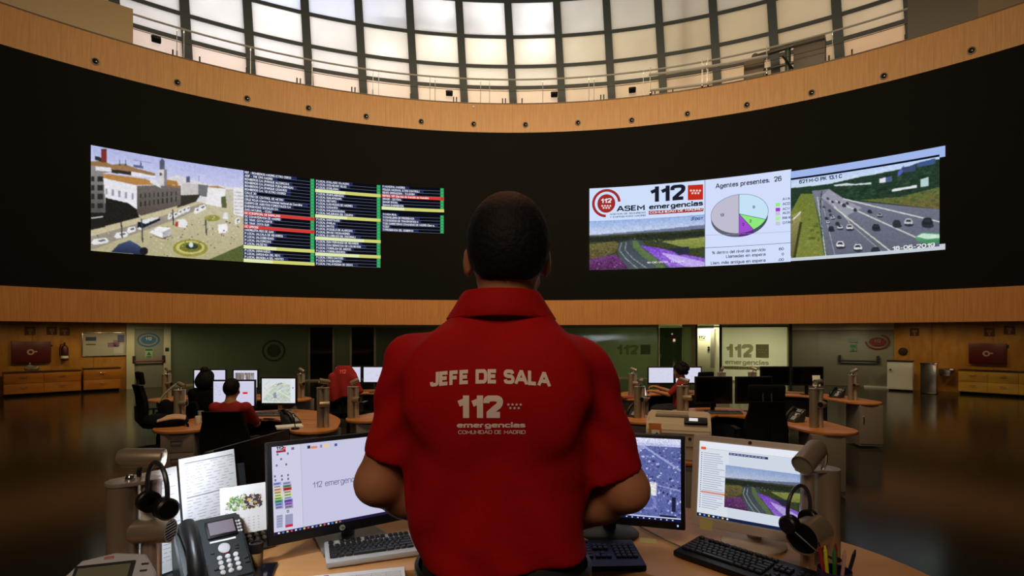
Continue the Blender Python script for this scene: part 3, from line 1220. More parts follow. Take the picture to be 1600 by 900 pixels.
# camera picture of a square
u0, u1 = u_of(142), u_of(380.5)
vt = (uv_px(142, 227)[1] + uv_px(380, 266)[1]) / 2
vb = (uv_px(142, 393)[1] + uv_px(380, 408)[1]) / 2
Z3 = (120, 210, 4.09)
im = Img(CW, u0, u1, vb, vt, 280, 190, Z3)
im.fill((196, 190, 168))
im.poly([(60, 0), (1100, 0), (1100, 360), (60, 330)], (176, 182, 226), (214, 214, 236))
im.poly([(60, 640), (560, 470), (800, 400), (1100, 420), (1100, 850), (60, 850)], (196, 188, 160), (178, 170, 132), noise=5)
# pavement band and road
im.poly([(60, 612), (400, 535), (760, 430), (790, 440), (430, 560), (60, 690)], (196, 184, 150))
im.poly([(60, 660), (420, 560), (800, 440), (830, 455), (640, 540), (300, 660), (120, 730), (60, 735)], (150, 142, 128), noise=6)
# far houses
im.poly([(560, 285), (640, 262), (760, 300), (840, 320), (1075, 345), (1075, 430), (830, 440), (760, 430), (660, 400)], (216, 212, 214), noise=4)
im.poly([(825, 335), (950, 345), (945, 470), (822, 445)], (232, 230, 232)); im.poly([(830, 332), (900, 330), (950, 348), (830, 338)], (170, 130, 90))
im.poly([(950, 350), (1005, 355), (1000, 440), (945, 430)], (190, 186, 170)); im.poly([(1000, 345), (1075, 335), (1075, 530), (1000, 510)], (226, 224, 226), noise=5)
for yy in range(370, 505, 22):
    im.line((1008, yy), (1060, yy + 3), 5, (170, 168, 172))
im.poly([(920, 400), (950, 395), (958, 470), (925, 468)], (90, 96, 60))
im.poly([(670, 310), (775, 322), (775, 400), (670, 395)], (196, 190, 188)); im.poly([(775, 318), (838, 326), (830, 400), (775, 390)], (110, 112, 116))
im.poly([(660, 390), (790, 385), (760, 430), (640, 470)], (52, 50, 42)); im.rect(700, 270, 722, 308, (86, 92, 120)); im.line((780, 265), (780, 300), 5, (110, 112, 140))
# left tall blocks
im.poly([(85, 180), (215, 190), (230, 240), (170, 250), (185, 470), (185, 590), (85, 612)], (150, 146, 146), (60, 56, 50), noise=4)
im.poly([(85, 175), (160, 170), (215, 190), (215, 212), (85, 200)], (146, 112, 74))
im.poly([(120, 205), (225, 215), (225, 240), (120, 232)], (224, 222, 226))
for yy, h in ((270, 32), (325, 34), (380, 36), (440, 32)):
    for xx in (95, 135, 142 + 10):
        im.rect(xx, yy, xx + 18, yy + h, (44, 42, 44))
im.poly([(85, 500), (185, 500), (185, 590), (85, 610)], (36, 34, 30)); im.line((95, 535), (170, 525), 7, (220, 220, 220))
# brown tower and skyline
im.rect(158, 98, 194, 180, (122, 50, 46)); im.rect(158, 95, 194, 108, (90, 46, 46)); im.poly([(118, 140), (158, 150), (158, 176), (118, 164)], (48, 46, 50))
im.poly([(215, 195), (300, 190), (370, 215), (500, 250), (500, 275), (360, 262), (225, 245)], (150, 116, 80)); im.poly([(225, 225), (350, 240), (350, 262), (225, 246)], (50, 44, 40))
im.poly([(350, 240), (500, 265), (500, 278), (350, 266)], (226, 224, 228))
for xx in (275, 313, 410):
    im.poly([(xx - 5, 200), (xx, 165), (xx + 5, 200)], (60, 60, 70))
im.line((365, 165), (480, 184), 4, (130, 134, 170)); im.poly([(365, 195), (425, 205), (425, 222), (365, 210)], (90, 100, 130))
# the long hall: roof, white gable side, shaded front
im.poly([(165, 250), (440, 285), (520, 322), (380, 325), (172, 280)], (176, 128, 70)); im.poly([(560, 290), (640, 300), (650, 325), (575, 322)], (170, 122, 66))
im.poly([(170, 282), (385, 328), (385, 480), (330, 440), (185, 405)], (226, 224, 232))
for i in range(5):
    xx = 183 + i * 42
    im.rect(xx, 345 + i * 8, xx + 14, 385 + i * 8, (150, 148, 160))
im.poly([(185, 405), (330, 440), (385, 480), (400, 530), (185, 585)], (34, 32, 28), noise=4)
im.poly([(385, 330), (520, 325), (665, 330), (665, 450), (560, 480), (410, 520), (385, 500)], (112, 104, 100), (84, 76, 68), noise=5)
for i in range(9):
    im.rect(405 + i * 28, 380 - i * 2, 414 + i * 28, 408 - i * 2, (60, 56, 58)); im.rect(405 + i * 28, 430 - i * 4, 414 + i * 28, 462 - i * 4, (50, 46, 46))
# clock tower
im.rect(518, 225, 574, 330, (206, 202, 206)); im.rect(558, 225, 576, 330, (130, 126, 132)); im.poly([(470, 280), (518, 300), (540, 345), (470, 310)], (220, 218, 222))
im.rect(530, 185, 562, 225, (90, 92, 110)); im.ell(546, 182, 17, 22, (84, 86, 108)); im.line((546, 140), (546, 170), 4, (90, 90, 110)); im.ell(536, 255, 8, 10, (80, 80, 86))
im.poly([(575, 320), (662, 330), (662, 345), (575, 335)], (150, 110, 70))
# street furniture, vehicles, people
im.poly([(390, 560), (530, 530), (535, 548), (420, 600), (388, 596)], (26, 34, 44)); im.poly([(395, 556), (480, 532), (535, 532), (440, 572)], (220, 222, 226)); im.poly([(388, 590), (420, 598), (418, 610), (390, 606)], (230, 230, 232))
im.poly([(462, 625), (520, 588), (600, 598), (605, 640), (545, 660)], (236, 236, 236)); im.poly([(545, 625), (600, 600), (605, 640), (548, 660)], (178, 178, 180)); im.poly([(470, 640), (545, 662), (620, 640), (640, 632), (550, 668)], (66, 60, 50))
im.poly([(638, 545), (690, 538), (708, 560), (700, 595), (650, 590)], (228, 226, 226)); im.poly([(630, 560), (650, 555), (645, 590), (628, 585)], (170, 60, 50))
im.poly([(900, 575), (960, 570), (965, 625), (905, 632)], (236, 236, 238)); im.poly([(940, 500), (965, 500), (965, 545), (930, 540)], (220, 220, 222))
for x_, y_, w_ in ((285, 640, 90), (350, 606, 60), (150, 680, 115), (595, 522, 30), (630, 513, 32), (660, 496, 30), (685, 484, 28), (710, 474, 26), (770, 484, 46), (800, 468, 50), (1025, 550, 36)):
    im.poly([(x_ - w_ / 2, y_ + 14), (x_ - w_ / 3, y_ - 12), (x_ + w_ / 3, y_ - 20), (x_ + w_ / 2, y_), (x_ + w_ / 2.4, y_ + 12), (x_ - w_ / 3, y_ + 26)], (228, 228, 230))
    im.poly([(x_ - w_ / 6, y_ - 2), (x_ + w_ / 4, y_ - 12), (x_ + w_ / 3, y_ - 3), (x_, y_ + 6)], (90, 94, 100))
im.ell(725, 725, 112, 56, (148, 140, 60), noise=12); im.ell(725, 722, 92, 42, (196, 190, 120), noise=8); im.ell(728, 720, 72, 32, (120, 118, 40), noise=12); im.ell(735, 715, 40, 18, (50, 62, 60)); im.ell(730, 705, 14, 16, (214, 222, 220))
im.ell(865, 535, 52, 20, (150, 144, 70), noise=14)
im.poly([(225, 745), (270, 700), (340, 675), (400, 710), (440, 745), (430, 770), (225, 750)], (70, 82, 116), (38, 46, 74)); im.ell(430, 745, 26, 26, (30, 30, 34))
for x_, y_ in ((415, 540), (612, 480), (822, 545), (285, 560)):
    im.line((x_, y_), (x_ + 6, y_ + 150 if x_ < 500 and x_ > 300 else y_ + 100), 8, (60, 62, 60))
im.poly([(840, 800), (1070, 700), (1070, 820), (1000, 815)], (86, 96, 52), noise=8)
im.blobs([(450, 620), (1040, 470), (1040, 700), (520, 790)], 150, 0.5, 1.3, [(60, 56, 50), (40, 40, 40), (230, 228, 220), (120, 90, 80)])
im.blobs([(90, 640), (700, 470), (720, 480), (120, 720)], 50, 0.5, 1.1, [(50, 50, 48), (230, 228, 220)])
im.grain(6, 2.5)
im.blur(1)
d = Disp(CW); d.img(im); d.build('camera_picture', vl)

L1 = ["REF - BOMBEROS MADRID (CTRO CISEG)", "ADIF - TRE CPS MADRID", "BOMBEROS C.M. (PARQUE ALCORCON)", "BOMBEROS C.M. (PARQUE FUENLABRADA)",
      "BOMBEROS C.M. (PARQUE LEGANES)", "BOMBEROS C.M. 112 (CTRO COORD)", "CALLE 30", "CENTRO DE CONTROL DE METRO",
      "CRUZ ROJA (Centro Provincial Nacional de Coordina", "CUERPO DE AGENTES FORESTALES C.M", "EMERGENCIAS SOCIALES CM",
      "GAS NATURAL - CCAU", "!GC (C)ESPECIAL DE BARAJAS)", "GC COMANDANCIA DE MADRID", "GC TRAF. COTA NORTE", "GC TRAF. COTA SUR",
      "!GC UPROSE", "MADRILEÑA RED DE GAS", "P LOCAL (ALCALA DE HENARES)", "P LOCAL (ALCOBENDAS)", "P LOCAL (ALCORCON)",
      "P LOCAL (ALGETE)", "#45", "P LOCAL (ARANJUEZ)", "P LOCAL (ARGANDA DEL REY)", "P LOCAL (BOADILLA DEL MONTE)", "#40"]
L2 = ["(COLLADO VILLALBA)", "(COLMENAR VIEJO)", "(COSLADA)", "#45", "(FUENLABRADA)", "(GALAPAGAR)", "(GETAFE)", "(LAS ROZAS DE MADRID)",
      "(LEGANES)", "(MAJADAHONDA)", "(MEJORADA DEL CAMPO)", "#48", "(MOSTOLES)", "(PARLA)", "(PINTO)", "(POZUELO DE ALARCON)",
      "(RIVAS VACIAMADRID)", "(S LORENZO DEL ESCORIAL)", "#74", "(SAN FERNANDO DE HENARES)", "(SAN SEBASTIAN DE LOS REYES)",
      "(TORREJON DE ARDOZ)", "(TORRELODONES)", "#66", "(TRES CANTOS)", "(VALDEMORO)", "(VILLAVICIOSA DE ODON)"]
L2 = [s if s[0] in '#!' else 'P LOCAL ' + s for s in L2]
L3 = ["P MUNICIPAL (MADRID)", "POLICIA NACIONAL (CTRO CONTROL)", "RENFE OPERADORA - TU LEGSN", "!REPSOL YPF (Servicio de Atención de Atención)",
      "SAMUR - CENTRAL", "SAMUR SOCIAL", "SUMMA EMERGENCIA", "#36", "", "TI CASA REAL", "TI CONSEJERIA DE PRESIDENCIA",
      "TI CONSORCIO DE TRANSPORTES M", "TI DG CARRETERAS COMUNIDAD DE MADRID (Dem e..", "TI DGT", "TI PRESIDENCIA DEL GOBIERNO"]


def list_column(rows, xa, ya, yA, xb, yb, yB, name):
    ua, ub = u_of(xa), u_of(xb)
    top = (uv_px(xa, ya)[1] + uv_px(xb, yb)[1]) / 2
    bot = (uv_px(xa, yA)[1] + uv_px(xb, yB)[1]) / 2
    d = Disp(CW)
    n = len(rows)
    h = (top - bot) / n
    W = ub - ua
    d.quad(ua, bot, ub, top, (10, 12, 22), 0.004)
    for i, s in enumerate(rows):
        v = top - (i + 1) * h
        ug = ub - W * 0.062
        if s.startswith('#'):
            f = int(s[1:]) / 100
            d.quad(ua, v, ua + W * f, v + h, (224, 232, 176), 0.006)
            d.quad(ua + W * f, v, ub, v + h, (206, 208, 112), 0.006)
            continue
        red = s.startswith('!')
        if red:
            s = s[1:]
            d.quad(ua, v, ub, v + h, (206, 62, 54), 0.006)
        elif s:
            tw = min(W * 0.9, (len(s) + 1) * h * 0.42)
            d.quad(ua, v, ua + tw, v + h, (34, 42, 84), 0.005)
            d.quad(ua, v, ub, v + h * 0.07, (120, 126, 140), 0.006)
        if s:
            d.quad(ug, v + h * 0.04, ub - W * .004, v + h * 0.97, (206, 62, 54) if red else (44, 150, 84), 0.007)
            d.quad(ug + W * .012, v + h * 0.2, ub - W * .014, v + h * 0.8, (190, 50, 44) if red else (60, 176, 104), 0.008)
            vv, _ = text2d(s, 0.02)
            wmax = W * 0.9
            wd = min(vv[:, 0].max() * h * 0.74, wmax)
            d.text(s, ua + W * 0.015, v + h * 0.2, h * 0.9, (240, 243, 250), 0.02, 0.009, width=wd)
    return d.build(name, vl)


list_column(L1, 380.6, 266, 408.5, 491.5, 280, 416, 'agency_list')
list_column(L2, 492.6, 280, 413.5, 594.8, 289.5, 419, 'agency_list')
list_column(L3, 596.3, 289, 361, 693.8, 294, 365, 'agency_list')

# ---------- right display
vr = thing('video_wall', 'large lit display on the black wall, right: emergency logos, pie chart and motorway camera', 'screen', tuple(pol(th(1200, R), R, 6.0)))
Z5 = (910, 220, 4.285)


def z5(x, y):
    return uv_px(910 + x / 4.285, 220 + y / 4.285)


ua, ub, uc, ud = u_of(921), u_of(1101), u_of(1235.5), u_of(1477)
top = np.mean([uv_px(921, 293)[1], uv_px(1101, 282)[1], uv_px(1240, 265)[1]])
bot = np.mean([uv_px(921, 422)[1], uv_px(1101, 416)[1], uv_px(1240, 409)[1]])
d = Disp(CW)
d.quad(ua, bot, ub, top, (206, 222, 250), 0.004)
d.quad(ub, bot, ub + .02, top, (120, 130, 150), 0.006)
U = lambda x, y: np.array(z5(x, y))


def poly5(pts, c, off=0.007):
    d.shape([z5(x, y) for x, y in pts], [tuple(range(len(pts)))], c, off)


def ring5(cx, cy, r0, r1, a0, a1, c, ry=1.0, n=40, off=0.007):
    """angles clockwise from up, drawn in wall metres"""
    cu, cv = z5(cx, cy)
    s = (z5(cx + 50, cy)[0] - cu) / 50
    pts = []
    for i in range(n + 1):
        a = radians(a0 + (a1 - a0) * i / n)
        pts += [(cu + r0 * s * sin(a), cv + r0 * s * cos(a) * ry), (cu + r1 * s * sin(a), cv + r1 * s * cos(a) * ry)]
    d.shape(pts, [(2 * i, 2 * i + 1, 2 * i + 3, 2 * i + 2) for i in range(n)], c, off)


RED, DARK = (156, 44, 40), (28, 30, 44)
ring5(160, 418, 78, 96, -178, 62 + 24, RED)
ring5(160, 420, 0, 60, 0, 360, RED, 1.05)


def text5(s, x, y, xr, cap, c, bold=0.0, off=0.009, slant=0.0):
    """text whose baseline starts at crop point (x,y) and ends at xr, with cap height in crop pixels"""
    u, v = z5(x, y)
    size = (z5(x, y - cap)[1] - v) / 0.70
    d.text(s, u, v, size, c, bold, off, width=z5(xr, y)[0] - u, slant=slant)


text5('112', 122, 418, 196, 30, (238, 236, 240), 0.03)


def stars5(cx, cy, w_, n1, n2, r, c, dy):
    for k, n in enumerate((n1, n2)):
        for i in range(n):
            x = cx + (i - (n - 1) / 2) * w_
            y = cy + k * dy
            u, v = z5(x, y)
            s = abs(z5(x + r, y)[0] - u)
            pts = [(u + s * (1 if q % 2 == 0 else .45) * sin(pi * q / 5), v + s * (1 if q % 2 == 0 else .45) * cos(pi * q / 5)) for q in range(10)]
            d.shape(pts, [tuple(range(10))], c, 0.010)


stars5(160, 436, 18, 4, 3, 9, (240, 226, 226), 14)
text5('ASEM', 230, 474, 418, 36, DARK, 0.032)
text5('AGENCIA DE SEGURIDAD', 184, 498, 424, 11, (50, 60, 86), 0.014)
text5('Y EMERGENCIAS MADRID', 184, 517, 424, 11, (50, 60, 86), 0.014)
text5('112', 446, 412, 690, 102, DARK, 0.035)
poly5([(706, 298), (808, 292), (808, 394), (706, 398)], (196, 44, 30))
stars5(757, 334, 20, 4, 3, 10, (244, 232, 228), 17)
text5('emergencias', 446, 460, 808, 34, DARK, 0.032)
poly5([(444, 470), (810, 450), (810, 472), (444, 495)], RED)
text5('COMUNIDAD DE MADRID', 450, 489, 804, 15, (236, 226, 230), 0.02)
text5('DGT', 752, 532, 806, 17, (24, 44, 130), 0.035, slant=0.15)
for k in range(3):
    poly5([(724 + k * 3, 536 - k * 9), (746 + k * 2, 531 - k * 9), (750 + k * 2, 525 - k * 9), (728 + k * 3, 530 - k * 9)], (24, 50, 140))
d.build('logo_panel', vr)


def paint_road(im, q):
    """motorway bend with a violet glow on the embankment; q maps picture coordinates 0..100 to the image"""
    P = lambda *pts: [q(x, y) for x, y in pts]
    im.fill((150, 160, 200))
    im.poly(P((0, 0), (100, 0), (100, 30), (0, 32)), (150, 176, 226), (206, 214, 232))
    im.poly(P((0, 30), (30, 27), (60, 24), (100, 18), (100, 30), (0, 36)), (110, 118, 150))
    im.poly(P((0, 32), (40, 30), (100, 26), (100, 100), (0, 100)), (58, 66, 40), noise=9)
    im.poly(P((0, 34), (100, 30), (100, 40), (60, 44), (0, 44)), (40, 46, 36), noise=9)
    im.poly(P((0, 48), (22, 44), (28, 52), (22, 66), (10, 76), (0, 80)), (110, 104, 60), (88, 76, 52), noise=14)
    im.poly(P((62, 48), (100, 42), (100, 62), (86, 64)), (146, 152, 84), (120, 132, 60), noise=10)
    im.poly(P((0, 78), (22, 70), (30, 84), (36, 100), (0, 100)), (110, 60, 120), (84, 44, 84), noise=18)
    im.poly(P((26, 46), (36, 42), (46, 44), (50, 60), (72, 100), (34, 100), (26, 76), (24, 60)), (64, 74, 78), (78, 86, 92), noise=6)
    im.poly(P((37, 44), (41, 44), (46, 60), (58, 82), (66, 100), (60, 100), (46, 76), (38, 58)), (92, 112, 72), noise=8)
    for k, (a, b) in enumerate((((28, 48), (26, 62)), ((26, 62), (32, 80)), ((32, 80), (42, 100)), ((32, 47), (31, 62)), ((31, 62), (38, 80)), ((38, 80), (50, 100)))):
        im.line(q(*a), q(*b), 0.9 if im.uv is False else .008, (176, 184, 190))
    im.poly(P((44, 54), (60, 60), (84, 76), (100, 84), (100, 100), (70, 100), (56, 76)), (120, 70, 196), (150, 110, 214), noise=22)
    im.poly(P((62, 70), (76, 76), (100, 92), (100, 100), (84, 100), (70, 84)), (190, 170, 236), noise=14)
    im.poly(P((68, 62), (86, 60), (87, 74), (78, 76)), (44, 46, 66))
    im.blobs(P((30, 40), (60, 40), (80, 52), (30, 46)), 40, .5, 1.4, [(30, 36, 26), (90, 100, 90), (150, 150, 140)])
    im.blobs(P((0, 48), (22, 46), (16, 76), (0, 78)), 40, .6, 1.8, [(70, 74, 36), (140, 122, 70), (60, 50, 30)])
    im.blobs(P((2, 84), (28, 80), (34, 98), (2, 98)), 30, .5, 1.3, [(190, 140, 200), (60, 30, 60)])


vA, vB = z5(48, 532)[1], bot
im = Img(CW, ua, ub, vB, (z5(48, 532)[1] + z5(818, 500)[1]) / 2, 190, 88)
qA = im.v1
paint_road(im, lambda x, y: (921 + x * 1.80, np.interp(x, [0, 100], [344.5, 337]) + y * np.interp(x, [0, 100], [.775, .79])))
im.grain(7, 4, 3)
im.blur(1)
d = Disp(CW); d.img(im, 0.006)
text5('18-06-2019  11:31:04', 430, 822, 680, 12, (230, 226, 240), 0.01)
d.build('road_picture', vr)

# pie chart panel
d = Disp(CW)
d.quad(ub + .02, bot, uc, top, (208, 220, 250), 0.004)
d.quad(uc, top - 0.3, uc + .02, top, (170, 186, 232), 0.004)
text5('Agentes presentes:  26', 892, 320, 1334, 32, (40, 44, 66), 0.022)
cu, cv = z5(1052, 492)
rx = (z5(1243, 480)[0] - z5(862, 500)[0]) / 2
cu = (z5(1243, 480)[0] + z5(862, 500)[0]) / 2
cv = (z5(1052, 360)[1] + z5(1052, 618)[1]) / 2
ry = (z5(1052, 360)[1] - z5(1052, 618)[1]) / 2


def slice_(a0, a1, c, off=0.008, dv=0.0, edge=None):
    n = max(4, int(abs(a1 - a0) / 6))
    pts = [(cu, cv + dv)] + [(cu + rx * sin(radians(a0 + (a1 - a0) * i / n)), cv + dv + ry * cos(radians(a0 + (a1 - a0) * i / n))) for i in range(n + 1)]
    d.shape(pts, [(0, i + 1, i + 2) for i in range(n)], c, off)


def side_(a0, a1, c, h, off=0.007):
    n = max(4, int(abs(a1 - a0) / 6))
    pts = []
    for i in range(n + 1):
        a = radians(a0 + (a1 - a0) * i / n)
        pts += [(cu + rx * sin(a), cv + ry * cos(a)), (cu + rx * sin(a), cv + ry * cos(a) - h)]
    d.shape(pts, [(2 * i, 2 * i + 1, 2 * i + 3, 2 * i + 2) for i in range(n)], c, off)


hh = ry * 0.2
side_(96, 150, (70, 84, 96), hh); side_(150, 180, (92, 40, 130), hh); side_(180, 268, (96, 96, 112), hh)
slice_(0, 114, (196, 226, 246)); slice_(114, 150, (142, 232, 124)); slice_(150, 180, (160, 76, 208)); slice_(180, 360, (190, 188, 206))
for a in (0, 114, 150, 180):
    p = (cu + rx * sin(radians(a)), cv + ry * cos(radians(a)))
    dx, dy = p[0] - cu, p[1] - cv
    L = sqrt(dx * dx + dy * dy)
    nx, ny = -dy / L * .008, dx / L * .008
    d.shape([(cu + nx, cv + ny), (p[0] + nx, p[1] + ny), (p[0] - nx, p[1] - ny), (cu - nx, cv - ny)], [(0, 1, 2, 3)], (70, 76, 90), 0.010)
n = 60
pts = []
for i in range(n + 1):
    a = 2 * pi * i / n
    pts += [(cu + rx * sin(a), cv + ry * cos(a)), (cu + (rx + .012) * sin(a), cv + (ry + .012) * cos(a))]
d.shape(pts, [(2 * i, 2 * i + 1, 2 * i + 3, 2 * i + 2) for i in range(n)], (90, 96, 116), 0.009)
for s, x, y in (('9', 1140, 454), ('13', 922, 508), ('2', 1118, 548), ('2', 1070, 570)):
    text5(s, x, y, x + (26 if s == '13' else 15), 19, (44, 46, 66), 0.025, 0.014)
for i, (s, c) in enumerate((('AVA', (206, 226, 246)), ('ACD', (150, 232, 130)), ('ACW', (156, 60, 206)), ('AUX', (196, 196, 206)), ('RING', (172, 236, 150)), ('OTRO', (196, 200, 212)))):
    y = 400 + i * 33 - (6 if i > 2 else 0)
    if i:
        poly5([(1294, y - 16), (1324, y - 18), (1324, y + 6), (1294, y + 8)], c)
    text5(s, 1340, y, 1340 + 17 * len(s), 17, (50, 54, 80), 0.018)
poly5([(822, 632), (1396, 606), (1396, 608), (822, 634)], (150, 160, 190))
poly5([(822, 716), (1396, 681), (1396, 684), (822, 719)], (90, 96, 120))
text5('% dentro del nivel de servicio', 868, 760, 1226, 20, (34, 38, 60), 0.014); text5('60', 1316, 734, 1348, 18, (34, 38, 60), 0.02)
text5('Llamadas en espera', 962, 785, 1226, 20, (34, 38, 60), 0.014); text5('0', 1334, 768, 1349, 18, (34, 38, 60), 0.02)
text5('Llam. más antigua en espera', 860, 829, 1226, 20, (34, 38, 60), 0.014); text5(':00', 1312, 806, 1349, 18, (34, 38, 60), 0.02)
d.build('pie_chart_panel', vr)

# motorway camera picture
Z6 = (1220, 210, 4.089)
tA = np.mean([uv_px(1236, 269)[1], uv_px(1350, 250)[1], uv_px(1476, 227)[1]])
bA = np.mean([uv_px(1236, 409)[1], uv_px(1350, 400)[1], uv_px(1476, 389)[1]])
d = Disp(CW)
d.quad(uc, bA, ud, bA + 0.16, (196, 204, 214), 0.004)
d.quad(uc, tA - 0.30, ud, tA, (160, 182, 234), 0.005)
ue = u_of(1468)
d.quad(uc, tA - 0.275, ue, tA - 0.215, (14, 18, 34), 0.0085)
im = Img(CW, uc + .01, ue, bA + 0.1, tA - 0.27, 270, 190, Z6)
im.fill((70, 80, 70))
im.poly([(60, 240), (1020, 100), (1020, 180), (700, 235), (300, 320), (60, 350)], (186, 206, 244), (206, 222, 240))
im.poly([(60, 345), (300, 320), (520, 270), (760, 230), (870, 185), (1020, 160), (1020, 480), (430, 450), (330, 380), (200, 380), (60, 480)], (38, 58, 44), noise=8)
im.blobs([(320, 330), (700, 250), (1010, 180), (1010, 330), (700, 420), (420, 430)], 160, 1.5, 5, [(28, 44, 34), (46, 70, 48), (58, 84, 56)], 0.6)
im.poly([(500, 420), (760, 400), (1020, 335), (1020, 480), (760, 450)], (92, 108, 54), (110, 92, 56), noise=10)
im.blobs([(620, 410), (1010, 350), (1010, 470), (760, 445)], 60, 1.5, 4, [(70, 88, 44), (124, 108, 60), (60, 76, 70)], 0.6)
im.poly([(868, 185), (985, 155), (985, 190), (868, 212)], (64, 86, 132)); im.poly([(745, 245), (785, 200), (790, 235), (748, 272)], (86, 96, 190))
im.poly([(628, 285), (668, 276), (668, 308), (628, 312)], (214, 218, 232)); im.poly([(668, 275), (708, 268), (708, 300), (668, 306)], (80, 96, 140))
im.poly([(890, 290), (942, 272), (942, 330), (890, 338)], (180, 206, 206)); im.poly([(708, 352), (870, 324), (870, 340), (712, 367)], (224, 228, 232))
im.poly([(340, 325), (420, 312), (470, 318), (580, 308), (575, 320), (345, 332)], (206, 216, 222))
im.poly([(770, 215), (860, 195), (860, 235), (780, 245)], (60, 74, 110))
# carriageways
im.poly([(200, 362), (310, 350), (420, 420), (1020, 480), (1020, 740), (300, 790), (255, 560)], (120, 122, 140), (96, 100, 116), noise=4)
im.poly([(255, 400), (310, 352), (420, 425), (520, 470), (420, 520), (330, 460)], (150, 150, 166), noise=4)
im.line((400, 412), (1020, 560), 8, (206, 210, 206)); im.line((350, 425), (880, 665), 9, (196, 200, 196))
im.line((310, 420), (440, 560), 4, (196, 198, 204)); im.line((340, 465), (700, 745), 9, (200, 206, 190)); im.line((430, 560), (660, 760), 4, (170, 176, 176))
im.line((262, 420), (350, 785), 3, (190, 194, 204)); im.line((235, 400), (290, 790), 8, (176, 190, 180)); im.line((262, 362), (252, 480), 5, (40, 46, 60)); im.line((252, 480), (268, 660), 4, (50, 60, 50))
im.poly([(130, 380), (205, 380), (245, 560), (280, 790), (65, 795), (65, 500)], (110, 122, 52), (122, 128, 60), noise=8)
im.poly([(65, 520), (130, 490), (128, 560), (100, 700), (80, 795), (65, 795)], (152, 148, 96), (96, 92, 54), noise=6); im.line((130, 560), (88, 790), 16, (60, 62, 30))
im.blobs([(180, 520), (240, 520), (255, 770), (150, 760)], 25, 2, 5, [(60, 80, 30), (150, 150, 70)], 0.5); im.line((80, 545), (130, 495), 8, (216, 220, 214))
for x_, y_, s_, c in ((380, 700, 26, (224, 226, 228)), (492, 718, 26, (220, 222, 224)), (605, 740, 30, (40, 44, 50)), (440, 590, 22, (214, 216, 220)), (378, 590, 17, (206, 208, 214)), (322, 600, 18, (36, 38, 46)),
                      (608, 590, 24, (34, 36, 42)), (740, 565, 26, (44, 50, 56)), (815, 556, 26, (196, 204, 200)), (935, 556, 34, (36, 40, 40)), (632, 512, 16, (150, 156, 160)), (568, 490, 13, (40, 44, 50)), (475, 480, 11, (44, 48, 56)),
                      (332, 530, 12, (200, 204, 210)), (372, 526, 12, (60, 64, 74)), (362, 568, 13, (50, 54, 64)), (302, 560, 11, (210, 212, 216)), (292, 534, 10, (40, 44, 56)), (318, 512, 9, (70, 72, 84)), (312, 486, 9, (50, 54, 66)), (276, 462, 8, (70, 74, 84)), (404, 450, 12, (56, 60, 70)), (424, 438, 9, (60, 64, 72)), (300, 408, 8, (80, 82, 96)), (330, 430, 8, (60, 64, 76)), (372, 432, 8, (66, 70, 80))):
    im.ell(x_ + 3, y_ + s_ * .75, s_ * 1.15, s_ * .5, (46, 50, 62))
    im.poly([(x_ - s_, y_ + s_ * .6), (x_ - s_, y_), (x_ - s_ * .6, y_ - s_ * .7), (x_ + s_ * .6, y_ - s_ * .7), (x_ + s_, y_), (x_ + s_, y_ + s_ * .6)], c)
    im.poly([(x_ - s_ * .7, y_ + s_ * .1), (x_ - s_ * .5, y_ - s_ * .45), (x_ + s_ * .5, y_ - s_ * .45), (x_ + s_ * .7, y_ + s_ * .1)], (44, 52, 60))
im.poly([(858, 655), (900, 628), (1020, 632), (1020, 690), (940, 700), (868, 680)], (110, 170, 130), (60, 130, 84)); im.poly([(865, 652), (905, 632), (1015, 640), (1015, 660), (930, 668)], (196, 226, 206))
im.grain(6, 2.5)
im.blur(1)
d.img(im, 0.0075)


def text6(s, x, y, xr, cap, c, bold):
    u, v = uv_px(1220 + x / 4.089, 210 + y / 4.089)
    d.text(s, u, v, (uv_px(1220 + x / 4.089, 210 + (y - cap) / 4.089)[1] - v) / .7, c, bold, .012, width=uv_px(1220 + xr / 4.089, 210)[0] - u)


text6('621 M-O PK 13.1 C', 118, 316, 392, 24, (30, 34, 50), 0.03)
text6('18-06-2019', 712, 742, 984, 26, (228, 236, 232), 0.02)
d.build('motorway_picture', vr)

# =================================================================== WALL UNDER THE OVERHANG
ZT = Z_SOFFIT + 0.06


def seg(name, xa, xb, r0, r1, z0, z1, m, parent=None):
    b = MB()
    b.arc(th(xa, RW), th(xb, RW), r0, r1, z0, z1)
    o = b.build(name, m, parent)
    if parent is None:
        o.location = ROOM
        struct(o)
    else:
        o.matrix_parent_inverse = Matrix.Identity(4)
    return o


def on_wall(x, y, r=RW):
    """point on the back wall seen at photograph pixel x, y; returns location and facing angle"""
    t = th(x, r)
    return pol(t, r, z_at(x, y, r)), -t


tL = th(197, RW)
b = MB(); b.arc(A0, tL, RW, RW + 0.2, 0, ZT); struct(b.build('wall_left', m_veneer_wall, loc=ROOM))
tR = th(1397, RW)
b = MB(); b.arc(tR, A1, RW, RW + 0.2, 0, ZT); struct(b.build('wall_right', m_veneer_wall, loc=ROOM))
seg('trim_4', 197, 209.5, RW - 0.12, RW + 0.2, 0, ZT, m_cream)
seg('trim_5', 255.5, 266.5, RW - 0.12, RW + 0.2, 0, ZT, m_cream)
seg('trim_6', 209.5, 255.5, RW - 0.02, RW + 0.2, 2.085, ZT, m_cream)
glass_dim = pane_mat('glass_green_dim', (160, 164, 140), 0.06, 0.08, 0.08, 0.4)
glass_dark = pane_mat('glass_dark', (22, 26, 22), 0.3, 0.08, 0.06, 0.7)
glass_lit = pane_mat('glass_frosted_lit', (236, 236, 218), 0.05, 0.05, 0.2, 0.3)
glass_mid = pane_mat('glass_green_mid', (160, 166, 138), 0.35, 0.08, 0.06, 0.4)


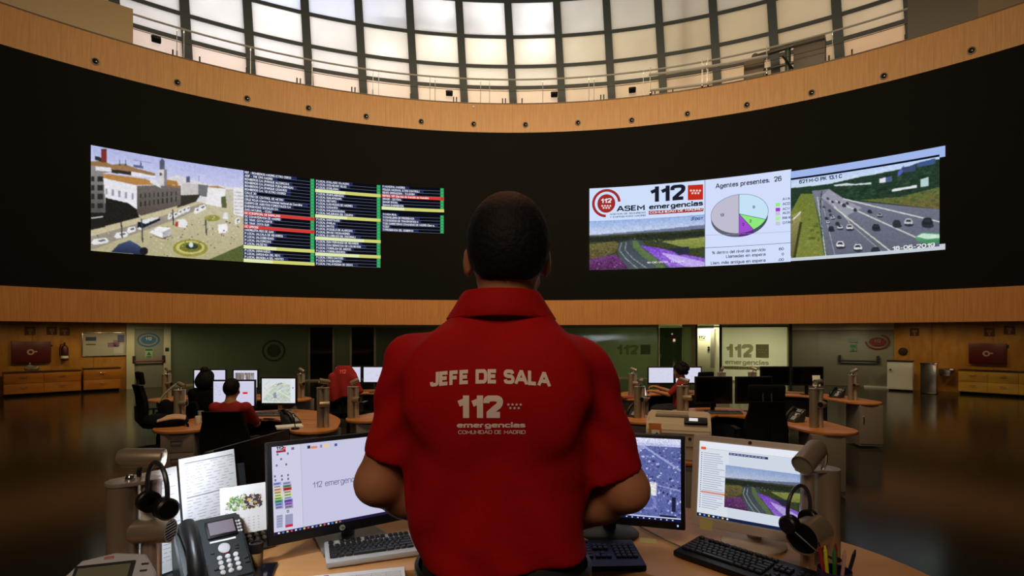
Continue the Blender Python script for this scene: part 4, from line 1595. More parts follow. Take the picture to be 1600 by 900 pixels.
def bay(n, xa, xb, gm, fm, fl=2.0, fr=2.0, z0=0.02, top=2.16):
    """a glazed bay: frame posts plus one pane; fl / fr are post widths in photograph pixels"""
    b = MB()
    if fl:
        b.arc(th(xa, RW), th(xa + fl, RW), RW - 0.03, RW + 0.06, 0, ZT)
    if fr:
        b.arc(th(xb - fr, RW), th(xb, RW), RW - 0.03, RW + 0.06, 0, ZT)
    b.arc(th(xa, RW), th(xb, RW), RW - 0.02, RW + 0.05, top, ZT)
    b.arc(th(xa, RW), th(xb, RW), RW - 0.02, RW + 0.05, 0, z0 + 0.04)
    o = struct(b.build('window_%d' % n, fm, loc=ROOM))
    b = MB()
    b.arc(th(xa + fl, RW), th(xb - fr, RW), RW, RW + 0.012, z0 + .04, top)
    p = b.build('pane', gm); p.parent = o
    return o


bay(30, 266.5, 484, glass_dim, m_mull_cream, 0.5, 2.5)
bay(31, 484, 522, glass_dark, m_mull_cream, 0.5, 2.5)
bay(32, 522, 549, glass_dim, m_mull_cream, 0.5, 2.5)
bay(33, 549, 587, glass_dark, m_mull_cream, 0.5, 3)
bay(34, 587, 800, glass_dim, m_mull_cream, 0.5, 2)
bay(35, 800, 1030, glass_mid, m_mull_cream, 1, 3)
bay(36, 1066, 1081, glass_mid, m_mull_cream, 1, 0.5)
seg('trim_7', 1080, 1087, RW - 0.06, RW + 0.1, 0, ZT, m_cream)
seg('trim_8', 1086.5, 1090, RW - 0.05, RW + 0.05, 0, ZT, m_mull_dark)
seg('trim_9', 1124, 1128, RW - 0.05, RW + 0.05, 0, ZT, m_mull_dark)
seg('trim_10', 1090, 1232, RW - 0.05, RW + 0.05, 2.15, 2.2, m_mull_dark)
big = bay(37, 1128, 1233, glass_lit, m_cream, 0.2, 3)
seg('trim_11', 1233, 1238, RW - 0.06, RW + 0.1, 0, ZT, m_mull_dark)
seg('wall_back_right', 1238, 1397, RW + 0.05, RW + 0.2, 0, ZT, m_grey_wall)
seg('trim_12', 1238, 1397, RW - 0.06, RW + 0.05, 2.03, ZT, m_cream)
seg('baseboard_right', 1350, 1391, RW + 0.0, RW + 0.05, 0.0, 0.06, m_white)
# rooms behind the glass
for i, x in enumerate((225, 586, 800, 1085, 1240)):
    a = th(x, RW)
    b = MB(); b.arc(a - .002, a + .002, RW + 0.25, 23.9, 0, ZT, 1)
    struct(b.build('wall_partition_%d' % (i + 1), M('office_wall', (196, 200, 170), 0.7), loc=ROOM))
for x, e, sz, c in ((290, 17, 1.6, (236, 240, 214)), (350, 12, 1.6, (236, 240, 214)), (430, 11, 1.6, (236, 240, 214)), (540, 9, 1.2, (236, 240, 214)), (690, 14, 1.6, (236, 240, 214)),
                    (870, 24, 1.4, (232, 242, 196)), (985, 50, 1.4, (236, 244, 196)), (1055, 34, 0.8, (236, 244, 196)),
                    (1158, 46, 1.2, (255, 252, 226)), (1208, 40, 1.2, (255, 252, 226))):
    t = th(x, RW)
    light('office_lamp', 'AREA', tuple(pol(t, 22.3, 2.18)), e, c, tuple(pol(t, 22.0, 0)), sz, 0.6)

# dim downlights under the soffit
sp_first = None
for i, (x, lb) in enumerate(((170, 'small bright soffit downlight above the noticeboard'), (293, 'small bright soffit downlight just right of the left emergency door'),
                             (507, 'small soffit downlight above the dark glass left of the red jacket'), (578, 'small soffit downlight above the dark glass right of the red jacket'),
                             (955, 'small soffit downlight just right of the standing man'), (1046, 'small soffit downlight above the glass door with the red mark'))):
    t = th(x, 18.6)
    lc = pol(t, 18.6, Z_SOFFIT + 0.06)
    if sp_first is None:
        sp_first = thing('soffit_downlight', lb, 'downlight', tuple(lc), -t, 'soffit downlights')
        b = MB(); b.lathe([(.075, 0), (.1, -.012), (.11, 0), (.11, .05), (.075, .05), (.075, 0)], 20); b.build('rim', m_white, sp_first)
        b = MB(); b.lathe([(0, 0), (.074, 0), (.074, .01), (0, .01)], 20); b.build('diffuser', M('lit_diffuser', (255, 246, 224), 0.5, emit=2.5), sp_first)
    else:
        dup(sp_first, lb, tuple(lc), -t)
    light('soffit_lamp', 'SPOT', (lc.x, lc.y, Z_SOFFIT + 0.02), 5.5 if x < 800 else 4.0, (255, 232, 188), (lc.x * 1.03, lc.y * 1.03, 0), 0.06, spot=140)
for x, e in ((20, 10), (95, 14), (165, 14), (215, 20), (255, 14), (1260, 20), (1330, 24), (1420, 15), (1480, 11), (1560, 12)):
    t = th(x, 19.0)
    light('soffit_lamp', 'SPOT', tuple(pol(t, 19.0, Z_SOFFIT + 0.04)), e * 1.55, (255, 224, 160) if x < 210 or x > 1397 else (250, 236, 190),
          tuple(pol(t, 19.6, 0)), 0.08, spot=150)


# ---------- signs built from text meshes with thickness
def sign_text(parent, s, x, z, cap, m, width=None, y=-0.004, bold=0.02, name='lettering', anchor='c', depth=0.002):
    v, f = text2d(s, bold, 2)
    w_ = v[:, 0].max()
    sx = cap / 0.7 if width is None else width / w_
    X = v[:, 0] * sx
    if anchor == 'c':
        X = X - w_ * sx / 2
    me = MB().raw([(x + X[i], y, z + v[i, 1] * cap / 0.7) for i in range(len(v))], f)
    return me.build(name, m, parent)


def star_row(mb, cx, cz, dx, n, r, y=-0.004):
    for i in range(n):
        x = cx + (i - (n - 1) / 2) * dx
        mb.raw([(x + r * (1 if q % 2 == 0 else .42) * sin(pi * q / 5), y, cz + r * (1 if q % 2 == 0 else .42) * cos(pi * q / 5)) for q in range(10)], [tuple(range(10))])


m_red = M('signal_red', (150, 26, 22), 0.4)
m_red_dk = M('dark_red', (88, 18, 20), 0.4)
m_blue = M('signal_blue', (52, 110, 150), 0.5)
m_green = M('signal_green', (40, 120, 70), 0.5)
m_frost = pane_mat('frosted_lettering', (186, 180, 158), .45, .02, .3, .4)
m_ink = M('printed_ink', (34, 34, 38), 0.6)
m_paper = M('paper', (232, 234, 232), 0.8, var=0.02)
m_blackp = M('black_plastic', (17, 17, 18), 0.4, spec=0.35)
m_darkp = M('dark_grey_plastic', (44, 46, 48), 0.45)

# big frosted emblem on the bright glass
lc, a = on_wall(1180.5, 560, RW - 0.06)
em = thing('glass_emblem', 'large frosted 112 emergency lettering with a starred square on the bright glass wall', 'lettering', tuple(lc), a)
s = (th(1180, RW) - th(1176, RW)) / 4 * RW
sv = cyl_hit(1178, RW)[1] / F
sign_text(em, '112', -26 * s, 1 * sv, 21 * sv, m_frost, width=45 * s, bold=0.05)
b = MB(); b.box((10.5 * s, -0.003, 11.5 * sv), (20 * s, 0.002, 21 * sv)); b.build('square', m_frost, em)
b = MB(); star_row(b, 10.5 * s, 13.5 * sv, 3.9 * s, 4, 1.9 * s, -.006); star_row(b, 10.5 * s, 10 * sv, 3.9 * s, 3, 1.9 * s, -.006); b.build('star', M('pale_star', (236, 236, 210), 0.6), em)
sign_text(em, 'emergencias', -14 * s, -10 * sv, 7.5 * sv, m_frost, width=69 * s, bold=0.03)
b = MB(); b.box((-14 * s, -0.003, -15.5 * sv), (70 * s, 0.002, 5 * sv)); b.build('strip', m_frost, em)
sign_text(em, 'COMUNIDAD DE MADRID', -14 * s, -17 * sv, 3.2 * sv, M('pale_star', (236, 236, 210), 0.6), width=66 * s, y=-0.006)
for c in kids(em):
    c.location.x += 15 * s * 0
# faint one on the left of the glass
lc, a = on_wall(988, 546, RW - 0.02)
em2 = thing('glass_emblem', 'faint frosted 112 lettering on the green glass wall right of the standing man', 'lettering', tuple(lc), a)
s = cyl_hit(988, RW)[1] / F
m_faint = pane_mat('faint_lettering', (180, 184, 160), .75, .02, .3, .5)
sign_text(em2, '112', -8 * s, -8 * s, 15 * s, m_faint, width=34 * s, bold=0.045)
b = MB(); b.box((20 * s, -0.003, 0), (15 * s, 0.002, 15 * s)); star_row(b, 20 * s, 0, 3 * s, 4, 1.5 * s, -.006); b.build('square', m_faint, em2)
# ring emblem faint on left glass
lc, a = on_wall(428, 548, RW - 0.02)
em3 = thing('glass_emblem', 'faint round ring emblem on the dark green glass wall left of the standing man', 'lettering', tuple(lc), a)
s = cyl_hit(428, RW)[1] / F
b = MB(); b.lathe([(14 * s, 0), (17 * s, 0), (17 * s, .003), (14 * s, .003), (14 * s, 0)], 40, Matrix.Rotation(pi / 2, 4, 'X')); b.build('ring', pane_mat('ring_tint', (190, 194, 176), .8, .02, .3, .5), em3)
b = MB(); b.lathe([(0, 0), (10 * s, 0), (10 * s, .003), (0, .003)], 30, Matrix.Rotation(pi / 2, 4, 'X')); b.build('disc', pane_mat('ring_tint', (190, 194, 176), .8, .02, .3, .5), em3)

# glass door with red 112, open cream door
lc, a = on_wall(1048, 600, RW)
lc.z = 0
s = cyl_hit(1048, RW)[1] / F
gd = struct(MB().box((0, 0, 1.08), (34 * s, 0.03, 2.12), 0.01).build('door_1', pane_mat('glass_green_door', (96, 108, 84), 0.3, 0.08, 0.06, 0.5), loc=tuple(lc), rot=(0, 0, a)))
b = MB(); b.cyl((-15 * s, -0.04, 1.05), (-15 * s, -0.04, 0.9), 0.02, seg=10); b.box((-15 * s, -0.03, 1.0), (0.06, 0.03, 0.06), 0.01); b.build('door_handle', m_steel, gd)
b = sign_text(gd, '11', -6 * s, 1.71, 5 * s, m_ink, y=-0.02); b.name = 'door_lettering'
b = MB(); b.box((3 * s, -0.018, 1.77), (8 * s, 0.004, 6.5 * s)); b.build('door_mark', m_red, gd)
lc, a = on_wall(1102, 600, RW + .45)
lc.z = 0
s = cyl_hit(1102, RW)[1] / F * 1.02
t = th(1106, RW)
light('lobby_lamp', 'AREA', tuple(pol(t, RW + .12, 2.14)), 16, (255, 248, 214), tuple(pol(t, RW + .5, .9)), .5, .12)
od = struct(MB().box((0, 0, 1.06), (27 * s, 0.04, 2.1), 0.01).build('door_2', M('cream_door', (226, 222, 188), 0.5), loc=tuple(lc), rot=(0, 0, a + 0.05)))
b = MB(); b.box((10.5 * s, -0.023, 1.25), (6 * s, 0.006, 1.5)); b.build('door_window', M('grey_slot', (150, 146, 126), 0.3), od)
b = MB()
for z in (1.33, 1.24):
    b.lathe([(0, 0), (.045, 0), (.045, .03), (0, .035)], 14, Matrix.Translation((5 * s, -0.02, z)) @ Matrix.Rotation(pi / 2, 4, 'X'))
b.build('door_handle', m_ink, od)
b = sign_text(od, '112', -5 * s, 1.68, 5.2 * s, m_ink, y=-0.024, bold=.04); b.name = 'door_lettering'
b = sign_text(od, '112 emergencias', -5 * s, 1.62, 1.6 * s, m_ink, y=-0.024, width=10 * s); b.name = 'door_lettering'
seg('wall_lobby', 1114, 1124, RW + 0.6, RW + 0.7, 0, ZT, M('bright_plaster', (246, 242, 214), 0.6))

# left emergency door
lc, a = on_wall(232.5, 600, RW - 0.01)
lc.z = 0
s = cyl_hit(232, RW)[1] / F
dl = struct(MB().box((0, 0.03, 1.04), (47 * s, 0.06, 2.08), 0.01).build('door_3', m_grey_door, loc=tuple(lc), rot=(0, 0, a)))
b = MB(); b.box((-23.5 * s, -.01, 1.05), (.06, .1, 2.1), .008); b.box((23.5 * s, -.01, 1.05), (.06, .1, 2.1), .008); b.box((0, -.01, 2.09), (47 * s + .1, .1, .05), .008)
b.build('door_frame', m_cream, dl)
zb = z_at(232, 564, RW)
b = MB(); b.cyl((-19 * s, -.12, zb), (19 * s, -.12, zb), .03, seg=12); b.build('push_bar', M('dull_red', (130, 60, 44), 0.45), dl)
b = MB()
for sx in (-1, 1):
    b.box((sx * 19.5 * s, -.07, zb + .06), (.09, .14, .26), .02)
b.build('push_bar_bracket', m_ink, dl)
sg = thing('door_emblem', 'blue oval emblem sticker on the left emergency door', 'sign', tuple(pol(th(232, RW), RW - .03, z_at(232, 531, RW))), a)
q = Matrix.Rotation(pi / 2, 4, 'X')
b = MB(); b.lathe([(0, 0), (10 * s, 0), (10 * s, .004), (0, .004)], 30, q, sy=.62); b.build('disc', m_blue, sg)
b = MB(); b.lathe([(12.5 * s, 0), (15 * s, 0), (15 * s, .004), (12.5 * s, .004), (12.5 * s, 0)], 40, q, sy=.72); b.build('ring', m_blue, sg)
sign_text(sg, '112', 0, -.5 * s, 4.5 * s, m_paper, y=-.008, bold=.03)
sg = thing('exit_sign', 'small green and white emergency notice under the blue emblem', 'sign', tuple(pol(th(232.5, RW), RW - .03, z_at(232, 552, RW))), a)
b = MB(); b.box((0, 0, 0), (10 * s, .006, 15 * s)); b.build('plate', M('pale_green_plate', (176, 190, 150), 0.5), sg)
b = MB(); b.box((0, -.004, 5.5 * s), (9 * s, .004, 3 * s)); b.raw([(-3 * s, -.006, -3 * s), (3 * s, -.006, -3 * s), (0, -.006, 3 * s)], [(0, 1, 2)]); b.box((0, -.004, -5.5 * s), (7 * s, .004, 2 * s)); b.build('pictogram', m_green, sg)
lc, a = on_wall(261, 546, RW - .13)
sw = tag(MB().box((0, 0, 0), (.11, .03, .13), .01).build('access_reader', m_ink, loc=tuple(lc), rot=(0, 0, a)), 'small black card reader on the cream post right of the left emergency door', 'card reader')

# right emergency door (flush, grey) with push bar and signs
lc, a = on_wall(1318, 600, RW + 0.04)
lc.z = 0
s = cyl_hit(1318, RW)[1] / F
dr = struct(MB().box((0, 0.02, 1.01), (140 * s, 0.05, 2.0), 0.01).build('door_4', M('grey_door_right', (142, 138, 122), 0.5), loc=tuple(lc), rot=(0, 0, a)))
zb = z_at(1338, 564, RW)
b = MB(); b.cyl((-6 * s, -.12, zb), (45 * s, -.12, zb), .03, seg=12); b.build('push_bar', m_ink, dr)
b = MB()
for x in (-5, 45):
    b.box((x * s, -.07, zb + .07), (.08, .14, .26), .02)
b.build('push_bar_bracket', m_ink, dr)
lc, a = on_wall(1333, 538, RW)
sg = thing('exit_sign', 'small green emergency notice on the grey door, right, above the push bar', 'sign', tuple(lc), a)
b = MB(); b.box((0, 0, 6 * s), (12 * s, .006, 6 * s)); b.box((0, 0, -5 * s), (9 * s, .006, 11 * s)); b.build('plate', M('grey_green_plate', (120, 134, 112), 0.5), sg)
b = MB(); b.box((0, -.004, -3 * s), (7 * s, .004, 4 * s)); b.raw([(-2 * s, -.006, -10 * s), (2 * s, -.006, -10 * s), (0, -.006, -6 * s)], [(0, 1, 2)]); b.build('pictogram', m_green, sg)
lc, a = on_wall(1371, 534, RW)
m_red_dim = M('faded_red', (112, 30, 26), .5)
sg = thing('door_emblem', 'red oval emblem sticker on the grey wall beside the right push bar door', 'sign', tuple(lc), a)
b = MB(); b.lathe([(0, 0), (11 * s, 0), (11 * s, .004), (0, .004)], 30, q, sy=.6); b.build('disc', m_red_dim, sg)
b = MB()
pts = []
for i in range(41):
    an = radians(100 + 250 * i / 40 - 10)
    for rr in (13.5 * s, 16 * s):
        pts.append((rr * cos(an + pi / 2), -.004, rr * .72 * sin(an + pi / 2)))
b.raw(pts, [(2 * i, 2 * i + 1, 2 * i + 3, 2 * i + 2) for i in range(40)]); b.build('ring', m_red_dim, sg)
sign_text(sg, '112', 0, -1 * s, 4.5 * s, M('pinkish', (150, 110, 100), .5), y=-.008, bold=.03)


# ---------- low cabinets along the wood walls
def cabinet(label, xa, xb, ytop, ybot, ncol, nrow, wood, group):
    xm = (xa + xb) / 2
    Y = F * EYE / (ybot - HORIZON)
    pa, pb = at_z(xa, ybot, 0), at_z(xb, ybot, 0)
    # follow the wall: use the mean radius of the front
    tm = th(xm, RW - .62)
    r = RW - 0.62
    wa = abs(th(xb, r) - th(xa, r)) * r
    h = z_at(xm, ytop, r)
    o = thing('drawer_cabinet', label, 'cabinet', tuple(pol(tm, r + .24, 0)), -tm, group)
    D = .46
    b = MB(); b.box((0, 0, h / 2 + .03), (wa, D, h - .1), .006); b.build('body', wood, o)
    b = MB(); b.box((0, -.005, h - .012), (wa + .02, D + .03, .03), .006); b.build('top', M('dark_top', (58, 40, 24), .4), o)
    b = MB(); b.box((0, .03, .04), (wa - .06, D - .1, .08)); b.build('plinth', m_black_deep, o)
    cw, rh = wa / ncol, (h - .13) / nrow
    for i in range(ncol):
        for j in range(nrow):
            x = -wa / 2 + cw * (i + .5); z = .085 + rh * (j + .5)
            b = MB(); b.box((x, -D / 2 - .008, z), (cw - .015, .018, rh - .012), .004)
            f = b.build('drawer', wood, o)
            b = MB(); b.tube([(x - .07, -D / 2 - .016, z + rh * .18), (x - .06, -D / 2 - .045, z + rh * .18), (x + .06, -D / 2 - .045, z + rh * .18), (x + .07, -D / 2 - .016, z + rh * .18)], .009, 6)
            b.build('handle', m_steel, f)
    return o


w_l = wood_mat('veneer_cabinet', (182, 108, 36), (200, 126, 46), .35, False, 5.0, .3)
w_r = wood_mat('veneer_cabinet_pale', (206, 156, 62), (222, 174, 78), .35, False, 5.0, .3)
c1 = cabinet('wooden drawer cabinet at the far left, wide with two bays of drawers', 8, 129, 580, 617, 2, 2, w_l, 'low drawer cabinets')
c2 = cabinet('small wooden drawer cabinet under the noticeboard, left', 131, 189, 575, 611, 1, 2, w_l, 'low drawer cabinets')
c3 = cabinet('pale wooden drawer cabinet at the far right wall', 1494, 1640, 580, 614, 3, 2, w_r, 'low drawer cabinets')
hc = z_at(48, 580, RW - .5)
lc = pol(th(48, RW - .5), RW - .3, hc + .01)
gb = thing('glass_bowl', 'clear glass ornament standing on the far left drawer cabinet', 'ornament', tuple(lc))
m_glass = M('clear_glass', (230, 236, 232), .05)
m_glass.node_tree.nodes['Principled BSDF'].inputs['Transmission Weight'].default_value = .85
b = MB(); b.lathe([(0, 0), (.1, 0), (.14, .06), (.13, .13), (.06, .17), (.05, .17), (.12, .12), (.13, .06), (.09, .012), (0, .012)], 24); b.ell((.2, 0, .07), (.09, .08, .07), 16); b.build('bowl', m_glass, gb)
b = MB(); b.lathe([(.05, .16), (.02, .2), (.03, .23), (0, .25)], 14); b.build('stopper', m_glass, gb)

# noticeboard
lc, a = on_wall(164.5, 538, RW - .02)
nbd = thing('noticeboard', 'white noticeboard with pinned papers on the left wood wall', 'noticeboard', tuple(lc), a)
s = cyl_hit(164, RW)[1] / F
b = MB(); b.box((0, 0, 0), (57 * s, .03, 36 * s), .004); b.build('board', M('whiteboard', (186, 180, 160), .5), nbd)
b = MB()
for (x, z, w_, h_) in ((0, 18, 58, 1.2), (0, -18, 58, 1.2), (-28.5, 0, 1.2, 36), (28.5, 0, 1.2, 36)):
    b.box((x * s, -.012, z * s), (w_ * s, .03, h_ * s), .004)
b.build('frame', m_steel, nbd)
for (x, z, w_, h_, c) in ((-18, 8.5, 13, 6, (70, 80, 110)), (-18, 0, 12, 2, (80, 86, 110)), (17, -7.5, 12.5, 14, (206, 200, 186)), (10, -1, 14, 7, (150, 110, 130)), (20, 9, 9, 12, (110, 106, 130)), (14, 1.5, 8, 10, (160, 130, 140))):
    b = MB(); b.box((x * s, -.018, z * s), (w_ * s, .003, h_ * s)); b.build('notice', M('notice_%d_%d' % (c[0], c[2]), c, .7), nbd)


def hose_box(label, xa, xb, ya, yb):
    x, y = (xa + xb) / 2, (ya + yb) / 2
    lc, a = on_wall(x, y, RW - .06)
    s = cyl_hit(x, RW)[1] / F * 1.12
    o = thing('fire_hose_box', label, 'fire hose box', tuple(lc), a, 'fire hose boxes')
    b = MB(); b.box((0, .02, 0), ((xb - xa) * s, .14, (yb - ya) * s), .01); b.build('cabinet', m_red_dk, o)
    b = MB(); b.box((0, -.055, 0), ((xb - xa - 3) * s, .012, (yb - ya - 3) * s), .004); b.build('door', m_red_dk, o)
    b = MB()
    b.lathe([(2 * s, 0), (4 * s, 0), (4 * s, .004), (2 * s, .004), (2 * s, 0)], 20, Matrix.Translation((-1 * s, -.064, 0)) @ q)
    b.box((3.5 * s, -.065, .5 * s), (5 * s, .004, 1.6 * s)); b.build('symbol', M('pale_symbol', (190, 150, 140), .5), o)


hose_box('dark red fire hose box on the left wood wall', 28, 70, 535, 565)
hose_box('dark red fire hose box on the right wood wall', 1523, 1563, 538, 567)
for x, y, lb in ((47, 517, 'dim red square safety sign above the left hose box'), (81, 517, 'dim red square safety sign, left of the pair above the fire extinguisher'), (101, 518, 'dim red square safety sign right above the fire extinguisher'),
                 (1546, 519, 'dim red square safety sign above the right hose box'), (1577, 509, 'dim square safety sign at the far right, near the soffit'), (1429, 532, 'dim round safety sign above the white cabinet')):
    lc, a = on_wall(x, min(y, 519), RW - .015)
    lc.z = min(lc.z, 2.0)
    o = thing('safety_sign', lb, 'sign', tuple(lc), a, 'dim signs on the wood walls')
    b = MB(); b.box((0, 0, 0), (.26, .012, .26), .003); b.build('plate', M('dim_red_plate', (96, 44, 24), .5), o)
    b = MB(); b.box((0, -.008, .03), (.12, .003, .08)); b.box((0, -.008, -.06), (.05, .003, .09)); b.build('pictogram', M('dim_pictogram', (150, 104, 70), .5), o)
lc, a = on_wall(1411, 549, RW - .02)
o = thing('alarm_button', 'small round dark alarm on the wood wall above the white cabinet', 'alarm', tuple(lc), a)
b = MB(); b.lathe([(0, 0), (.13, 0), (.13, .03), (.1, .06), (0, .07)], 20, q); b.build('body', m_ink, o)
b = MB(); b.lathe([(0, .066), (.05, .07), (.04, .085), (0, .09)], 16, q); b.build('button', m_red_dk, o)
lc, a = on_wall(79, 540, RW - .02)
tag(MB().box((0, 0, 0), (.1, .04, .06), .01).build('call_point', m_ink, loc=tuple(lc), rot=(0, 0, a)), 'small dark call point on the wood wall between hose box and extinguisher', 'alarm')
lc, a = on_wall(1573, 541, RW - .02)
tag(MB().box((0, 0, 0), (.1, .04, .1), .01).build('call_point', m_ink, loc=tuple(lc), rot=(0, 0, a)), 'small dark call point on the wood wall right of the right hose box', 'alarm')
# extinguisher
lc, a = on_wall(101, 550, RW - .12)
o = thing('fire_extinguisher', 'dark red fire extinguisher hung on the left wood wall', 'fire extinguisher', tuple(lc), a)
b = MB(); b.lathe([(0, -.28), (.085, -.28), (.095, -.26), (.095, .12), (.06, .2), (.025, .22), (.025, .26), (0, .26)], 20); b.build('cylinder', M('extinguisher_red', (70, 20, 16), .35), o)
b = MB(); b.box((0, -.02, .29), (.04, .16, .03), .01); b.box((.0, -.06, .26), (.03, .1, .02), .006); b.build('valve', m_ink, o)
b = MB(); b.tube([(0, -.03, .26), (-.1, -.05, .24), (-.13, -.03, .1), (-.12, -.02, -.12)], .014, 8); b.build('hose', m_blackp, o)
b = MB(); b.lathe([(.0965, -.2), (.0965, -.12)], 20); b.build('label_band', m_paper, o)

# white cabinet, steel bin, fountain shelf on the right
lc = at_z(1409.5, 609, 0)
t = atan2(lc.x, lc.y - CY)
o = thing('white_cabinet', 'white waist-high cupboard beside the grey door, right', 'cabinet', tuple(pol(t, 19.75, 0)), -t)
s = pol(t, 19.5)[1] / F
h = z_at(1410, 565, 19.5)
b = MB(); b.box((0, 0, h / 2 + .03), (33 * s, .5, h - .06), .006); b.build('body', m_white, o)
b = MB(); b.box((0, -.256, h / 2 - .02), (31 * s, .015, h - .22), .004); d_ = b.build('door', m_white, o)
b = MB(); b.lathe([(0, 0), (.03, 0), (.03, .03), (0, .03)], 12, Matrix.Translation((-12 * s, -.26, h * .72)) @ q); b.build('lock', m_ink, d_)
b = MB(); b.box((0, 0, h + .01), (34 * s, .52, .04), .006); b.build('top', M('dark_lid', (50, 40, 36), .4), o)
b = MB(); b.box((0, .02, .03), (29 * s, .4, .06)); b.build('plinth', m_black_deep, o)
t = th(1452, 19.3)
o = thing('steel_bin', 'tall brushed steel waste bin standing on the polished floor at the right', 'bin', tuple(pol(t, 19.3, 0)), -t)
s = pol(t, 19.3)[1] / F
h = z_at(1452, 568, 19.3)
b = MB(); b.box((0, 0, h / 2), (21 * s, .4, h - .03), .03); b.build('body', m_steel, o)
b = MB(); b.box((0, 0, h), (22 * s, .42, .05), .015); b.build('lid', m_chrome, o)
b = MB(); b.box((0, 0, .012), (20 * s, .38, .024)); b.build('base', m_black_deep, o)
t = th(1476, RW - .3)
o = thing('wall_shelf', 'short steel fountain shelf on the wood wall right of the steel bin', 'shelf', tuple(pol(t, RW - .2, z_at(1476, 577, RW - .3))), -t)
s = pol(t, RW)[1] / F
b = MB(); b.box((0, 0, 0), (23 * s, .36, .06), .015); b.build('tray', m_chrome, o)
b = MB(); b.box((0, .08, -.12), (14 * s, .2, .2), .03); b.build('bracket', m_steel, o)

# =================================================================== WORKSTATIONS IN THE HALL
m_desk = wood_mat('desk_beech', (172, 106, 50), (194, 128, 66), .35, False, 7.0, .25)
m_ped = M('pedestal_grey', (118, 108, 102), .5)
m_alu = M('satin_aluminium', (158, 144, 126), .36, .5)
m_alu2 = M('satin_aluminium_pale', (196, 184, 170), .32, .6)
m_fabric = M('black_fabric', (10, 10, 11), .9, spec=.15, scale=40, bump=.1)
m_screen_off = M('switched_off_screen', (5, 5, 6), .12, spec=.5)


def desk(label, pts, hw, peds, z=.74):
    c = np.mean(np.array(pts), 0)
    o = thing('curved_desk', label, 'desk', (c[0], c[1], 0), 0, 'curved wooden workstations')
    P = [(p[0] - c[0], p[1] - c[1]) for p in pts]
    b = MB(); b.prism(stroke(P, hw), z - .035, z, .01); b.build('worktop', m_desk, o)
    b = MB()
    back = [(p[0], p[1]) for p in P[1:-1]]
    b.prism(stroke(back, [.02] * len(back)), .12, z - .04); b.build('modesty_panel', M('panel_dark_grey', (40, 38, 36), .6), o)
    for (x, y, a) in peds:
        T = Matrix.Translation((x - c[0], y - c[1], 0)) @ rotz(a)
        b = MB(); b.T = T; b.box((0, 0, (z - .035) / 2 + .012), (.36, .5, z - .06), .008); p = b.build('pedestal', m_ped, o)
        dr3 = 'map monitor' in label
        for k, (z0, h) in enumerate(((.06, .2), (.27, .2), (.48, .2)) if dr3 else ((.06, .62),)):
            b = MB(); b.T = T; b.box((0, -.256, z0 + h / 2), (.345, .016, h), .004); b.build('drawer_front', m_ped, p)
        b = MB(); b.T = T
        for z0 in ((.2, .41, .62) if dr3 else ()):
            b.tube([(-.06, -.26, z0), (-.055, -.29, z0), (.055, -.29, z0), (.06, -.26, z0)], .008, 6)
        if not dr3:
            b.tube([(-.13, -.26, .42), (-.13, -.29, .43), (-.13, -.29, .51), (-.13, -.26, .52)], .008, 6)
        b.build('handle', m_chrome, p)
    return o


dA = desk('curved wooden desk of the person in red, left, with map monitor', [(-4.02, 6.8), (-3.9, 7.5), (-3.3, 7.9), (-2.68, 7.4), (-2.4, 6.68)], [.36, .38, .45, .33, .28], [(-4.02, 6.75, .25), (-2.4, 6.75, -.3)])
dB = desk('curved wooden desk in front right, with two dark monitors and a big black chair', [(2.4, 7.6), (2.75, 8.1), (3.3, 8.1), (3.72, 7.45), (3.8, 6.65)], [.3, .36, .42, .36, .33], [(2.4, 7.7, .3), (3.72, 6.62, -.2)])
dC = desk('curved wooden desk directly behind the standing man', [(-1.96, 7.5), (-1.45, 8.1), (-.2, 8.35), (1.2, 8.1), (1.75, 7.4)], [.3, .34, .42, .34, .3], [(-1.95, 7.52, .3), (1.72, 7.45, -.3)])
dD = desk('curved wooden desk of the person in dark clothes, rear left', [(-6.1, 9.72), (-5.85, 10.05), (-5.1, 10.1), (-4.25, 10.0), (-3.82, 9.75)], [.3, .34, .38, .34, .26], [(-6.05, 9.8, .3), (-3.85, 9.85, -.3)])
dE = desk('curved wooden desk behind the chair with the red jacket', [(-3.3, 10.75), (-2.95, 11.0), (-2.5, 11.0), (-2.0, 10.85), (-1.7, 10.3)], [.24, .3, .36, .34, .28], [(-1.72, 10.4, -.3)])
dF = desk('curved wooden desk of the curly-haired person, rear right', [(2.2, 9.95), (2.42, 10.6), (3.1, 10.95), (3.65, 10.8), (3.9, 10.3)], [.28, .32, .38, .32, .22], [(2.2, 10.05, .3), (3.9, 10.4, -.3)])
dG = desk('curved wooden desk at the far right with two dark monitors side by side', [(4.5, 10.25), (4.75, 10.6), (5.3, 10.65), (5.82, 10.2), (5.95, 9.35)], [.22, .32, .38, .34, .29], [(5.98, 9.35, -.15)])


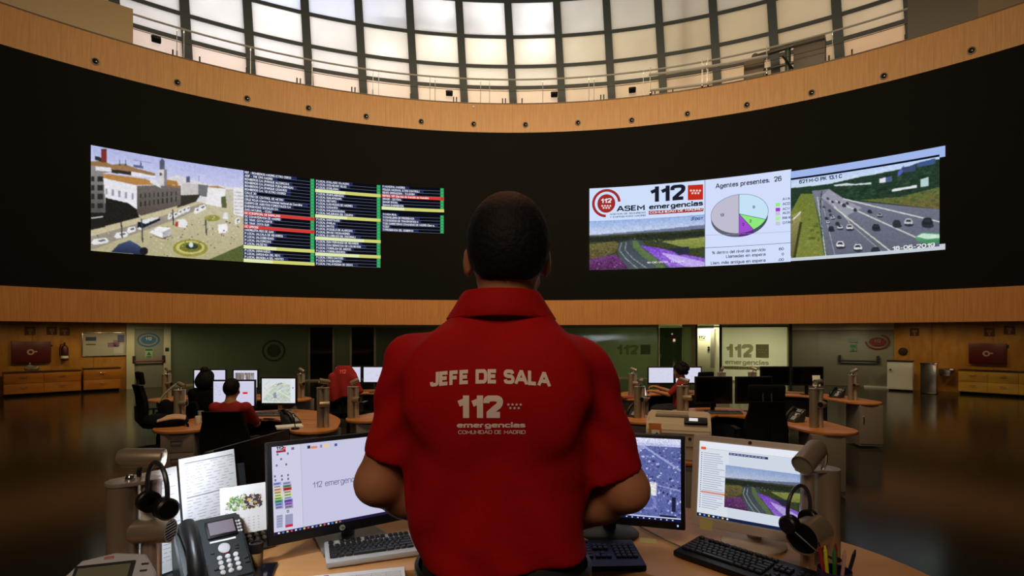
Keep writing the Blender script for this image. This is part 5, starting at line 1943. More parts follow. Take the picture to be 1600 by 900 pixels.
def desk_column(label, loc, rz=0.0, H=.42, lamp=(1, -.3, -.2), spk=1, s=1.0, ls=None, sz=.60, group='metal lamp columns on the desks'):
    """twin-tube desk column with a reading lamp on top and a round loudspeaker on its side"""
    o = thing('desk_column', label, 'desk lamp column', loc, rz, group)
    b = MB(); b.cyl((-.03 * s, .01 * s, 0), (-.03 * s, .01 * s, H), .042 * s, seg=28); b.build('tube', m_alu, o)
    b = MB(); b.cyl((.045 * s, 0, 0), (.045 * s, 0, H - .004), .028 * s, seg=24); b.build('tube', m_alu2, o)
    b = MB(); b.prism(stroke([(-.03 * s, .01 * s), (.045 * s, 0)], [.046 * s, .032 * s]), H - .003, H + .008, .002); b.build('top_plate', m_alu2, o)
    L = Vector(lamp).normalized()
    ls = ls or s
    c = Vector((.02 * s, 0, H + .075 * s))
    b = MB(); b.tube([(.015 * s, 0, H), (.012 * s, 0, H + .03 * s), c - Vector((0, 0, .02 * s))], .007 * s, 8); b.ell((-.01 * s, -.0, H + .012), (.014 * s, .014 * s, .014 * s), 10); b.build('lamp_stalk', m_chrome, o)
    b = MB(); b.lathe([(0, -.062), (.02, -.06), (.027, -.045), (.028, .05), (.0285, .056), (.026, .056), (.025, .0), (0, -.01)], 26, frame(c, L.orthogonal(), L) @ Matrix.Diagonal((ls, ls, ls, 1)))
    hd = b.build('lamp_head', m_alu, o)
    b = MB(); b.lathe([(0, .046), (.0252, .046), (.0252, .049), (0, .051)], 22, frame(c, L.orthogonal(), L) @ Matrix.Diagonal((ls, ls, ls, 1))); b.build('lamp_glass', M('lamp_glass', (150, 150, 130), .08, spec=.8), hd)
    if spk:
        D = Vector((spk, -.55, .02)).normalized()
        c = Vector((.045 * s, -.03 * s, H * sz))
        b = MB(); b.lathe([(0, -.05), (.03, -.05), (.033, -.044), (.033, .05), (.0335, .056), (.03, .056), (.029, .04), (0, .04)], 28, frame(c, D.orthogonal(), D) @ Matrix.Diagonal((ls, ls, ls, 1)))
        sp_ = b.build('speaker', m_alu, o)
        b = MB(); T = frame(c, Vector((D.y, -D.x, 0)), D) @ Matrix.Diagonal((ls, ls, ls, 1))
        b.T = T
        b.lathe([(0, .048), (.0292, .048), (.0292, .052), (0, .053)], 24); b.build('grille', m_black_deep, sp_)
        b = MB(); b.T = T
        for k in range(-3, 4):
            w_ = sqrt(max(0, .028 ** 2 - (k * .008) ** 2))
            b.box((0, k * .008, .0535), (w_ * 2, .0022, .003))
        b.build('slat', m_alu2 if ls != s else m_darkp, sp_)
    return o


for args in (
    ('lamp column on the left desk, behind the black bag', (-4.26, 7.05, .74), .4, .42, (.8, -.6, -.4), 1, .95),
    ('lamp column on the right end of the map monitor desk', (-2.31, 6.72, .74), -.2, .48, (-.7, -.6, .2), -1, 1.1),
    ('lamp column beside the red jacket, on the round desk end', (-2.16, 7.48, .74), .1, .42, (.8, .2, .4), 1, 1.05),
    ('lamp column just right of the standing man, nearer of two, beside a black phone', (1.74, 7.5, .74), .3, .42, (-.6, -.6, -.2), -1, 1.05),
    ('lamp column between the curly-haired person and the beige printer', (2.42, 7.8, .74), 0, .40, (.7, -.5, -.2), 1, 1.15),
    ('lamp column on the round right end of the front right desk', (3.72, 6.72, .74), .2, .47, (-.9, -.3, -.05), -1, 1.15),
    ('lamp column at the rear left, beside the left emergency door', (-6.15, 9.8, .74), .2, .42, (.8, -.5, -.5), 1, 1.1),
    ('lamp column behind and right of the map monitor', (-3.78, 9.85, .74), -.2, .42, (-.7, .2, .3), 1, 1.0),
    ('lamp column rising behind, just right of the standing man, with a dark lamp head', (2.18, 9.95, .74), .1, .42, (.7, -.5, -.3), 1, 1.05),
    ('lamp column in front of the cream door, behind the dark monitors', (3.9, 10.25, .74), 0, .42, (-.5, -.6, -.5), 1, 1.05),
    ('lamp column in front of the big glass emblem, behind the dark monitors', (4.5, 10.3, .74), 0, .42, (.8, -.6, -.4), 1, 1.05),
    ('lamp column at the far right end of the rear right desk', (5.88, 9.5, .74), -.1, .43, (.8, -.2, .5), -1, 1.0),
):
    desk_column(*args)


# ---------- monitors
def monitor(label, loc, rz, W=.53, H=.33, gap=.1, content=None, group='monitors in the hall', silver=False):
    o = thing('monitor', label, 'monitor', loc, rz, group)
    bz = .023
    fm = M('silver_plastic', (205, 190, 172), .4) if silver else m_blackp
    b = MB(); b.box((0, .012, gap + H / 2), (W, .03, H), .006); b.box((0, .035, gap + H / 2), (W * .6, .03, H * .6), .012); b.build('housing', fm, o)
    if content is None:
        b = MB(); b.box((0, -.0035, gap + H / 2 + .006), (W - 2 * bz, .002, H - 2 * bz - .012)); b.build('screen', m_screen_off, o)
    else:
        x0, z0 = -W / 2 + bz, gap + bz + .012
        M_ = o.matrix_basis
        pl_ = Plane(M_ @ Vector((x0, -.004, z0)), M_.to_3x3() @ Vector((1, 0, 0)), (0, 0, 1))
        d = Disp(pl_)
        content(d, W - 2 * bz, H - 2 * bz - .012)
        d.build('screen', o)
    b = MB(); b.box((0, .05, gap * .6 + .05), (.06, .025, gap + .14), .006); b.build('stand_neck', m_steel if content else m_blackp, o)
    b = MB(); b.prism([(-.12, -.06), (.12, -.06), (.1, .12), (-.1, .12)], 0, .012, .004); b.build('stand_foot', m_steel if content else m_blackp, o)
    return o


def ui_white(red=True, seed=1):
    def f(d, w_, h):
        r = random.Random(seed)
        d.quad(0, 0, w_, h, (206, 204, 228), .0005, 1)
        d.quad(0, h * .96, w_, h, (226, 226, 240), .001, 1)
        for k in range(12):
            x, y = r.uniform(.03, .16) * w_, r.uniform(.45, .85) * h
            d.quad(x, y, x + .02 * w_, y + .015 * h, (150, 150, 176), .001, 1)
        if red:
            d.quad(w_ * .72, h * .48, w_ * .84, h * .56, (206, 40, 44), .001, 1)
    return f


def ui_plain(seed=2, dark=False):
    def f(d, w_, h):
        r = random.Random(seed)
        d.quad(0, 0, w_, h, (212, 212, 232), .0005, 1)
        for k in range(16):
            x, y = r.uniform(.05, .8) * w_, r.uniform(.1, .9) * h
            d.quad(x, y, x + r.uniform(.03, .12) * w_, y + .012 * h, (176, 178, 200), .001, 1)
        if dark:
            for k in range(120):
                x = r.uniform(.04, .86) * w_
                d.quad(x, h * r.uniform(.1, .8), x + .02 * w_, h * .86, r.choice([(120, 104, 96), (150, 140, 134), (90, 84, 84)]), .001, 1)
    return f


def ui_map(d, w_, h):
    r = random.Random(5)
    im = Img(d.s, 0, w_, 0, h, 120, 80, uv=True)
    im.fill((214, 220, 224))
    im.poly([(.05, .1), (.05, .25), (.35, .7), (.6, .82), (.85, .75), (.85, .05), (.4, .05)], (196, 206, 200))
    for k in range(170):
        x, y = r.uniform(.06, .82), r.uniform(.08, .76)
        a = r.choice([.7, .75, -.8, .68])
        L = r.uniform(.04, .2)
        im.line((x, y), (x + L * cos(a), y + L * sin(a) * 1.3), .006, r.choice([(236, 238, 232), (140, 160, 104), (120, 130, 142), (176, 190, 120)]))
    for p, q_ in (((.05, .22), (.4, .75)), ((.35, .7), (.85, .8)), ((.3, .05), (.5, .5)), ((.2, .4), (.55, .02)), ((.5, .5), (.85, .2))):
        im.line(p, q_, .02, (226, 230, 190))
    im.poly([(.35, .2), (.45, .2), (.42, .45), (.34, .4)], (140, 146, 170)); im.poly([(.45, .7), (.62, .78), (.6, .84), (.46, .78)], (150, 154, 150))
    im.rect(.86, 0, 1, 1, (222, 224, 234)); im.ell(.93, .62, .02, .03, (120, 124, 150))
    d.img(im, .0008)


monitor('wide bright monitor in front of the person in red, showing a small red box', (-3.9, 7.72, .74), .06, .60, .40, .10, ui_white())
monitor('bright monitor showing a green street map, left', (-3.37, 7.95, .74), -.02, .53, .41, .11, ui_map)
monitor('bright monitor behind the person in dark clothes, leftmost of the rear row', (-5.28, 9.62, .74), .05, .57, .36, .17, ui_white(False, 3))
monitor('bright monitor with a brown picture strip, behind the person in red', (-4.72, 9.75, .74), 0, .46, .36, .16, ui_plain(4, True))
monitor('bright monitor left of the hanging red jacket', (-3.2, 10.75, .74), .05, .52, .345, .17, ui_white(True, 6))
monitor('bright monitor right of the hanging red jacket', (-2.66, 10.75, .74), -.03, .52, .345, .17, ui_plain(7))
monitor('bright monitor that the curly-haired person is facing', (2.87, 10.6, .74), .03, .52, .345, .17, ui_plain(8))
monitor('bright monitor between the curly head and the black headrest', (3.4, 10.62, .74), -.03, .52, .345, .17, ui_plain(9))
monitor('switched-off dark monitor on the front right desk, left of two', (2.95, 8.05, .74), .0, .55, .40, .12)
monitor('switched-off dark monitor on the front right desk, behind the big black chair', (3.54, 8.05, .74), .02, .55, .40, .12)
monitor('switched-off dark monitor at the far right, left of two side by side', (4.97, 10.4, .74), 0, .56, .36, .17)
monitor('switched-off dark monitor at the far right, right of two side by side', (5.56, 10.35, .74), -.05, .58, .36, .17)


# ---------- office chairs (facing +Y)
def office_chair(label, loc, rz, headrest=0, wide=.48, back_h=.56, arms=True, seat_z=.47):
    o = thing('office_chair', label, 'chair', loc, rz, 'black office chairs')
    b = MB()
    for k in range(5):
        a = 2 * pi * k / 5 + .3
        b.tube([(0, 0, .1), (.16 * cos(a), .16 * sin(a), .095), (.31 * cos(a), .31 * sin(a), .07)], .022, 8, rs=[.03, .024, .017])
    b.build('base', m_blackp, o)
    for k in range(5):
        a = 2 * pi * k / 5 + .3
        p = Vector((.31 * cos(a), .31 * sin(a), .028)); e = Vector((-sin(a), cos(a), 0)) * .022
        b = MB(); b.cyl(p - e, p + e, .028, seg=16, bev=.006); b.build('caster', m_blackp, o)
    b = MB(); b.cyl((0, 0, .08), (0, 0, seat_z - .06), .025, seg=14); b.cyl((0, 0, .08), (0, 0, .26), .034, seg=14); b.build('gas_column', m_blackp, o)
    b = MB(); b.box((0, .02, seat_z - .01), (wide, .48, .09), .04, seg=3); b.build('seat', m_fabric, o)
    b = MB()
    n = 8
    vs, fs = [], []
    for i in range(n + 1):
        t = i / n
        z = seat_z + .06 + back_h * t
        y = -.23 - .05 * t + .035 * sin(pi * t)
        hw_ = wide / 2 * (.88 + .14 * sin(pi * min(1, t * 1.3)) - .1 * t)
        for (x, dy) in ((-hw_, .03), (-hw_ * .5, .0), (hw_ * .5, .0), (hw_, .03), (hw_, -.03), (hw_ * .5, -.06), (-hw_ * .5, -.06), (-hw_, -.03)):
            vs.append((x, y + dy, z))
    for i in range(n):
        for k in range(8):
            fs.append((i * 8 + k, i * 8 + (k + 1) % 8, i * 8 + 8 + (k + 1) % 8, i * 8 + 8 + k))
    fs += [tuple(range(7, -1, -1)), tuple(n * 8 + k for k in range(8))]
    b.raw(vs, fs); b.build('backrest', m_fabric, o, angle=50)
    b = MB(); b.tube([(0, 0, seat_z - .06), (0, -.2, seat_z - .05), (0, -.3, seat_z + .08), (0, -.31, seat_z + .3)], .02, 8); b.build('back_bar', m_blackp, o)
    if headrest:
        zt = seat_z + .06 + back_h
        b = MB(); b.box((0, -.25, zt + .105), (headrest, .06, .2), .03, Matrix.Rotation(radians(8), 4, 'X'), 3); b.build('headrest', m_fabric, o, angle=50)
        b = MB(); b.cyl((-.05, -.29, zt - .06), (-.05, -.27, zt + .12), .01, seg=8); b.cyl((.05, -.29, zt - .06), (.05, -.27, zt + .12), .01, seg=8); b.build('headrest_post', m_darkp, o)
    if arms:
        for s in (-1, 1):
            x = s * (wide / 2 + .03)
            b = MB(); b.tube([(s * .15, 0, seat_z - .05), (x, 0, seat_z - .04), (x + s * .01, 0, seat_z + .08), (x, 0, seat_z + .19)], .014, 8)
            b.box((x, .02, seat_z + .2), (.07, .26, .03), .012); b.build('armrest', m_blackp, o)
    return o


office_chair('black high-back office chair with headrest, turned sideways by the left emergency door', (-5.62, 8.75, 0), -.75, .3, .48, .56)
office_chair('black office chair of the person in red, seen from behind', (-3.2, 6.33, 0), .05, 0, .54, .50)
office_chair('black office chair of the person in dark clothes', (-4.50, 7.85, 0), -.1, 0, .5, .42)
office_chair('black office chair draped with the red jacket', (-2.9, 9.75, 0), .0, .26, .5, .50)
office_chair('black office chair with tall headrest, behind the curly-haired person', (3.12, 9.35, 0), .35, .3, .44, .52)
office_chair('large black office chair with wide headrest, in front of the dark monitors', (3.17, 7.05, 0), -.1, .44, .52, .52)


# ---------- phones
def desk_phone(label, loc, rz, group='black desk phones', tilt=radians(40), W=.195, Lf=.23):
    o = thing('desk_phone', label, 'phone', loc, rz, group)
    c, s = cos(tilt), sin(tilt)
    z0 = .02
    prof = [(0, 0), (0, z0), (Lf * c, z0 + Lf * s), (Lf * c + .02, z0 + Lf * s - .012), (Lf * c - .02, 0)]
    b = MB()
    bm = bmesh.new()
    va = [bm.verts.new((-W / 2, y, z)) for y, z in prof]
    vb = [bm.verts.new((W / 2, y, z)) for y, z in prof]
    bm.faces.new(va[::-1]); bm.faces.new(vb)
    for i in range(5):
        j = (i + 1) % 5
        bm.faces.new((va[i], va[j], vb[j], vb[i]))
    bmesh.ops.bevel(bm, geom=list(bm.edges), offset=.007, segments=2, affect='EDGES')
    b.dump(bm); b.build('body', M('phone_slate', (46, 52, 54), .38), o)
    # face coordinates: u right from the centre, v up the slope from the front edge
    T = Matrix(((1, 0, 0, 0), (0, c, -s, 0), (0, s, c, z0), (0, 0, 0, 1)))
    B = lambda: setattr(q_ := MB(), 'T', T) or q_
    b = B(); b.box((.033, .178, .004), (.088, .062, .012), .004); b.build('display_bezel', m_blackp, o)
    b = B(); b.box((.033, .178, .011), (.074, .046, .002)); b.build('display', M('phone_lcd', (120, 112, 120), .25), o)
    b = B(); b.box((.03, .136, .002), (.075, .006, .004), .001); b.build('label_strip', m_paper, o)
    b = B(); b.lathe([(0, 0), (.017, 0), (.017, .004), (.012, .006), (0, .005)], 24, Matrix.Translation((.028, .108, .001))); b.build('navigation_wheel', M('key_silver', (196, 198, 200), .35), o)
    for i in range(12):
        x = .009 + (i % 3) * .023; y = .028 + (i // 3) * .0165
        b = B(); b.lathe([(0, 0), (.0075, 0), (.0075, .004), (.005, .0055), (0, .0055)], 14, Matrix.Translation((x, y, .001))); b.build('key', M('key_silver', (196, 198, 200), .35), o)
    b = B(); b.box((.03, .0895, .002), (.012, .005, .004), .001); b.build('hold_key', m_red, o)
    for x, y in ((-.006, .1), (.064, .11), (.064, .1), (-.006, .045), (.082, .06), (.082, .045)):
        b = B(); b.box((x, y, .002), (.012, .008, .005), .002); b.build('function_key', m_darkp, o)
    for k in range(8):
        b = B(); b.lathe([(0, 0), (.0042, 0), (.004, .003), (0, .0035)], 10, Matrix.Translation((.085 + (k % 2) * .009 - .005, .158 + (k // 2) * .012, .001))); b.build('line_key', M('key_silver', (196, 198, 200), .35), o)
    # handset lying along the left side
    b = B()
    pts = [(-.062, .022, .022), (-.062, .045, .034), (-.062, .11, .042), (-.062, .17, .034), (-.062, .205, .024)]
    b.tube(pts, .02, 16, rs=[.021, .025, .02, .025, .022])
    b.ell((-.062, .03, .016), (.027, .03, .016), 16); b.ell((-.062, .195, .016), (.027, .03, .016), 16)
    b.build('handset', m_blackp, o, angle=60)
    b = MB(); b.tube([(-.09, .02, .02), (-.12, -.0, .008), (-.13, .06, .006), (-.11, .12, .008), (-.09, .13, .02)], .003, 6); b.build('cord', m_blackp, o)
    return o


ph0 = desk_phone('large slate desk phone with silver keys at the front left of the near desk', (-.866, 1.641, 1.12), radians(42))
for lb, lc, a in (('black desk phone near the right end of the map monitor desk', (-2.72, 6.95, .74), 1.2), ('black desk phone on the desk just right of the standing man', (1.62, 7.55, .74), -1.0),
                  ('black desk phone on the round end of the front right desk', (3.6, 7.15, .74), -1.3), ('black desk phone by the far right lamp column', (5.75, 9.85, .74), -1.2),
                  ('black desk phone standing behind the white calendar on the near desk', (-.905, 1.90, 1.12), radians(44))):
    dup(ph0, lb, lc, a)


# ---------- keyboards
def keyboard(label, loc, rz, body, full=False, W=.45, D=.165, group='keyboards'):
    o = thing('keyboard', label, 'keyboard', loc, rz, group)
    b = MB()
    T = Matrix.Rotation(radians(4), 4, 'X')
    b.T = T
    b.box((0, D / 2, .014), (W, D, .02), .006)
    b.build('case', body, o)
    kz = .027
    rows = []
    x0 = -W / 2 + .012
    u = .0185
    keys = {'function_key': [], 'key': [], 'space_bar': [], 'number_pad_key': [], 'arrow_key': []}
    yf = D - .022
    for k, gx in enumerate((0, 2, 3, 4, 5, 6.5, 7.5, 8.5, 9.5, 11, 12, 13, 14)):
        keys['function_key'].append((x0 + gx * u + u / 2, yf, u))
    for r in range(4):
        y = D - .052 - r * .0195
        x = x0
        ws = {0: [1] * 13 + [2], 1: [1.5] + [1] * 12 + [1.5], 2: [1.75] + [1] * 11 + [2.25], 3: [2.25] + [1] * 10 + [2.75]}[r]
        for w_ in ws:
            keys['key'].append((x + w_ * u / 2, y, w_ * u)); x += w_ * u
    y = D - .052 - 4 * .0195
    x = x0
    for k, w_ in enumerate([1.5, 1.1, 1.4, 6, 1.4, 1.1, 1.1, 1.4]):
        keys['space_bar' if k == 3 else 'key'].append((x + w_ * u / 2, y, w_ * u)); x += w_ * u
    for r in range(5):
        for k in range(4):
            keys['number_pad_key'].append((W / 2 - .012 - (3.5 - k) * u, D - .052 - r * .0195, u))
    xa = x0 + 15.3 * u
    for k in range(3):
        for r in (0, 1):
            keys['arrow_key'].append((xa + (k + .5) * u, D - .052 - r * .0195, u))
        keys['arrow_key'].append((xa + (k + .5) * u, D - .052 - 4 * .0195, u))
    keys['arrow_key'].append((xa + 1.5 * u, D - .052 - 3 * .0195, u))
    for nm, ks in keys.items():
        if full:
            for (x, y, w_) in ks:
                b = MB(); b.T = T; b.box((x, y, kz), (w_ - .002, .0172, .009), .003, seg=1); b.build(nm, m_key, o)
        else:
            b = MB(); b.T = T
            for (x, y, w_) in ks:
                b.box((x, y, kz), (w_ - .002, .0172, .009), .003, seg=1)
            b.build(nm + 's', m_key, o)
    return o


m_key = M('key_black', (24, 27, 28), .4)
keyboard('silver-rimmed keyboard with black keys on the near desk, left', (-.3875, 1.85, 1.12), radians(21), M('silver_plastic_light', (184, 188, 188), .4), True)
keyboard('plain black keyboard on the near desk right of the standing man', (.205, 1.745, 1.12), radians(2), m_blackp, False, .45, .19)
keyboard('black keyboard turned towards the silver monitor, right', (.55 + .145, 1.875 - .17, 1.12), radians(-49.6), m_blackp, False, .45, .17)
keyboard('grey keyboard on the desk of the person in red', (-3.42, 7.62, .74), .05, M('mid_grey_plastic', (90, 88, 84), .5), False)
keyboard('grey keyboard in front of the left dark monitor, front right desk', (3.05, 7.8, .74), -.05, M('mid_grey_plastic', (90, 88, 84), .5), False)

# ---------- small things on the far desks
o = thing('mug', 'white mug on the left end of the left desk', 'mug', (-3.98, 6.98, .74), .4)
b = MB(); b.lathe([(0, .004), (.03, 0), (.036, .01), (.038, .1), (.034, .1), (.033, .012), (0, .012)], 24); b.build('cup', m_white, o)
b = MB(); b.tube([(.036, 0, .08), (.06, 0, .078), (.066, 0, .05), (.055, 0, .026), (.036, 0, .024)], .006, 8); b.build('handle', m_white, o)
o = thing('plastic_cup', 'clear plastic cup behind the white mug', 'cup', (-4.13, 7.3, .74))
b = MB(); b.lathe([(0, .002), (.026, 0), (.036, .12), (.034, .12), (.025, .006), (0, .006)], 20); b.build('cup', M('cloudy_plastic', (150, 158, 162), .3), o)
o = thing('black_bag', 'soft black bag on the round left end of the left desk', 'bag', (-4.3, 6.85, .74), .3)
b = SDF((-.3, -.25, -.03), (.3, .25, .25), .015)
b.ell((0, 0, .05), (.24, .17, .075), .02); b.ell((-.12, .02, .09), (.12, .12, .06), .05); b.ell((.13, -.03, .07), (.1, .13, .05), .05); b.cut(lambda x, y, z: -z)
b.build('pouch', m_fabric, o)
b = MB(); b.tube([(.2, -.1, .08), (.27, -.16, .03), (.3, -.2, -.1), (.27, -.24, -.35)], .014, 8); b.build('strap', m_fabric, o)
o = thing('folded_cloth', 'beige folded cloth lying on top of the black bag', 'cloth', (-4.22, 6.83, .86), .5)
b = MB()
n = 12
vs = []
for i in range(n + 1):
    for j in range(n + 1):
        x, y = -.15 + .3 * i / n, -.12 + .24 * j / n
        vs.append((x, y, .015 - 1.1 * x * x - 1.3 * y * y + .006 * sin(14 * x + 5 * y) + .006 * sin(21 * y)))
m_ = len(vs)
vs += [(v[0], v[1], v[2] - .014) for v in vs]
fs = []
for i in range(n):
    for j in range(n):
        a = i * (n + 1) + j
        fs.append((a, a + n + 1, a + n + 2, a + 1)); fs.append((m_ + a, m_ + a + 1, m_ + a + n + 2, m_ + a + n + 1))
ring_ = [i * (n + 1) for i in range(n + 1)] + [n * (n + 1) + j for j in range(1, n + 1)] + [i * (n + 1) + n for i in range(n - 1, -1, -1)] + [j for j in range(n - 1, 0, -1)]
for k in range(len(ring_)):
    a, c = ring_[k], ring_[(k + 1) % len(ring_)]
    fs.append((a, c, m_ + c, m_ + a))
b.raw(vs, fs); b.build('cloth', M('beige_cloth', (190, 158, 132), .9), o, angle=60)
tag(MB().box((0, 0, .012), (.3, .2, .024), .003).build('paper_stack', m_paper, loc=(-2.72, 6.72, .74), rot=(0, 0, .5)), 'sheet of paper on the right end of the left desk, below the phone', 'paper')
o = thing('table_mike', 'thin black gooseneck microphone on the right end of the left desk', 'microphone', (-2.6, 6.6, .74))
b = MB(); b.lathe([(0, 0), (.05, 0), (.045, .02), (0, .025)], 20); b.build('base', m_blackp, o)
b = MB(); b.tube([(0, 0, .02), (-.01, 0, .12), (-.06, 0, .2), (-.13, 0, .22)], .006, 8); b.build('gooseneck', m_blackp, o)
b = MB(); b.ell((-.15, 0, .222), (.03, .014, .014), 12); b.build('capsule', m_fabric, o)
# tablet by the curly-haired person
o = thing('tablet', 'small white-screened tablet propped up on the desk of the curly-haired person', 'tablet', (2.38, 10.0, .74), .25)
T = Matrix.Rotation(radians(-20), 4, 'X')
b = MB(); b.T = T; b.box((0, 0, .11), (.17, .012, .21), .005); b.build('case', m_blackp, o)
b = MB(); b.T = T; b.box((0, -.008, .11), (.14, .002, .18)); b.build('screen', M('tablet_white', (214, 216, 230), .4, emit=.7), o)
b = MB(); b.box((0, -.02, .012), (.2, .12, .02), .005); b.build('stand', m_darkp, o)
tag(MB().box((0, 0, .02), (.24, .12, .04), .015).build('pencil_case', M('dull_pink', (160, 70, 66), .6), loc=(2.07, 9.78, .74), rot=(0, 0, .1)), 'dull red pencil case beside the lamp column right of the standing man', 'pencil case')
tag(MB().box((0, 0, .05), (.14, .005, .2), .002).build('note_sheet', m_paper, loc=(5.6, 10.12, .97), rot=(-.1, 0, 0)), 'grey-white sheet standing behind the far right phone', 'paper')
tag(MB().box((0, 0, .1), (.1, .09, .2), .01).build('document_box', M('mid_grey_plastic', (90, 88, 84), .5), loc=(5.6, 10.16, .74), rot=(0, 0, 0)), 'small grey box carrying the sheet at the far right desk', 'box')

# ---------- printer on its cabinet
o = thing('printer_stand', 'grey cabinet carrying the beige printer', 'cabinet', (1.56, 5.15, 0), radians(-18))
b = MB(); b.box((0, 0, .38), (.62, .56, .7), .008); b.build('body', m_ped, o)
b = MB(); b.box((0, 0, .735), (.68, .62, .03), .008); b.build('top', m_desk, o)
b = MB(); b.box((0, -.285, .36), (.6, .016, .62), .004); b.build('door', m_ped, o)
m_pr = M('printer_beige', (186, 168, 144), .5)
o = thing('printer', 'big beige laser printer with a small lit display, right of the standing man', 'printer', (1.56, 5.15, .75), radians(-18))
bm = bmesh.new()
prof = [(-.25, 0), (-.25, .26), (-.2, .33), (-.05, .345), (.03, .385), (.22, .385), (.26, .33), (.26, 0)]
va = [bm.verts.new((-.28, y, z)) for y, z in prof]; vb = [bm.verts.new((.28, y, z)) for y, z in prof]
bm.faces.new(va[::-1]); bm.faces.new(vb)
for i in range(len(prof)):
    j = (i + 1) % len(prof); bm.faces.new((va[i], va[j], vb[j], vb[i]))
bmesh.ops.bevel(bm, geom=list(bm.edges), offset=.014, segments=3, affect='EDGES')
MB().dump(bm).build('body', m_pr, o)
b = MB(); b.box((-.06, .02, .372), (.3, .12, .012), .006, Matrix.Rotation(.2, 4, 'X')); b.build('output_tray', M('printer_shade', (110, 98, 86), .6), o)
b = MB(); b.box((.15, -.17, .35), (.2, .12, .02), .008, Matrix.Rotation(radians(18), 4, 'X')); cp = b.build('control_panel', m_blackp, o)
b = MB(); b.box((.13, -.175, .362), (.075, .055, .004), .001, Matrix.Rotation(radians(18), 4, 'X')); b.build('display', M('tablet_white', (214, 216, 230), .4, emit=.7), cp)
b = MB(); b.box((0, -.252, .13), (.5, .008, .004)); b.box((0, -.252, .24), (.5, .008, .004)); b.build('tray_seam', M('printer_shade', (110, 98, 86), .6), o)
b = MB(); b.box((-.2, -.256, .25), (.11, .004, .15), .001); st = b.build('sticker', M('orange_sticker', (206, 120, 40), .6), o)
b = MB(); b.box((-.195, -.259, .225), (.07, .003, .08)); b.build('sticker_print', m_paper, st)
b = MB(); b.box((-.19, -.261, .22), (.02, .003, .05), 0, Matrix.Rotation(.5, 4, 'Y')); b.build('sticker_mark', m_ink, st)
b = MB(); b.lathe([(0, 0), (.015, 0), (.012, .004), (0, .005)], 12, Matrix.Translation((.1, -.252, .2)) @ Matrix.Rotation(pi / 2, 4, 'X')); b.build('badge', m_darkp, o)

# =================================================================== NEAR DESK (on the dais)
DZ = 1.12
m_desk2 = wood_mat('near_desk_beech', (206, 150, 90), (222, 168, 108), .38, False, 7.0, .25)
o = thing('supervisor_desk', 'near wooden supervisor desk at the bottom of the picture, in front of the standing man', 'desk', (0, 1.9, .38))
P = [(-1.12, 1.3), (-1.02, 1.75), (-.55, 2.1), (0, 2.2), (.52, 2.12), (.93, 1.8), (1.0, 1.35)]
hw = [.33, .36, .38, .38, .38, .36, .33]
P = [(x, y - 1.9) for x, y in P]
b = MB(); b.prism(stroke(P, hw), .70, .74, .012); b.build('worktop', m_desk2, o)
b = MB(); b.prism(stroke(P[1:-1], [.02] * 5), .05, .70); b.build('modesty_panel', M('panel_dark_grey', (40, 38, 36), .6), o)
for x, y, a in ((-1.1, 1.35, .7), (1.0, 1.4, -.7)):
    b = MB(); b.T = Matrix.Translation((x, y - 1.9, 0)) @ rotz(a); b.box((0, 0, .35), (.38, .5, .68), .008); p = b.build('pedestal', m_ped, o)
    for z in (.12, .34, .56):
        c = MB(); c.T = b.T; c.box((0, -.256, z), (.36, .016, .2), .004); c.build('drawer_front', m_ped, p)


def tilted_monitor(label, BL, yaw, tilt, sw, sh, bez, frame_m, gap_z=DZ, screen_m=None, base='flat'):
    """BL: world position of the lower left corner of the lit area"""
    r = Vector((cos(yaw), sin(yaw), 0)); back = Vector((-sin(yaw), cos(yaw), 0))
    u = Vector((0, 0, cos(tilt))) + back * sin(tilt)
    n = r.cross(u)
    BL = Vector(BL)
    cb_ = BL + r * sw / 2
    o = thing('monitor', label, 'monitor', (cb_.x + back.x * .09, cb_.y + back.y * .09, gap_z), yaw, 'monitors on the near desk')
    Mx = Matrix((r, -n, u)).transposed().to_4x4()
    Mx.translation = BL
    bl, br, bb, bt = bez
    b = MB(); b.T = Mx
    b.box(((sw + br - bl) / 2, .017, (sh + bt - bb) / 2), (sw + bl + br, .03, sh + bb + bt), .007)
    b.box((sw / 2, .04, sh / 2), (sw * .62, .035, sh * .62), .015)
    b.build('housing', frame_m, o, world=True)
    b = MB()
    c = BL + r * sw / 2 + u * sh * .4 - n * .05
    f = Vector((cb_.x + back.x * .09, cb_.y + back.y * .09, gap_z))
    b.tube([c, c - n * .02 - u * .05, f + Vector((0, 0, .1)) + back * .02, f + Vector((0, 0, .01)) + back * .02], .025, 10); b.build('stand_neck', frame_m if base != 'flat' else M('stand_grey', (120, 118, 112), .4), o, world=True)
    b = MB()
    if base == 'flat':
        b.T = Matrix.Translation(f) @ rotz(yaw); b.prism([(-.13, -.13), (.13, -.13), (.11, .1), (-.11, .1)], 0, .012, .004); b.build('stand_foot', M('stand_grey', (120, 118, 112), .4), o, world=True)
    else:
        b.T = Matrix.Translation(f); b.lathe([(0, 0), (.11, 0), (.112, .008), (.1, .016), (0, .02)], 32); b.build('stand_foot', frame_m, o, world=True)
    return o, Plane(BL, r, u), Mx


# ---- left monitor
o, pl, Mx = tilted_monitor('wide black monitor on the near desk, left, showing 112 emergencias', (-.785, 1.8156, 1.215), radians(34.2), radians(8), .56, .288, (.018, .018, .034, .016), m_blackp)
SW, SH = .56, .288
d = Disp(pl)
d.quad(0, 0, SW, SH, (197, 197, 224), .0005, 1)
z2 = lambda x, y: pl.inv(400 + x / 5, 680 + y / 5)


def q2(x0, y0, x1, y1, c, off=.0012, dd=d, zz=None):
    zz = zz or z2
    a, b_ = zz(x0, y0), zz(x1, y1)
    dd.quad(min(a[0], b_[0]), min(a[1], b_[1]), max(a[0], b_[0]), max(a[1], b_[1]), c, off, 1)


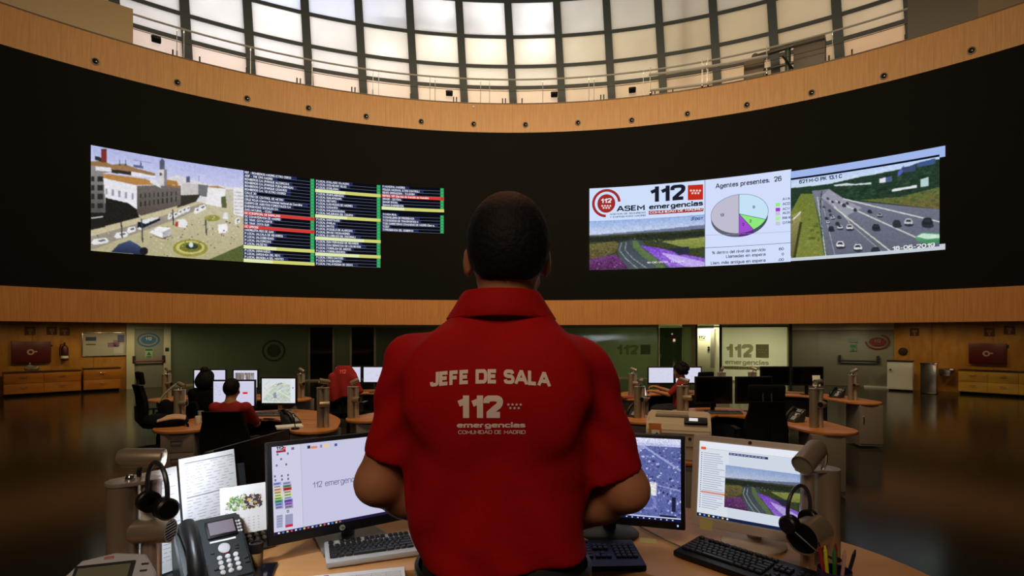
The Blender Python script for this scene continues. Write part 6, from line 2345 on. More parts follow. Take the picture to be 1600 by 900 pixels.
d.quad(0, SH * .035, .092, SH, (206, 204, 228), .0008, 1)
d.quad(.092, SH * .035, .0935, SH, (170, 172, 200), .001, 1)
d.quad(0, 0, SW, SH * .034, (34, 26, 62), .0009, 1)
for k in range(16):
    x = .012 + k * .0135
    d.quad(x, SH * .008, x + .006, SH * .026, ((220, 220, 230), (80, 140, 220), (230, 200, 90), (210, 90, 80))[k % 4], .0014, 1)
t0 = z2(157, 118)
d.text('112', t0[0], t0[1], .017, (24, 22, 30), .04, .0014, width=.024)
q2(212, 92, 232, 116, (206, 50, 50)); q2(157, 122, 232, 130, (150, 40, 50))
for i in range(3):
    for j in range(2):
        q2(216 + i * 5, 100 + j * 6, 218 + i * 5, 102 + j * 6, (240, 230, 230), .0016)
for x, y in ((168, 150), (196, 187), (248, 143), (161, 237), (236, 228), (147, 322), (201, 318), (250, 311), (203, 346), (251, 341), (151, 352)):
    q2(x - 7, y - 7, x + 7, y + 7, (70, 72, 110))
    q2(x - 3, y - 3, x + 3, y + 3, (150, 150, 190), .0016)
q2(275, 95, 298, 112, (110, 110, 140)); q2(400, 82, 424, 103, (44, 40, 60)); q2(428, 88, 478, 100, (224, 130, 100)); q2(500, 75, 516, 96, (130, 132, 160)); q2(526, 75, 570, 92, (236, 196, 150)); q2(612, 66, 634, 84, (70, 80, 140))
cols = [((150, 160, 224), (176, 180, 220)), ((206, 206, 210), (120, 150, 120)), ((222, 180, 160), (190, 60, 70)), ((220, 200, 150), (214, 200, 190)), ((200, 226, 160), (200, 222, 150)), ((170, 200, 120), (190, 200, 230)),
        ((90, 160, 130), (120, 100, 190)), ((130, 150, 220), (170, 120, 210)), ((160, 156, 190), (160, 156, 180))]
for i, (a, b_) in enumerate(cols):
    y = 372 + i * 23
    q2(134 + i * 2, y, 198 + i * 2, y + 15, a); q2(208 + i * 2, y - 6, 274 + i * 2, y + 11, b_)
    q2(140 + i * 2, y + 5, 186 + i * 2, y + 9, tuple(int(v * .65) for v in a), .0015); q2(214 + i * 2, y, 264 + i * 2, y + 4, tuple(int(v * .65) for v in b_), .0015)
q2(240, 585, 258, 602, (90, 92, 120)); q2(245, 590, 253, 597, (206, 206, 226), .0016)
for i in range(5):
    y = 628 + i * 20
    q2(160, y, 208, y + 9, (150, 150, 184) if i < 4 else (140, 160, 180)); q2(228, y - 6, 288, y + 3, (150, 150, 184) if i < 4 else (196, 40, 56))
t0 = z2(443, 413)
d.text('112 emergencias', t0[0], t0[1], .0285, (92, 88, 124), .0, .0014)
d.build('screen', o)
b = MB(); b.T = Mx; b.lathe([(0, -.002), (.0095, -.002), (.0095, .001), (0, .001)], 24, Matrix.Translation((.225, 0, -.017)) @ Matrix.Rotation(pi / 2, 4, 'X')); lg = b.build('badge', M('silver_badge', (196, 196, 180), .35, .4), o, world=True)
v, f = text2d('hp', .02)
b = MB(); b.T = Mx; b.raw([(.2178 + p[0] * .0125 + p[1] * .002, -.0035, -.0205 + p[1] * .0125) for p in v], f); b.build('badge_mark', m_darkp, o, world=True)

# ---- middle monitor with the aerial picture
o, pl, Mx = tilted_monitor('black monitor right of the standing man, showing a blue aerial city picture', (.595 - .52 * cos(radians(16)), 1.94 + .52 * sin(radians(16)), 1.215), radians(-16), radians(4), .52, .29, (.014, .016, .028, .014), m_blackp, base='round')
d = Disp(pl)
im = Img(pl, 0, .52, 0, .29, 230, 130, uv=True)
im.fill((92, 100, 160))
r_ = random.Random(11)
for k in range(900):
    x, y = r_.random(), r_.random() * .9 + .05
    s_ = r_.uniform(.006, .02)
    a = .35 if y > .4 else 1.1
    dx, dy = cos(a) * s_, sin(a) * s_ * 1.7
    ex, ey = -sin(a) * s_ * .6, cos(a) * s_
    v_ = r_.choice([(56, 60, 110), (140, 148, 204), (70, 76, 136), (186, 194, 236), (40, 44, 84), (110, 118, 176)])
    im.poly([(x, y), (x + dx, y + dy), (x + dx + ex, y + dy + ey), (x + ex, y + ey)], v_)
for p, q_, w_ in (((.55, .35), (.75, .95), .035), ((.7, .95), (1.0, .62), .02), ((.3, .1), (.62, .5), .02), ((0, .5), (.5, .42), .02), ((.1, .9), (.3, .1), .016), ((.62, .5), (1, .38), .012)):
    im.line(p, q_, w_, (150, 158, 206))
im.rect(.74, .3, .84, .46, (206, 206, 214)); im.rect(.755, .32, .825, .44, (226, 226, 226)); im.line((.64, .1), (.76, .3), .02, (170, 176, 214)); im.ell(.78, .22, .06, .1, (120, 128, 188)); im.ell(.78, .22, .04, .07, (90, 98, 160))
im.rect(.94, .12, .965, .3, (30, 34, 60)); im.rect(.86, .04, .97, .075, (24, 28, 50))
im.rect(0, .93, 1, 1, (206, 210, 238)); im.rect(0, .9, 1, .93, (180, 186, 226)); im.rect(0, 0, 1, .035, (20, 22, 60))
im.grain(10, 8, 2)
d.img(im, .0006)
d.quad(0, .0105, .52, .0145, (206, 212, 240), .001, 1)
for k in range(9):
    d.quad(.33 + k * .02, .004, .335 + k * .02, .0075, (210, 214, 236), .0012, 1)
d.build('screen', o)
b = MB(); b.T = Mx; b.box((.51, -.001, -.012), (.005, .003, .005)); b.build('power_light', M('blue_led', (150, 190, 255), .4, emit=1.5), o, world=True)

# ---- right silver monitor
o, pl, Mx = tilted_monitor('silver-framed monitor at the right of the near desk, showing a list and a motorway picture', (.679, 2.021, 1.215), radians(-34.7), radians(8), .35, .27, (.026, .026, .036, .022), M('silver_plastic', (205, 190, 172), .4), base='round')
SW, SH = .35, .27
z3 = lambda x, y: pl.inv(1080 + x / 4.864, 675 + y / 4.864)
d = Disp(pl)
d.quad(0, 0, SW, SH, (206, 214, 228), .0005, 1)
d.quad(0, SH * .9, SW, SH, (226, 230, 240), .0008, 1)
d.quad(0, SH * .02, .105, SH * .9, (216, 222, 232), .0008, 1)
a = z3(80, 120); d.quad(a[0] - .002, a[1] - .005, a[0] + .016, a[1] + .005, (224, 96, 50), .0012, 1); d.quad(.012, a[1] - .0005, SW, a[1] + .0003, (130, 110, 120), .001, 1)
d.quad(.105, SH * .855, .235, SH * .885, (40, 46, 84), .0012, 1)
for k in range(10):
    d.quad(.108 + k * .012, SH * .862, .108 + k * .012 + .009, SH * .878, (140, 146, 186), .0016, 1)
r_ = random.Random(3)
for k in range(26):
    y = SH * (.84 - k * .029)
    if k == 18:
        d.quad(.012, y - .0015, .098, y + .0055, (226, 130, 100), .0011, 1)
    d.quad(.008, y, .011, y + .0035, (60, 70, 120), .0012, 1)
    d.quad(.016, y + .0005, .016 + r_.uniform(.05, .082), y + .0026, (150, 156, 184), .0013, 1)
d.quad(0, 0, SW, SH * .042, (22, 36, 66), .001, 1)
for k in range(7):
    d.quad(.008 + k * .016, SH * .012, .014 + k * .016, SH * .032, ((230, 230, 236), (90, 150, 220), (236, 200, 80))[k % 3], .0014, 1)
pa, pb = z3(262, 250), z3(830, 330)
pc = z3(250, 565)
im = Img(pl, pa[0], .336, pc[1] - .002, pa[1], 190, 110)
u_, v_ = im.u1 - im.u0, im.v1 - im.v0


class _UV:
    pass


_inv = pl.inv
im.s = _UV(); im.s.inv = lambda x, y: (im.u0 + x / 100 * u_, im.v1 - y / 100 * v_)
paint_road(im, lambda x, y: (x, y))
im.s = pl
im.a = im.a * .9
im.grain(6, 3, 3)
im.blur(1)
d.img(im, .0012)
d.build('screen', o)
b = MB(); b.T = Mx; b.lathe([(0, -.001), (.006, -.001), (.006, .002), (0, .002)], 16, Matrix.Translation((.175, 0, SH + .012)) @ Matrix.Rotation(pi / 2, 4, 'X')); b.build('badge', m_darkp, o, world=True)


def flat_note(name, label, px, py, w_, h_, m, plane_o, dz=.0):
    b = MB(); b.T = plane_o
    b.box((px, -.003, py), (w_, .0012, h_))
    return tag(b.build(name, m), label, 'sticky note')


m_note = M('yellow_note', (214, 202, 130), .8)
flat_note('sticky_note', 'yellow sticky note on the lower frame of the silver monitor', .035, -.028, .046, .036, m_note, Mx)

# ---- switched-off monitor standing edge-on behind the papers
o, pl, Mx = tilted_monitor('switched-off black monitor turned edge-on behind the papers, left', (-1.098, 2.05, 1.162), radians(78), radians(3), .45, .262, (.018, .018, .03, .02), m_blackp)
b = MB(); b.T = Mx; b.box((.23, -.001, .1425), (.46, .002, .285)); b.build('screen', m_screen_off, o, world=True)

# ---- left column with its lit reading lamp, headset
colL = desk_column('brushed metal lamp column at the left end of the near desk', (-1.03, 1.50, DZ), .55, .355, (.93, -.30, -.06), 1, .88, .95, .63, 'lamp columns on the near desk')
light('reading_lamp', 'SPOT', (-.93, 1.52, DZ + .44), 9.0, (236, 244, 255), (-.80, 1.86, 1.22), .03, spot=115, blend=.5)
b = MB(); b.T = Matrix.Translation((-.996, 1.521, DZ + .265)) @ rotz(.55); 
v0 = []
for i in range(9):
    an = -1.2 + 1.9 * i / 8
    for z in (-.04, .04):
        v0.append((.0262 * sin(an), -.0262 * cos(an), z))
b.raw(v0, [(2 * i, 2 * i + 2, 2 * i + 3, 2 * i + 1) for i in range(8)])
tag(b.build('pinned_note', m_paper), 'small white note stuck on the left metal lamp column', 'paper')


def headset(label, loc, rz, mic=True):
    o = thing('headset', label, 'headset', loc, rz, 'headsets')
    b = MB()
    pts = [Vector((.062 * sin(a) * (1 if a < 0 else 1), 0, .072 * cos(a) - .075)) for a in [radians(-115 + 230 * i / 20) for i in range(21)]]
    b.tube(pts, .006, 8); b.build('headband', M('headset_grey', (46, 46, 56), .35), o)
    for s in (-1, 1):
        c = Vector((s * .058, 0, -.115))
        b = MB(); b.cyl(c - Vector((.013, 0, 0)), c + Vector((.013, 0, 0)), .028, seg=24, bev=.005); e = b.build('ear_cup', m_blackp, o)
        b = MB(); b.lathe([(.010, 0), (.025, 0), (.028, .007), (.025, .013), (.012, .012), (.010, 0)], 22, frame(c - Vector((s * .012, 0, 0)), (0, 1, 0), (-s, 0, 0))); b.build('ear_cushion', m_fabric, e)
    if mic:
        b = MB(); b.tube([(-.06, -.02, -.13), (-.05, -.08, -.17), (-.02, -.12, -.19)], .0035, 6); b.ell((-.015, -.125, -.19), (.012, .012, .008), 10); b.build('microphone_boom', m_blackp, o)
    return o


headset('grey headset hanging from the left metal lamp column by its headband', (-.935, 1.45, DZ + .425), radians(-36), False)

# ---- papers on a stand, calendar
o = thing('document_stand', 'dark sloping stand that holds the printed sheets, left', 'stand', (-1.02, 1.78, DZ), radians(60))
b = MB(); b.box((-.01, .03, .15), (.42, .008, .3), .003, Matrix.Rotation(radians(-8), 4, 'X')); b.build('back_panel', m_darkp, o)
b = MB(); b.box((-.01, .02, .01), (.42, .12, .02), .006); b.build('base', m_darkp, o)
b = MB(); b.box((.10, .055, .322), (.08, .016, .02), .005); b.build('clip', m_blackp, o)


def sheet(label, loc, rz, w_, h_, tilt, seed, lines=26, table=True):
    o = thing('printed_sheet', label, 'paper', loc, rz, 'printed sheets on the stand')
    T = Matrix.Rotation(tilt, 4, 'X')
    b = MB(); b.T = T
    n = 8
    vs = []
    for j in range(n + 1):
        for i in range(n + 1):
            vs.append((-w_ / 2 + w_ * i / n, -.008 * sin(pi * i / n) * j / n, h_ * j / n))
    m_ = len(vs)
    vs += [(v[0], v[1] + .0012, v[2]) for v in vs]
    fs = []
    for j in range(n):
        for i in range(n):
            a = j * (n + 1) + i
            fs.append((a, a + 1, a + n + 2, a + n + 1)); fs.append((m_ + a, m_ + a + n + 1, m_ + a + n + 2, m_ + a + 1))
    b.raw(vs, fs); b.build('page', m_paper, o, angle=60)
    r = random.Random(seed)
    b = MB(); b.T = T
    for k in range(lines):
        z = h_ * (.93 - .86 * k / lines)
        x = -w_ * .42
        while x < w_ * .4:
            L = r.uniform(.008, .03)
            yy = -.008 * sin(pi * (x / w_ + .5)) * z / h_
            b.box((x + L / 2, yy - .0012, z), (L, .0006, .0013)); x += L + r.uniform(.004, .02)
    if table:
        for z in (.95, .62, .3):
            b.box((0, -.0088 * z, h_ * z), (w_ * .86, .0006, .0035))
        b.box((w_ * .06, -.0045, h_ * .5), (w_ * .1, .0006, h_ * .8)) if False else None
    b.build('print', M('fine_print', (150, 154, 162), .8), o)
    return o


sheet('printed table sheet clipped on the stand, right of two', (-.985, 1.83, DZ + .025), radians(60), .19, .335, radians(-8), 5, 30)
sheet('printed white sheet on the stand, left of two, partly behind the lamp column', (-1.085, 1.66, DZ + .025), radians(60), .19, .315, radians(-8), 9, 22, False)
o = thing('desk_calendar', 'white calendar with a colourful plant picture, leaning beside the left monitor', 'calendar', (-.905, 1.862, DZ + .085), radians(36))
T = Matrix.Rotation(radians(-10), 4, 'X')
CWD, CHT = .142, .16
b = MB(); b.T = T; b.box((0, 0, CHT / 2), (CWD, .003, CHT)); b.build('page', M('bright_paper', (244, 246, 244), .8, var=.01), o)
b = MB()
mats_cal = [M('leaf_green', (96, 150, 84), .8), M('leaf_pale', (170, 190, 110), .8), M('bark_dark', (70, 56, 66), .8), M('petal_yellow', (226, 190, 90), .8), M('petal_white', (214, 216, 206), .8)]
b.T = T
r_ = random.Random(21)
for k in range(230):
    x = r_.uniform(-.05, .055); z = .1 + r_.uniform(-.022, .03) * (1 - abs(x) * 6)
    if x < 0.005:
        b.mi = r_.choice([0, 0, 1, 4, 1])
    else:
        b.mi = r_.choice([2, 2, 2, 3, 4])
    s_ = r_.uniform(.004, .0095); a = r_.uniform(0, 6)
    b.raw([(x + s_ * cos(a + q_ * 1.57) * (1 if q_ % 2 else .5), -.0022 - k * .000004, z + s_ * sin(a + q_ * 1.57) * (1 if q_ % 2 else .5)) for q_ in range(4)], [(0, 1, 2, 3)])
b.build('picture', mats_cal, o)
b = MB(); b.T = T
for i in range(7):
    for j in range(5):
        b.box((-.045 + i * .015, -.002, .012 + j * .0095), (.005, .0005, .003))
b.build('date_grid', M('pale_print', (206, 208, 210), .8), o)
b = MB(); b.T = T; b.lathe([(.0045, 0), (.006, 0), (.006, .001), (.0045, .001), (.0045, 0)], 18, Matrix.Translation((-.052, -.002, .07)) @ Matrix.Rotation(pi / 2, 4, 'X')); b.build('emblem', M('grey_print', (150, 154, 162), .8), o)
b = MB(); b.T = Matrix.Rotation(radians(14), 4, 'X'); b.box((0, .066, .062), (CWD * .9, .003, .14)); b.build('easel_back', M('card_grey', (180, 180, 176), .8), o)

# ---- glass jar, mobile phone, paper, older grey phone
o = thing('glass_jar', 'small glass jar with a black lid beside the slate phone', 'jar', (-.832, 1.79, DZ))
b = MB(); b.lathe([(0, .003), (.018, 0), (.021, .006), (.021, .05), (.018, .055), (0, .055)], 24); b.build('jar', M('honey_glass', (140, 110, 70), .15), o)
b = MB(); b.lathe([(0, .052), (.021, .052), (.022, .056), (.022, .082), (.017, .083), (.016, .078), (0, .078)], 24); b.build('lid', m_blackp, o)
o = thing('mobile_phone', 'black mobile phone lying on the near desk, bottom left', 'phone', (-.79, 1.735, DZ), radians(14))
b = MB(); b.box((0, 0, .005), (.074, .15, .009), .004); b.build('case', m_blackp, o)
b = MB(); b.box((0, 0, .0098), (.066, .125, .0008)); b.build('screen', M('phone_glass', (20, 22, 34), .08, spec=.8), o)
o = thing('printed_form', 'printed form lying in front of the silver-rimmed keyboard', 'paper', (-.47, 1.655, DZ + .001), radians(14))
b = MB(); b.box((0, 0, .001), (.297, .21, .0015)); b.build('page', m_paper, o)
b = MB()
for k in range(18):
    b.box((0, .075 - k * .0095, .002), (.27, .0009, .0004))
for k in range(7):
    b.box((-.135 + k * .045, 0, .002), (.0009, .16, .0004))
b.build('table_print', M('grey_print', (150, 154, 162), .8), o)
v, f = text2d('112', .04)
b = MB(); b.raw([(-.135 + p[0] * .018, .083 + p[1] * .018, .0024) for p in v], f); b.build('heading', m_ink, o)
b = MB(); b.box((-.092, .0895, .0022), (.014, .013, .0005)); b.build('heading_mark', m_red, o)

o = thing('desk_phone', 'old light grey desk phone with a big display, lower left corner', 'phone', (-.99, 1.33, DZ), radians(18), 'grey desk phones')
T = Matrix.Translation((0, 0, .105)) @ Matrix.Rotation(radians(40), 4, 'X')
m_gp = M('phone_light_grey', (196, 202, 214), .4)
b = MB(); b.T = T
b.prism([(-.1, -.1), (.1, -.1), (.105, .06), (.07, .115), (0, .128), (-.07, .115), (-.105, .06)], -.02, .02, .012, seg=3); b.build('body', m_gp, o)
b = MB(); b.T = T; b.box((-.012, .055, .02), (.13, .085, .008), .004); b.build('display_bezel', m_darkp, o)
b = MB(); b.T = T; b.box((-.012, .055, .0245), (.112, .066, .002)); b.build('display', M('olive_lcd', (120, 124, 104), .2), o)
b = MB(); b.T = T
for k in range(4):
    b.box((.075, .03 + k * .018, .021), (.016, .004, .004), .001)
b.build('side_slot', m_ink, o)
b = MB(); b.T = T; b.box((-.01, .112, .019), (.022, .008, .006), .003); b.build('message_lamp', M('pale_red_lamp', (190, 110, 110), .4), o)
b = MB(); b.T = Matrix.Identity(4); b.prism([(-.09, -.07), (.09, -.07), (.08, .1), (-.08, .1)], 0, .05, .01); b.box((0, .06, .08), (.1, .05, .12), .01); b.build('stand', m_gp, o)

# ---- right column, its own lamp and loudspeaker, headset, pens
o = thing('desk_column', 'brushed metal lamp column at the right end of the near desk', 'desk lamp column', (.985, 1.80, DZ), 0, 'lamp columns on the near desk')
H = .315
b = MB(); b.cyl((.055, .03, 0), (.055, .03, H), .046, seg=30); b.build('tube', m_alu, o)
b = MB(); b.cyl((-.025, -.01, 0), (-.025, -.01, H - .01), .021, seg=24); b.build('tube', m_alu2, o)
b = MB(); b.prism(stroke([(-.035, -.01), (.075, .03)], [.028, .03]), -.004, .004, .002, T=Matrix.Translation((0, 0, H + .0)) @ Matrix.Rotation(.06, 4, 'Y')); b.build('top_plate', m_alu2, o)
L = Vector((-.72, -.5, -.42)).normalized()
c = Vector((-.028, -.03, H + .05))
b = MB(); b.tube([(.03, 0, H), (.035, -.01, H + .03), (.03, -.02, H + .06)], .006, 8); b.build('lamp_stalk', m_chrome, o)
b = MB(); b.lathe([(0, -.066), (.025, -.064), (.033, -.05), (.034, .045), (.0345, .05), (.032, .05), (.03, .0), (0, -.01)], 30, frame(c, L.orthogonal(), L)); hd = b.build('lamp_head', m_alu, o)
b = MB(); b.lathe([(0, .041), (.031, .041), (.031, .044), (0, .046)], 24, frame(c, L.orthogonal(), L)); b.build('lamp_glass', M('lamp_glass', (150, 150, 130), .08, spec=.8), hd)
D = Vector((-.8, -.62, -.05)).normalized()
c = Vector((-.05, -.075, .135))
b = MB(); b.lathe([(0, -.055), (.045, -.055), (.05, -.048), (.05, .05), (.0505, .056), (.047, .056), (.046, .04), (0, .04)], 32, frame(c, D.orthogonal(), D)); sp_ = b.build('speaker', m_alu, o)
b = MB(); b.lathe([(0, .05), (.0462, .05), (.0462, .053), (0, .055)], 28, frame(c, D.orthogonal(), D)); b.build('grille', m_black_deep, sp_)
hs = headset('black headset hanging from the right metal lamp column', (.905, 1.735, DZ + .285), radians(32))
o = thing('pen_cup', 'dark blue pen cup at the lower right of the near desk', 'cup', (.905, 1.545, DZ))
b = MB(); b.lathe([(0, .004), (.04, 0), (.042, .006), (.044, .1), (.041, .1), (.038, .008), (0, .008)], 28); b.build('cup', M('navy_plastic', (34, 34, 70), .35), o)
for i, (c_, nm, x, y, lx, ly, h) in enumerate((((150, 30, 30), 'red pen with a silver tip, leftmost in the pen cup', -.03, 0, -.035, 0, .155), ((206, 206, 40), 'yellow pen in the pen cup', -.018, .012, -.012, .006, .14), ((40, 120, 50), 'green pen in the pen cup', -.004, -.006, .0, .0, .14),
                                                ((130, 24, 34), 'dark red pen in the middle of the pen cup', .008, .01, .008, .01, .145), ((196, 150, 144), 'pink pen in the pen cup', .018, -.01, .02, 0, .135), ((24, 24, 28), 'black pen leaning right in the pen cup', .03, .0, .06, .01, .13))):
    o = thing('pen', nm, 'pen', (.905 + x * .6, 1.545 + y * .6, DZ + .01), 0, 'pens in the pen cup')
    b = MB(); b.cyl((0, 0, 0), (lx * .7, ly * .7, h), .005, seg=12, bev=.0015); b.build('barrel', M('pen_%d_%d_%d' % c_, c_, .35), o)
    b = MB(); b.cyl((lx * .7, ly * .7, h), (lx * .76, ly * .76, h + .012), .0042, .002, seg=10); b.build('cap', M('pen_%d_%d_%d' % c_, c_, .35) if i else m_chrome, o)
b = MB(); b.box((0, 0, .0008), (.075, .05, .0014)); tag(b.build('sticky_note', m_note, loc=(.26, 1.975, DZ), rot=(0, 0, .2)), 'yellow sticky note on the desk just behind the black keyboard', 'sticky note', )
b = MB(); b.box((0, 0, .0008), (.06, .05, .0014)); tag(b.build('sticky_note', m_note, loc=(.5, 2.02, DZ), rot=(0, 0, -.2)), 'yellow sticky note on the desk under the aerial picture monitor', 'sticky note')
b = MB(); b.tube([(.5, 2.16, DZ + .006), (.56, 2.02, DZ + .006), (.62, 1.9, DZ + .01), (.68, 1.85, DZ + .03), (.76, 1.86, DZ + .012), (.86, 1.9, DZ + .006)], .003, 6)
tag(b.build('cable', M('grey_cable', (120, 116, 108), .5)), 'thin grey cable lying across the black keyboard by the silver monitor', 'cable')

# =================================================================== PEOPLE
m_skin = M('skin', (176, 118, 84), .5, scale=14, var=.08)
m_skin2 = M('skin_dark', (120, 78, 58), .5, scale=14, var=.08)
m_red_polo = M('red_polo', (172, 8, 10), .8, scale=120, var=.12, bump=.06, spec=.2)
m_red_polo_dk = M('red_polo_collar', (168, 8, 10), .8, scale=120, var=.12, bump=.06, spec=.2)
m_hair = M('dark_hair', (18, 13, 11), .7, scale=90, var=.5, bump=.4, spec=.25)
m_hair2 = M('black_hair', (10, 8, 8), .75, scale=60, var=.4, bump=.5, spec=.2)
m_trouser = M('dark_trousers', (16, 17, 20), .85)
m_dark_top = M('dark_hooded_top', (9, 9, 10), .9, spec=.1)
m_print = M('pale_print_on_shirt', (246, 226, 216), .8)
m_shoe = M('black_leather', (14, 13, 12), .4)


def hand(s, wrist, direc, side, k=.012, scale=1.0):
    """palm, four fingers and a thumb, curled; direc points from the wrist to the knuckles, side towards the thumb"""
    w_ = Vector(wrist); d = Vector(direc).normalized(); sd = Vector(side)
    sd = (sd - d * sd.dot(d)).normalized(); dn = d.cross(sd)
    if dn.z > 0:
        dn = -dn
    q = scale
    for i in range(4):
        o_ = (i - 1.5) * .018 * q
        a = w_ + d * .015 * q - sd * o_ * .6
        kn = w_ + d * (.09 - abs(i - 1.2) * .004) * q - sd * o_
        s.cone(a, kn, .016 * q, .0125 * q, k)
        L = (.042, .048, .044, .034)[i] * q
        m1 = kn + (d * .75 + dn * .65).normalized() * L
        m2 = m1 + (d * .1 + dn * 1.0).normalized() * L * .65
        m3 = m2 + (-d * .6 + dn * .6).normalized() * L * .5
        s.cone(kn, m1, .0105 * q, .0095 * q, .005); s.cone(m1, m2, .0095 * q, .0088 * q, .004); s.cone(m2, m3, .0088 * q, .0078 * q, .004)
    t0 = w_ + d * .025 * q + sd * .02 * q
    t1 = t0 + (d * .7 + sd * .6 + dn * .2).normalized() * .042 * q
    t2 = t1 + (d * .9 + sd * .1 + dn * .5).normalized() * .032 * q
    s.cone(t0, t1, .014 * q, .0115 * q, .008); s.cone(t1, t2, .0112 * q, .009 * q, .004)


def face(s, c, q=1.0):
    """features on the +y side of a head centred at c"""
    c = Vector(c)
    s.cone(c + Vector((0, .088, .005)) * q, c + Vector((0, .112, -.035)) * q, .009 * q, .015 * q, .012)
    s.ell(c + Vector((0, .087, -.075)) * q, (.026 * q, .014 * q, .007 * q), .008); s.ell(c + Vector((0, .086, -.087)) * q, (.022 * q, .014 * q, .007 * q), .008)
    for sx in (-1, 1):
        s.ell(c + Vector((sx * .032, .078, .016)) * q, (.024 * q, .016 * q, .008 * q), .012)
        s.ell(c + Vector((sx * .03, .079, -.002)) * q, (.013 * q, .011 * q, .009 * q), .004)
        s.ell(c + Vector((sx * .045, .06, -.04)) * q, (.026 * q, .025 * q, .024 * q), .02)
    s.ell(c + Vector((0, .072, -.118)) * q, (.026 * q, .02 * q, .016 * q), .02)


# ---------------------------------------------------------------- the supervisor
MX, MY, MZ = -.0134, 1.15, .38
man = thing('person', 'standing man seen from behind in a red polo shirt with white lettering', 'person', (MX, MY, MZ))
TORSO = [(.90, -.17, .165, -.125, .12), (.96, -.178, .168, -.125, .13), (1.0, -.178, .168, -.118, .135), (1.04, -.182, .169, -.115, .135), (1.09, -.193, .170, -.118, .138), (1.14, -.2, .170, -.12, .138),
         (1.19, -.2, .164, -.122, .135), (1.24, -.205, .167, -.126, .13), (1.30, -.209, .174, -.13, .125), (1.38, -.205, .172, -.13, .115), (1.44, -.192, .158, -.118, .09), (1.48, -.172, .142, -.104, .068),
         (1.503, -.150, .124, -.098, .058), (1.53, -.116, .100, -.092, .055), (1.56, -.092, .082, -.086, .054), (1.58, -.086, .076, -.083, .052)]
HC = (.005, .0, 1.685)
s = SDF((-.40, -.19, -.02), (.40, .40, 1.82), .0085)
s.ell((.005, 0, 1.69), (.077, .098, .10), 0)
s.ell((.005, -.012, 1.702), (.0765, .085, .08), .015)
s.ell((.005, -.03, 1.675), (.074, .074, .085), .02)
s.ell((.005, .035, 1.61), (.057, .066, .084), .03)
face(s, (.005, .0, 1.655))
for sx in (-1, 1):
    s.ell((.003 + sx * .083, .004, 1.652), (.009, .02, .034), .006, Matrix.Rotation(-sx * .3, 4, 'Z') @ Matrix.Rotation(.15, 4, 'X'))
    s.ell((.003 + sx * .080, .0, 1.632), (.008, .012, .014), .006)
s.cone((.002, -.012, 1.63), (-.002, -.012, 1.50), .056, .058, .02)
s.cone((0, -.02, 1.54), (-.13, -.01, 1.43), .05, .045, .03); s.cone((0, -.02, 1.54), (.11, -.01, 1.43), .05, .045, .03)
s.loft([(z, a + .012, b_ - .012, c_ + .012, d_ - .012) for z, a, b_, c_, d_ in TORSO if z < 1.47], .03)
# arms
for (sh, el, wr, hd_dir, sd) in (((-.185, 0, 1.42), (-.266, .0, 1.192), (-.112, .165, 1.045), (.75, .55, -.25), (.2, .4, .9)), ((.155, 0, 1.41), (.252, .0, 1.178), (.098, .165, 1.035), (-.75, .55, -.25), (-.2, .4, .9))):
    s.cone(sh, el, .056, .043, .02)
    el2 = Vector(el)
    s.ell(el2 + Vector((0, -.008, -.004)), (.042, .04, .04), .02)
    mid = el2 + (Vector(wr) - el2) * .3
    s.cone(el2, mid, .043, .045, .02); s.cone(mid, wr, .045, .029, .02)
    hand(s, Vector(wr) + Vector(hd_dir).normalized() * .0, hd_dir, sd)
# legs
for sx in (-1, 1):
    s.cone((sx * .09 - .005, 0, .92), (sx * .105, .015, .50), .095, .062, .03); s.cone((sx * .105, .015, .50), (sx * .11, -.01, .10), .058, .04, .02)
    s.cone((sx * .11, -.02, .05), (sx * .13, .17, .03), .042, .03, .02)
s.build('body', m_skin, man)
# polo shirt
def polo(h=.0065):
    s = SDF((-.40, -.22, .98), (.40, .20, 1.62), h)
    s.loft([r for r in TORSO if r[0] > .95], .0, grow=.0)
    s.cone((-.185, 0, 1.43), (-.248, .002, 1.19), .073, .0585, .025)
    s.cone((.15, 0, 1.418), (.240, .002, 1.165), .077, .057, .025)
    s.ell((-.10, -.10, 1.40), (.085, .035, .10), .06); s.ell((.07, -.10, 1.40), (.085, .035, .10), .06)

    def folds(x, y, z):
        low = np.clip((1.42 - z) / .3, 0, 1)
        a = .0055 * np.sin((x * .9 + (z - 1.1) * .55) * 52) * np.clip((x + .02) / .12, 0, 1) * low
        b_ = .0048 * np.sin((x * .9 - (z - 1.1) * .6) * 48 + 1) * np.clip((-x + .0) / .14, 0, 1) * low
        c_ = .003 * np.sin(z * 58 + 7 * np.sin(x * 9)) * np.clip((1.12 - z) / .08, 0, 1)
        e = .0035 * np.sin((z + .8 * np.abs(x)) * 70) * np.clip((np.abs(x + .015) - .15) / .06, 0, 1) * np.clip((z - 1.2) / .1, 0, 1)
        return a + b_ + c_ + e
    s.warp(folds)
    # hem, neck, sleeve ends
    s.cut(lambda x, y, z: (1.038 + .010 * np.sin(x * 14) + .01 * x) - z)
    s.cut(lambda x, y, z: z - (1.572))
    dl = Vector((-.063, .002, -.24)).normalized(); dr_ = Vector((.09, .002, -.253)).normalized()
    pl_, pr_ = Vector((-.245, 0, 1.242)), Vector((.232, 0, 1.205))

    def sleeve(x, y, z):
        left = (x - pl_.x) * dl.x + (z - pl_.z) * dl.z
        right = (x - pr_.x) * dr_.x + (z - pr_.z) * dr_.z
        # only the sleeve side of the armpit line is trimmed
        ml = x < np.interp(z, [1.0, 1.19, 1.24, 1.30, 1.36], [-.215, -.207, -.209, -.215, -.5])
        mr = x > np.interp(z, [1.0, 1.14, 1.19, 1.24, 1.30], [.185, .178, .172, .178, .5])
        return np.where(ml, left, np.where(mr, right, -1.0))
    s.cut(sleeve)
    return s


shirt = polo().build('polo_shirt', m_red_polo, man, relax=2)
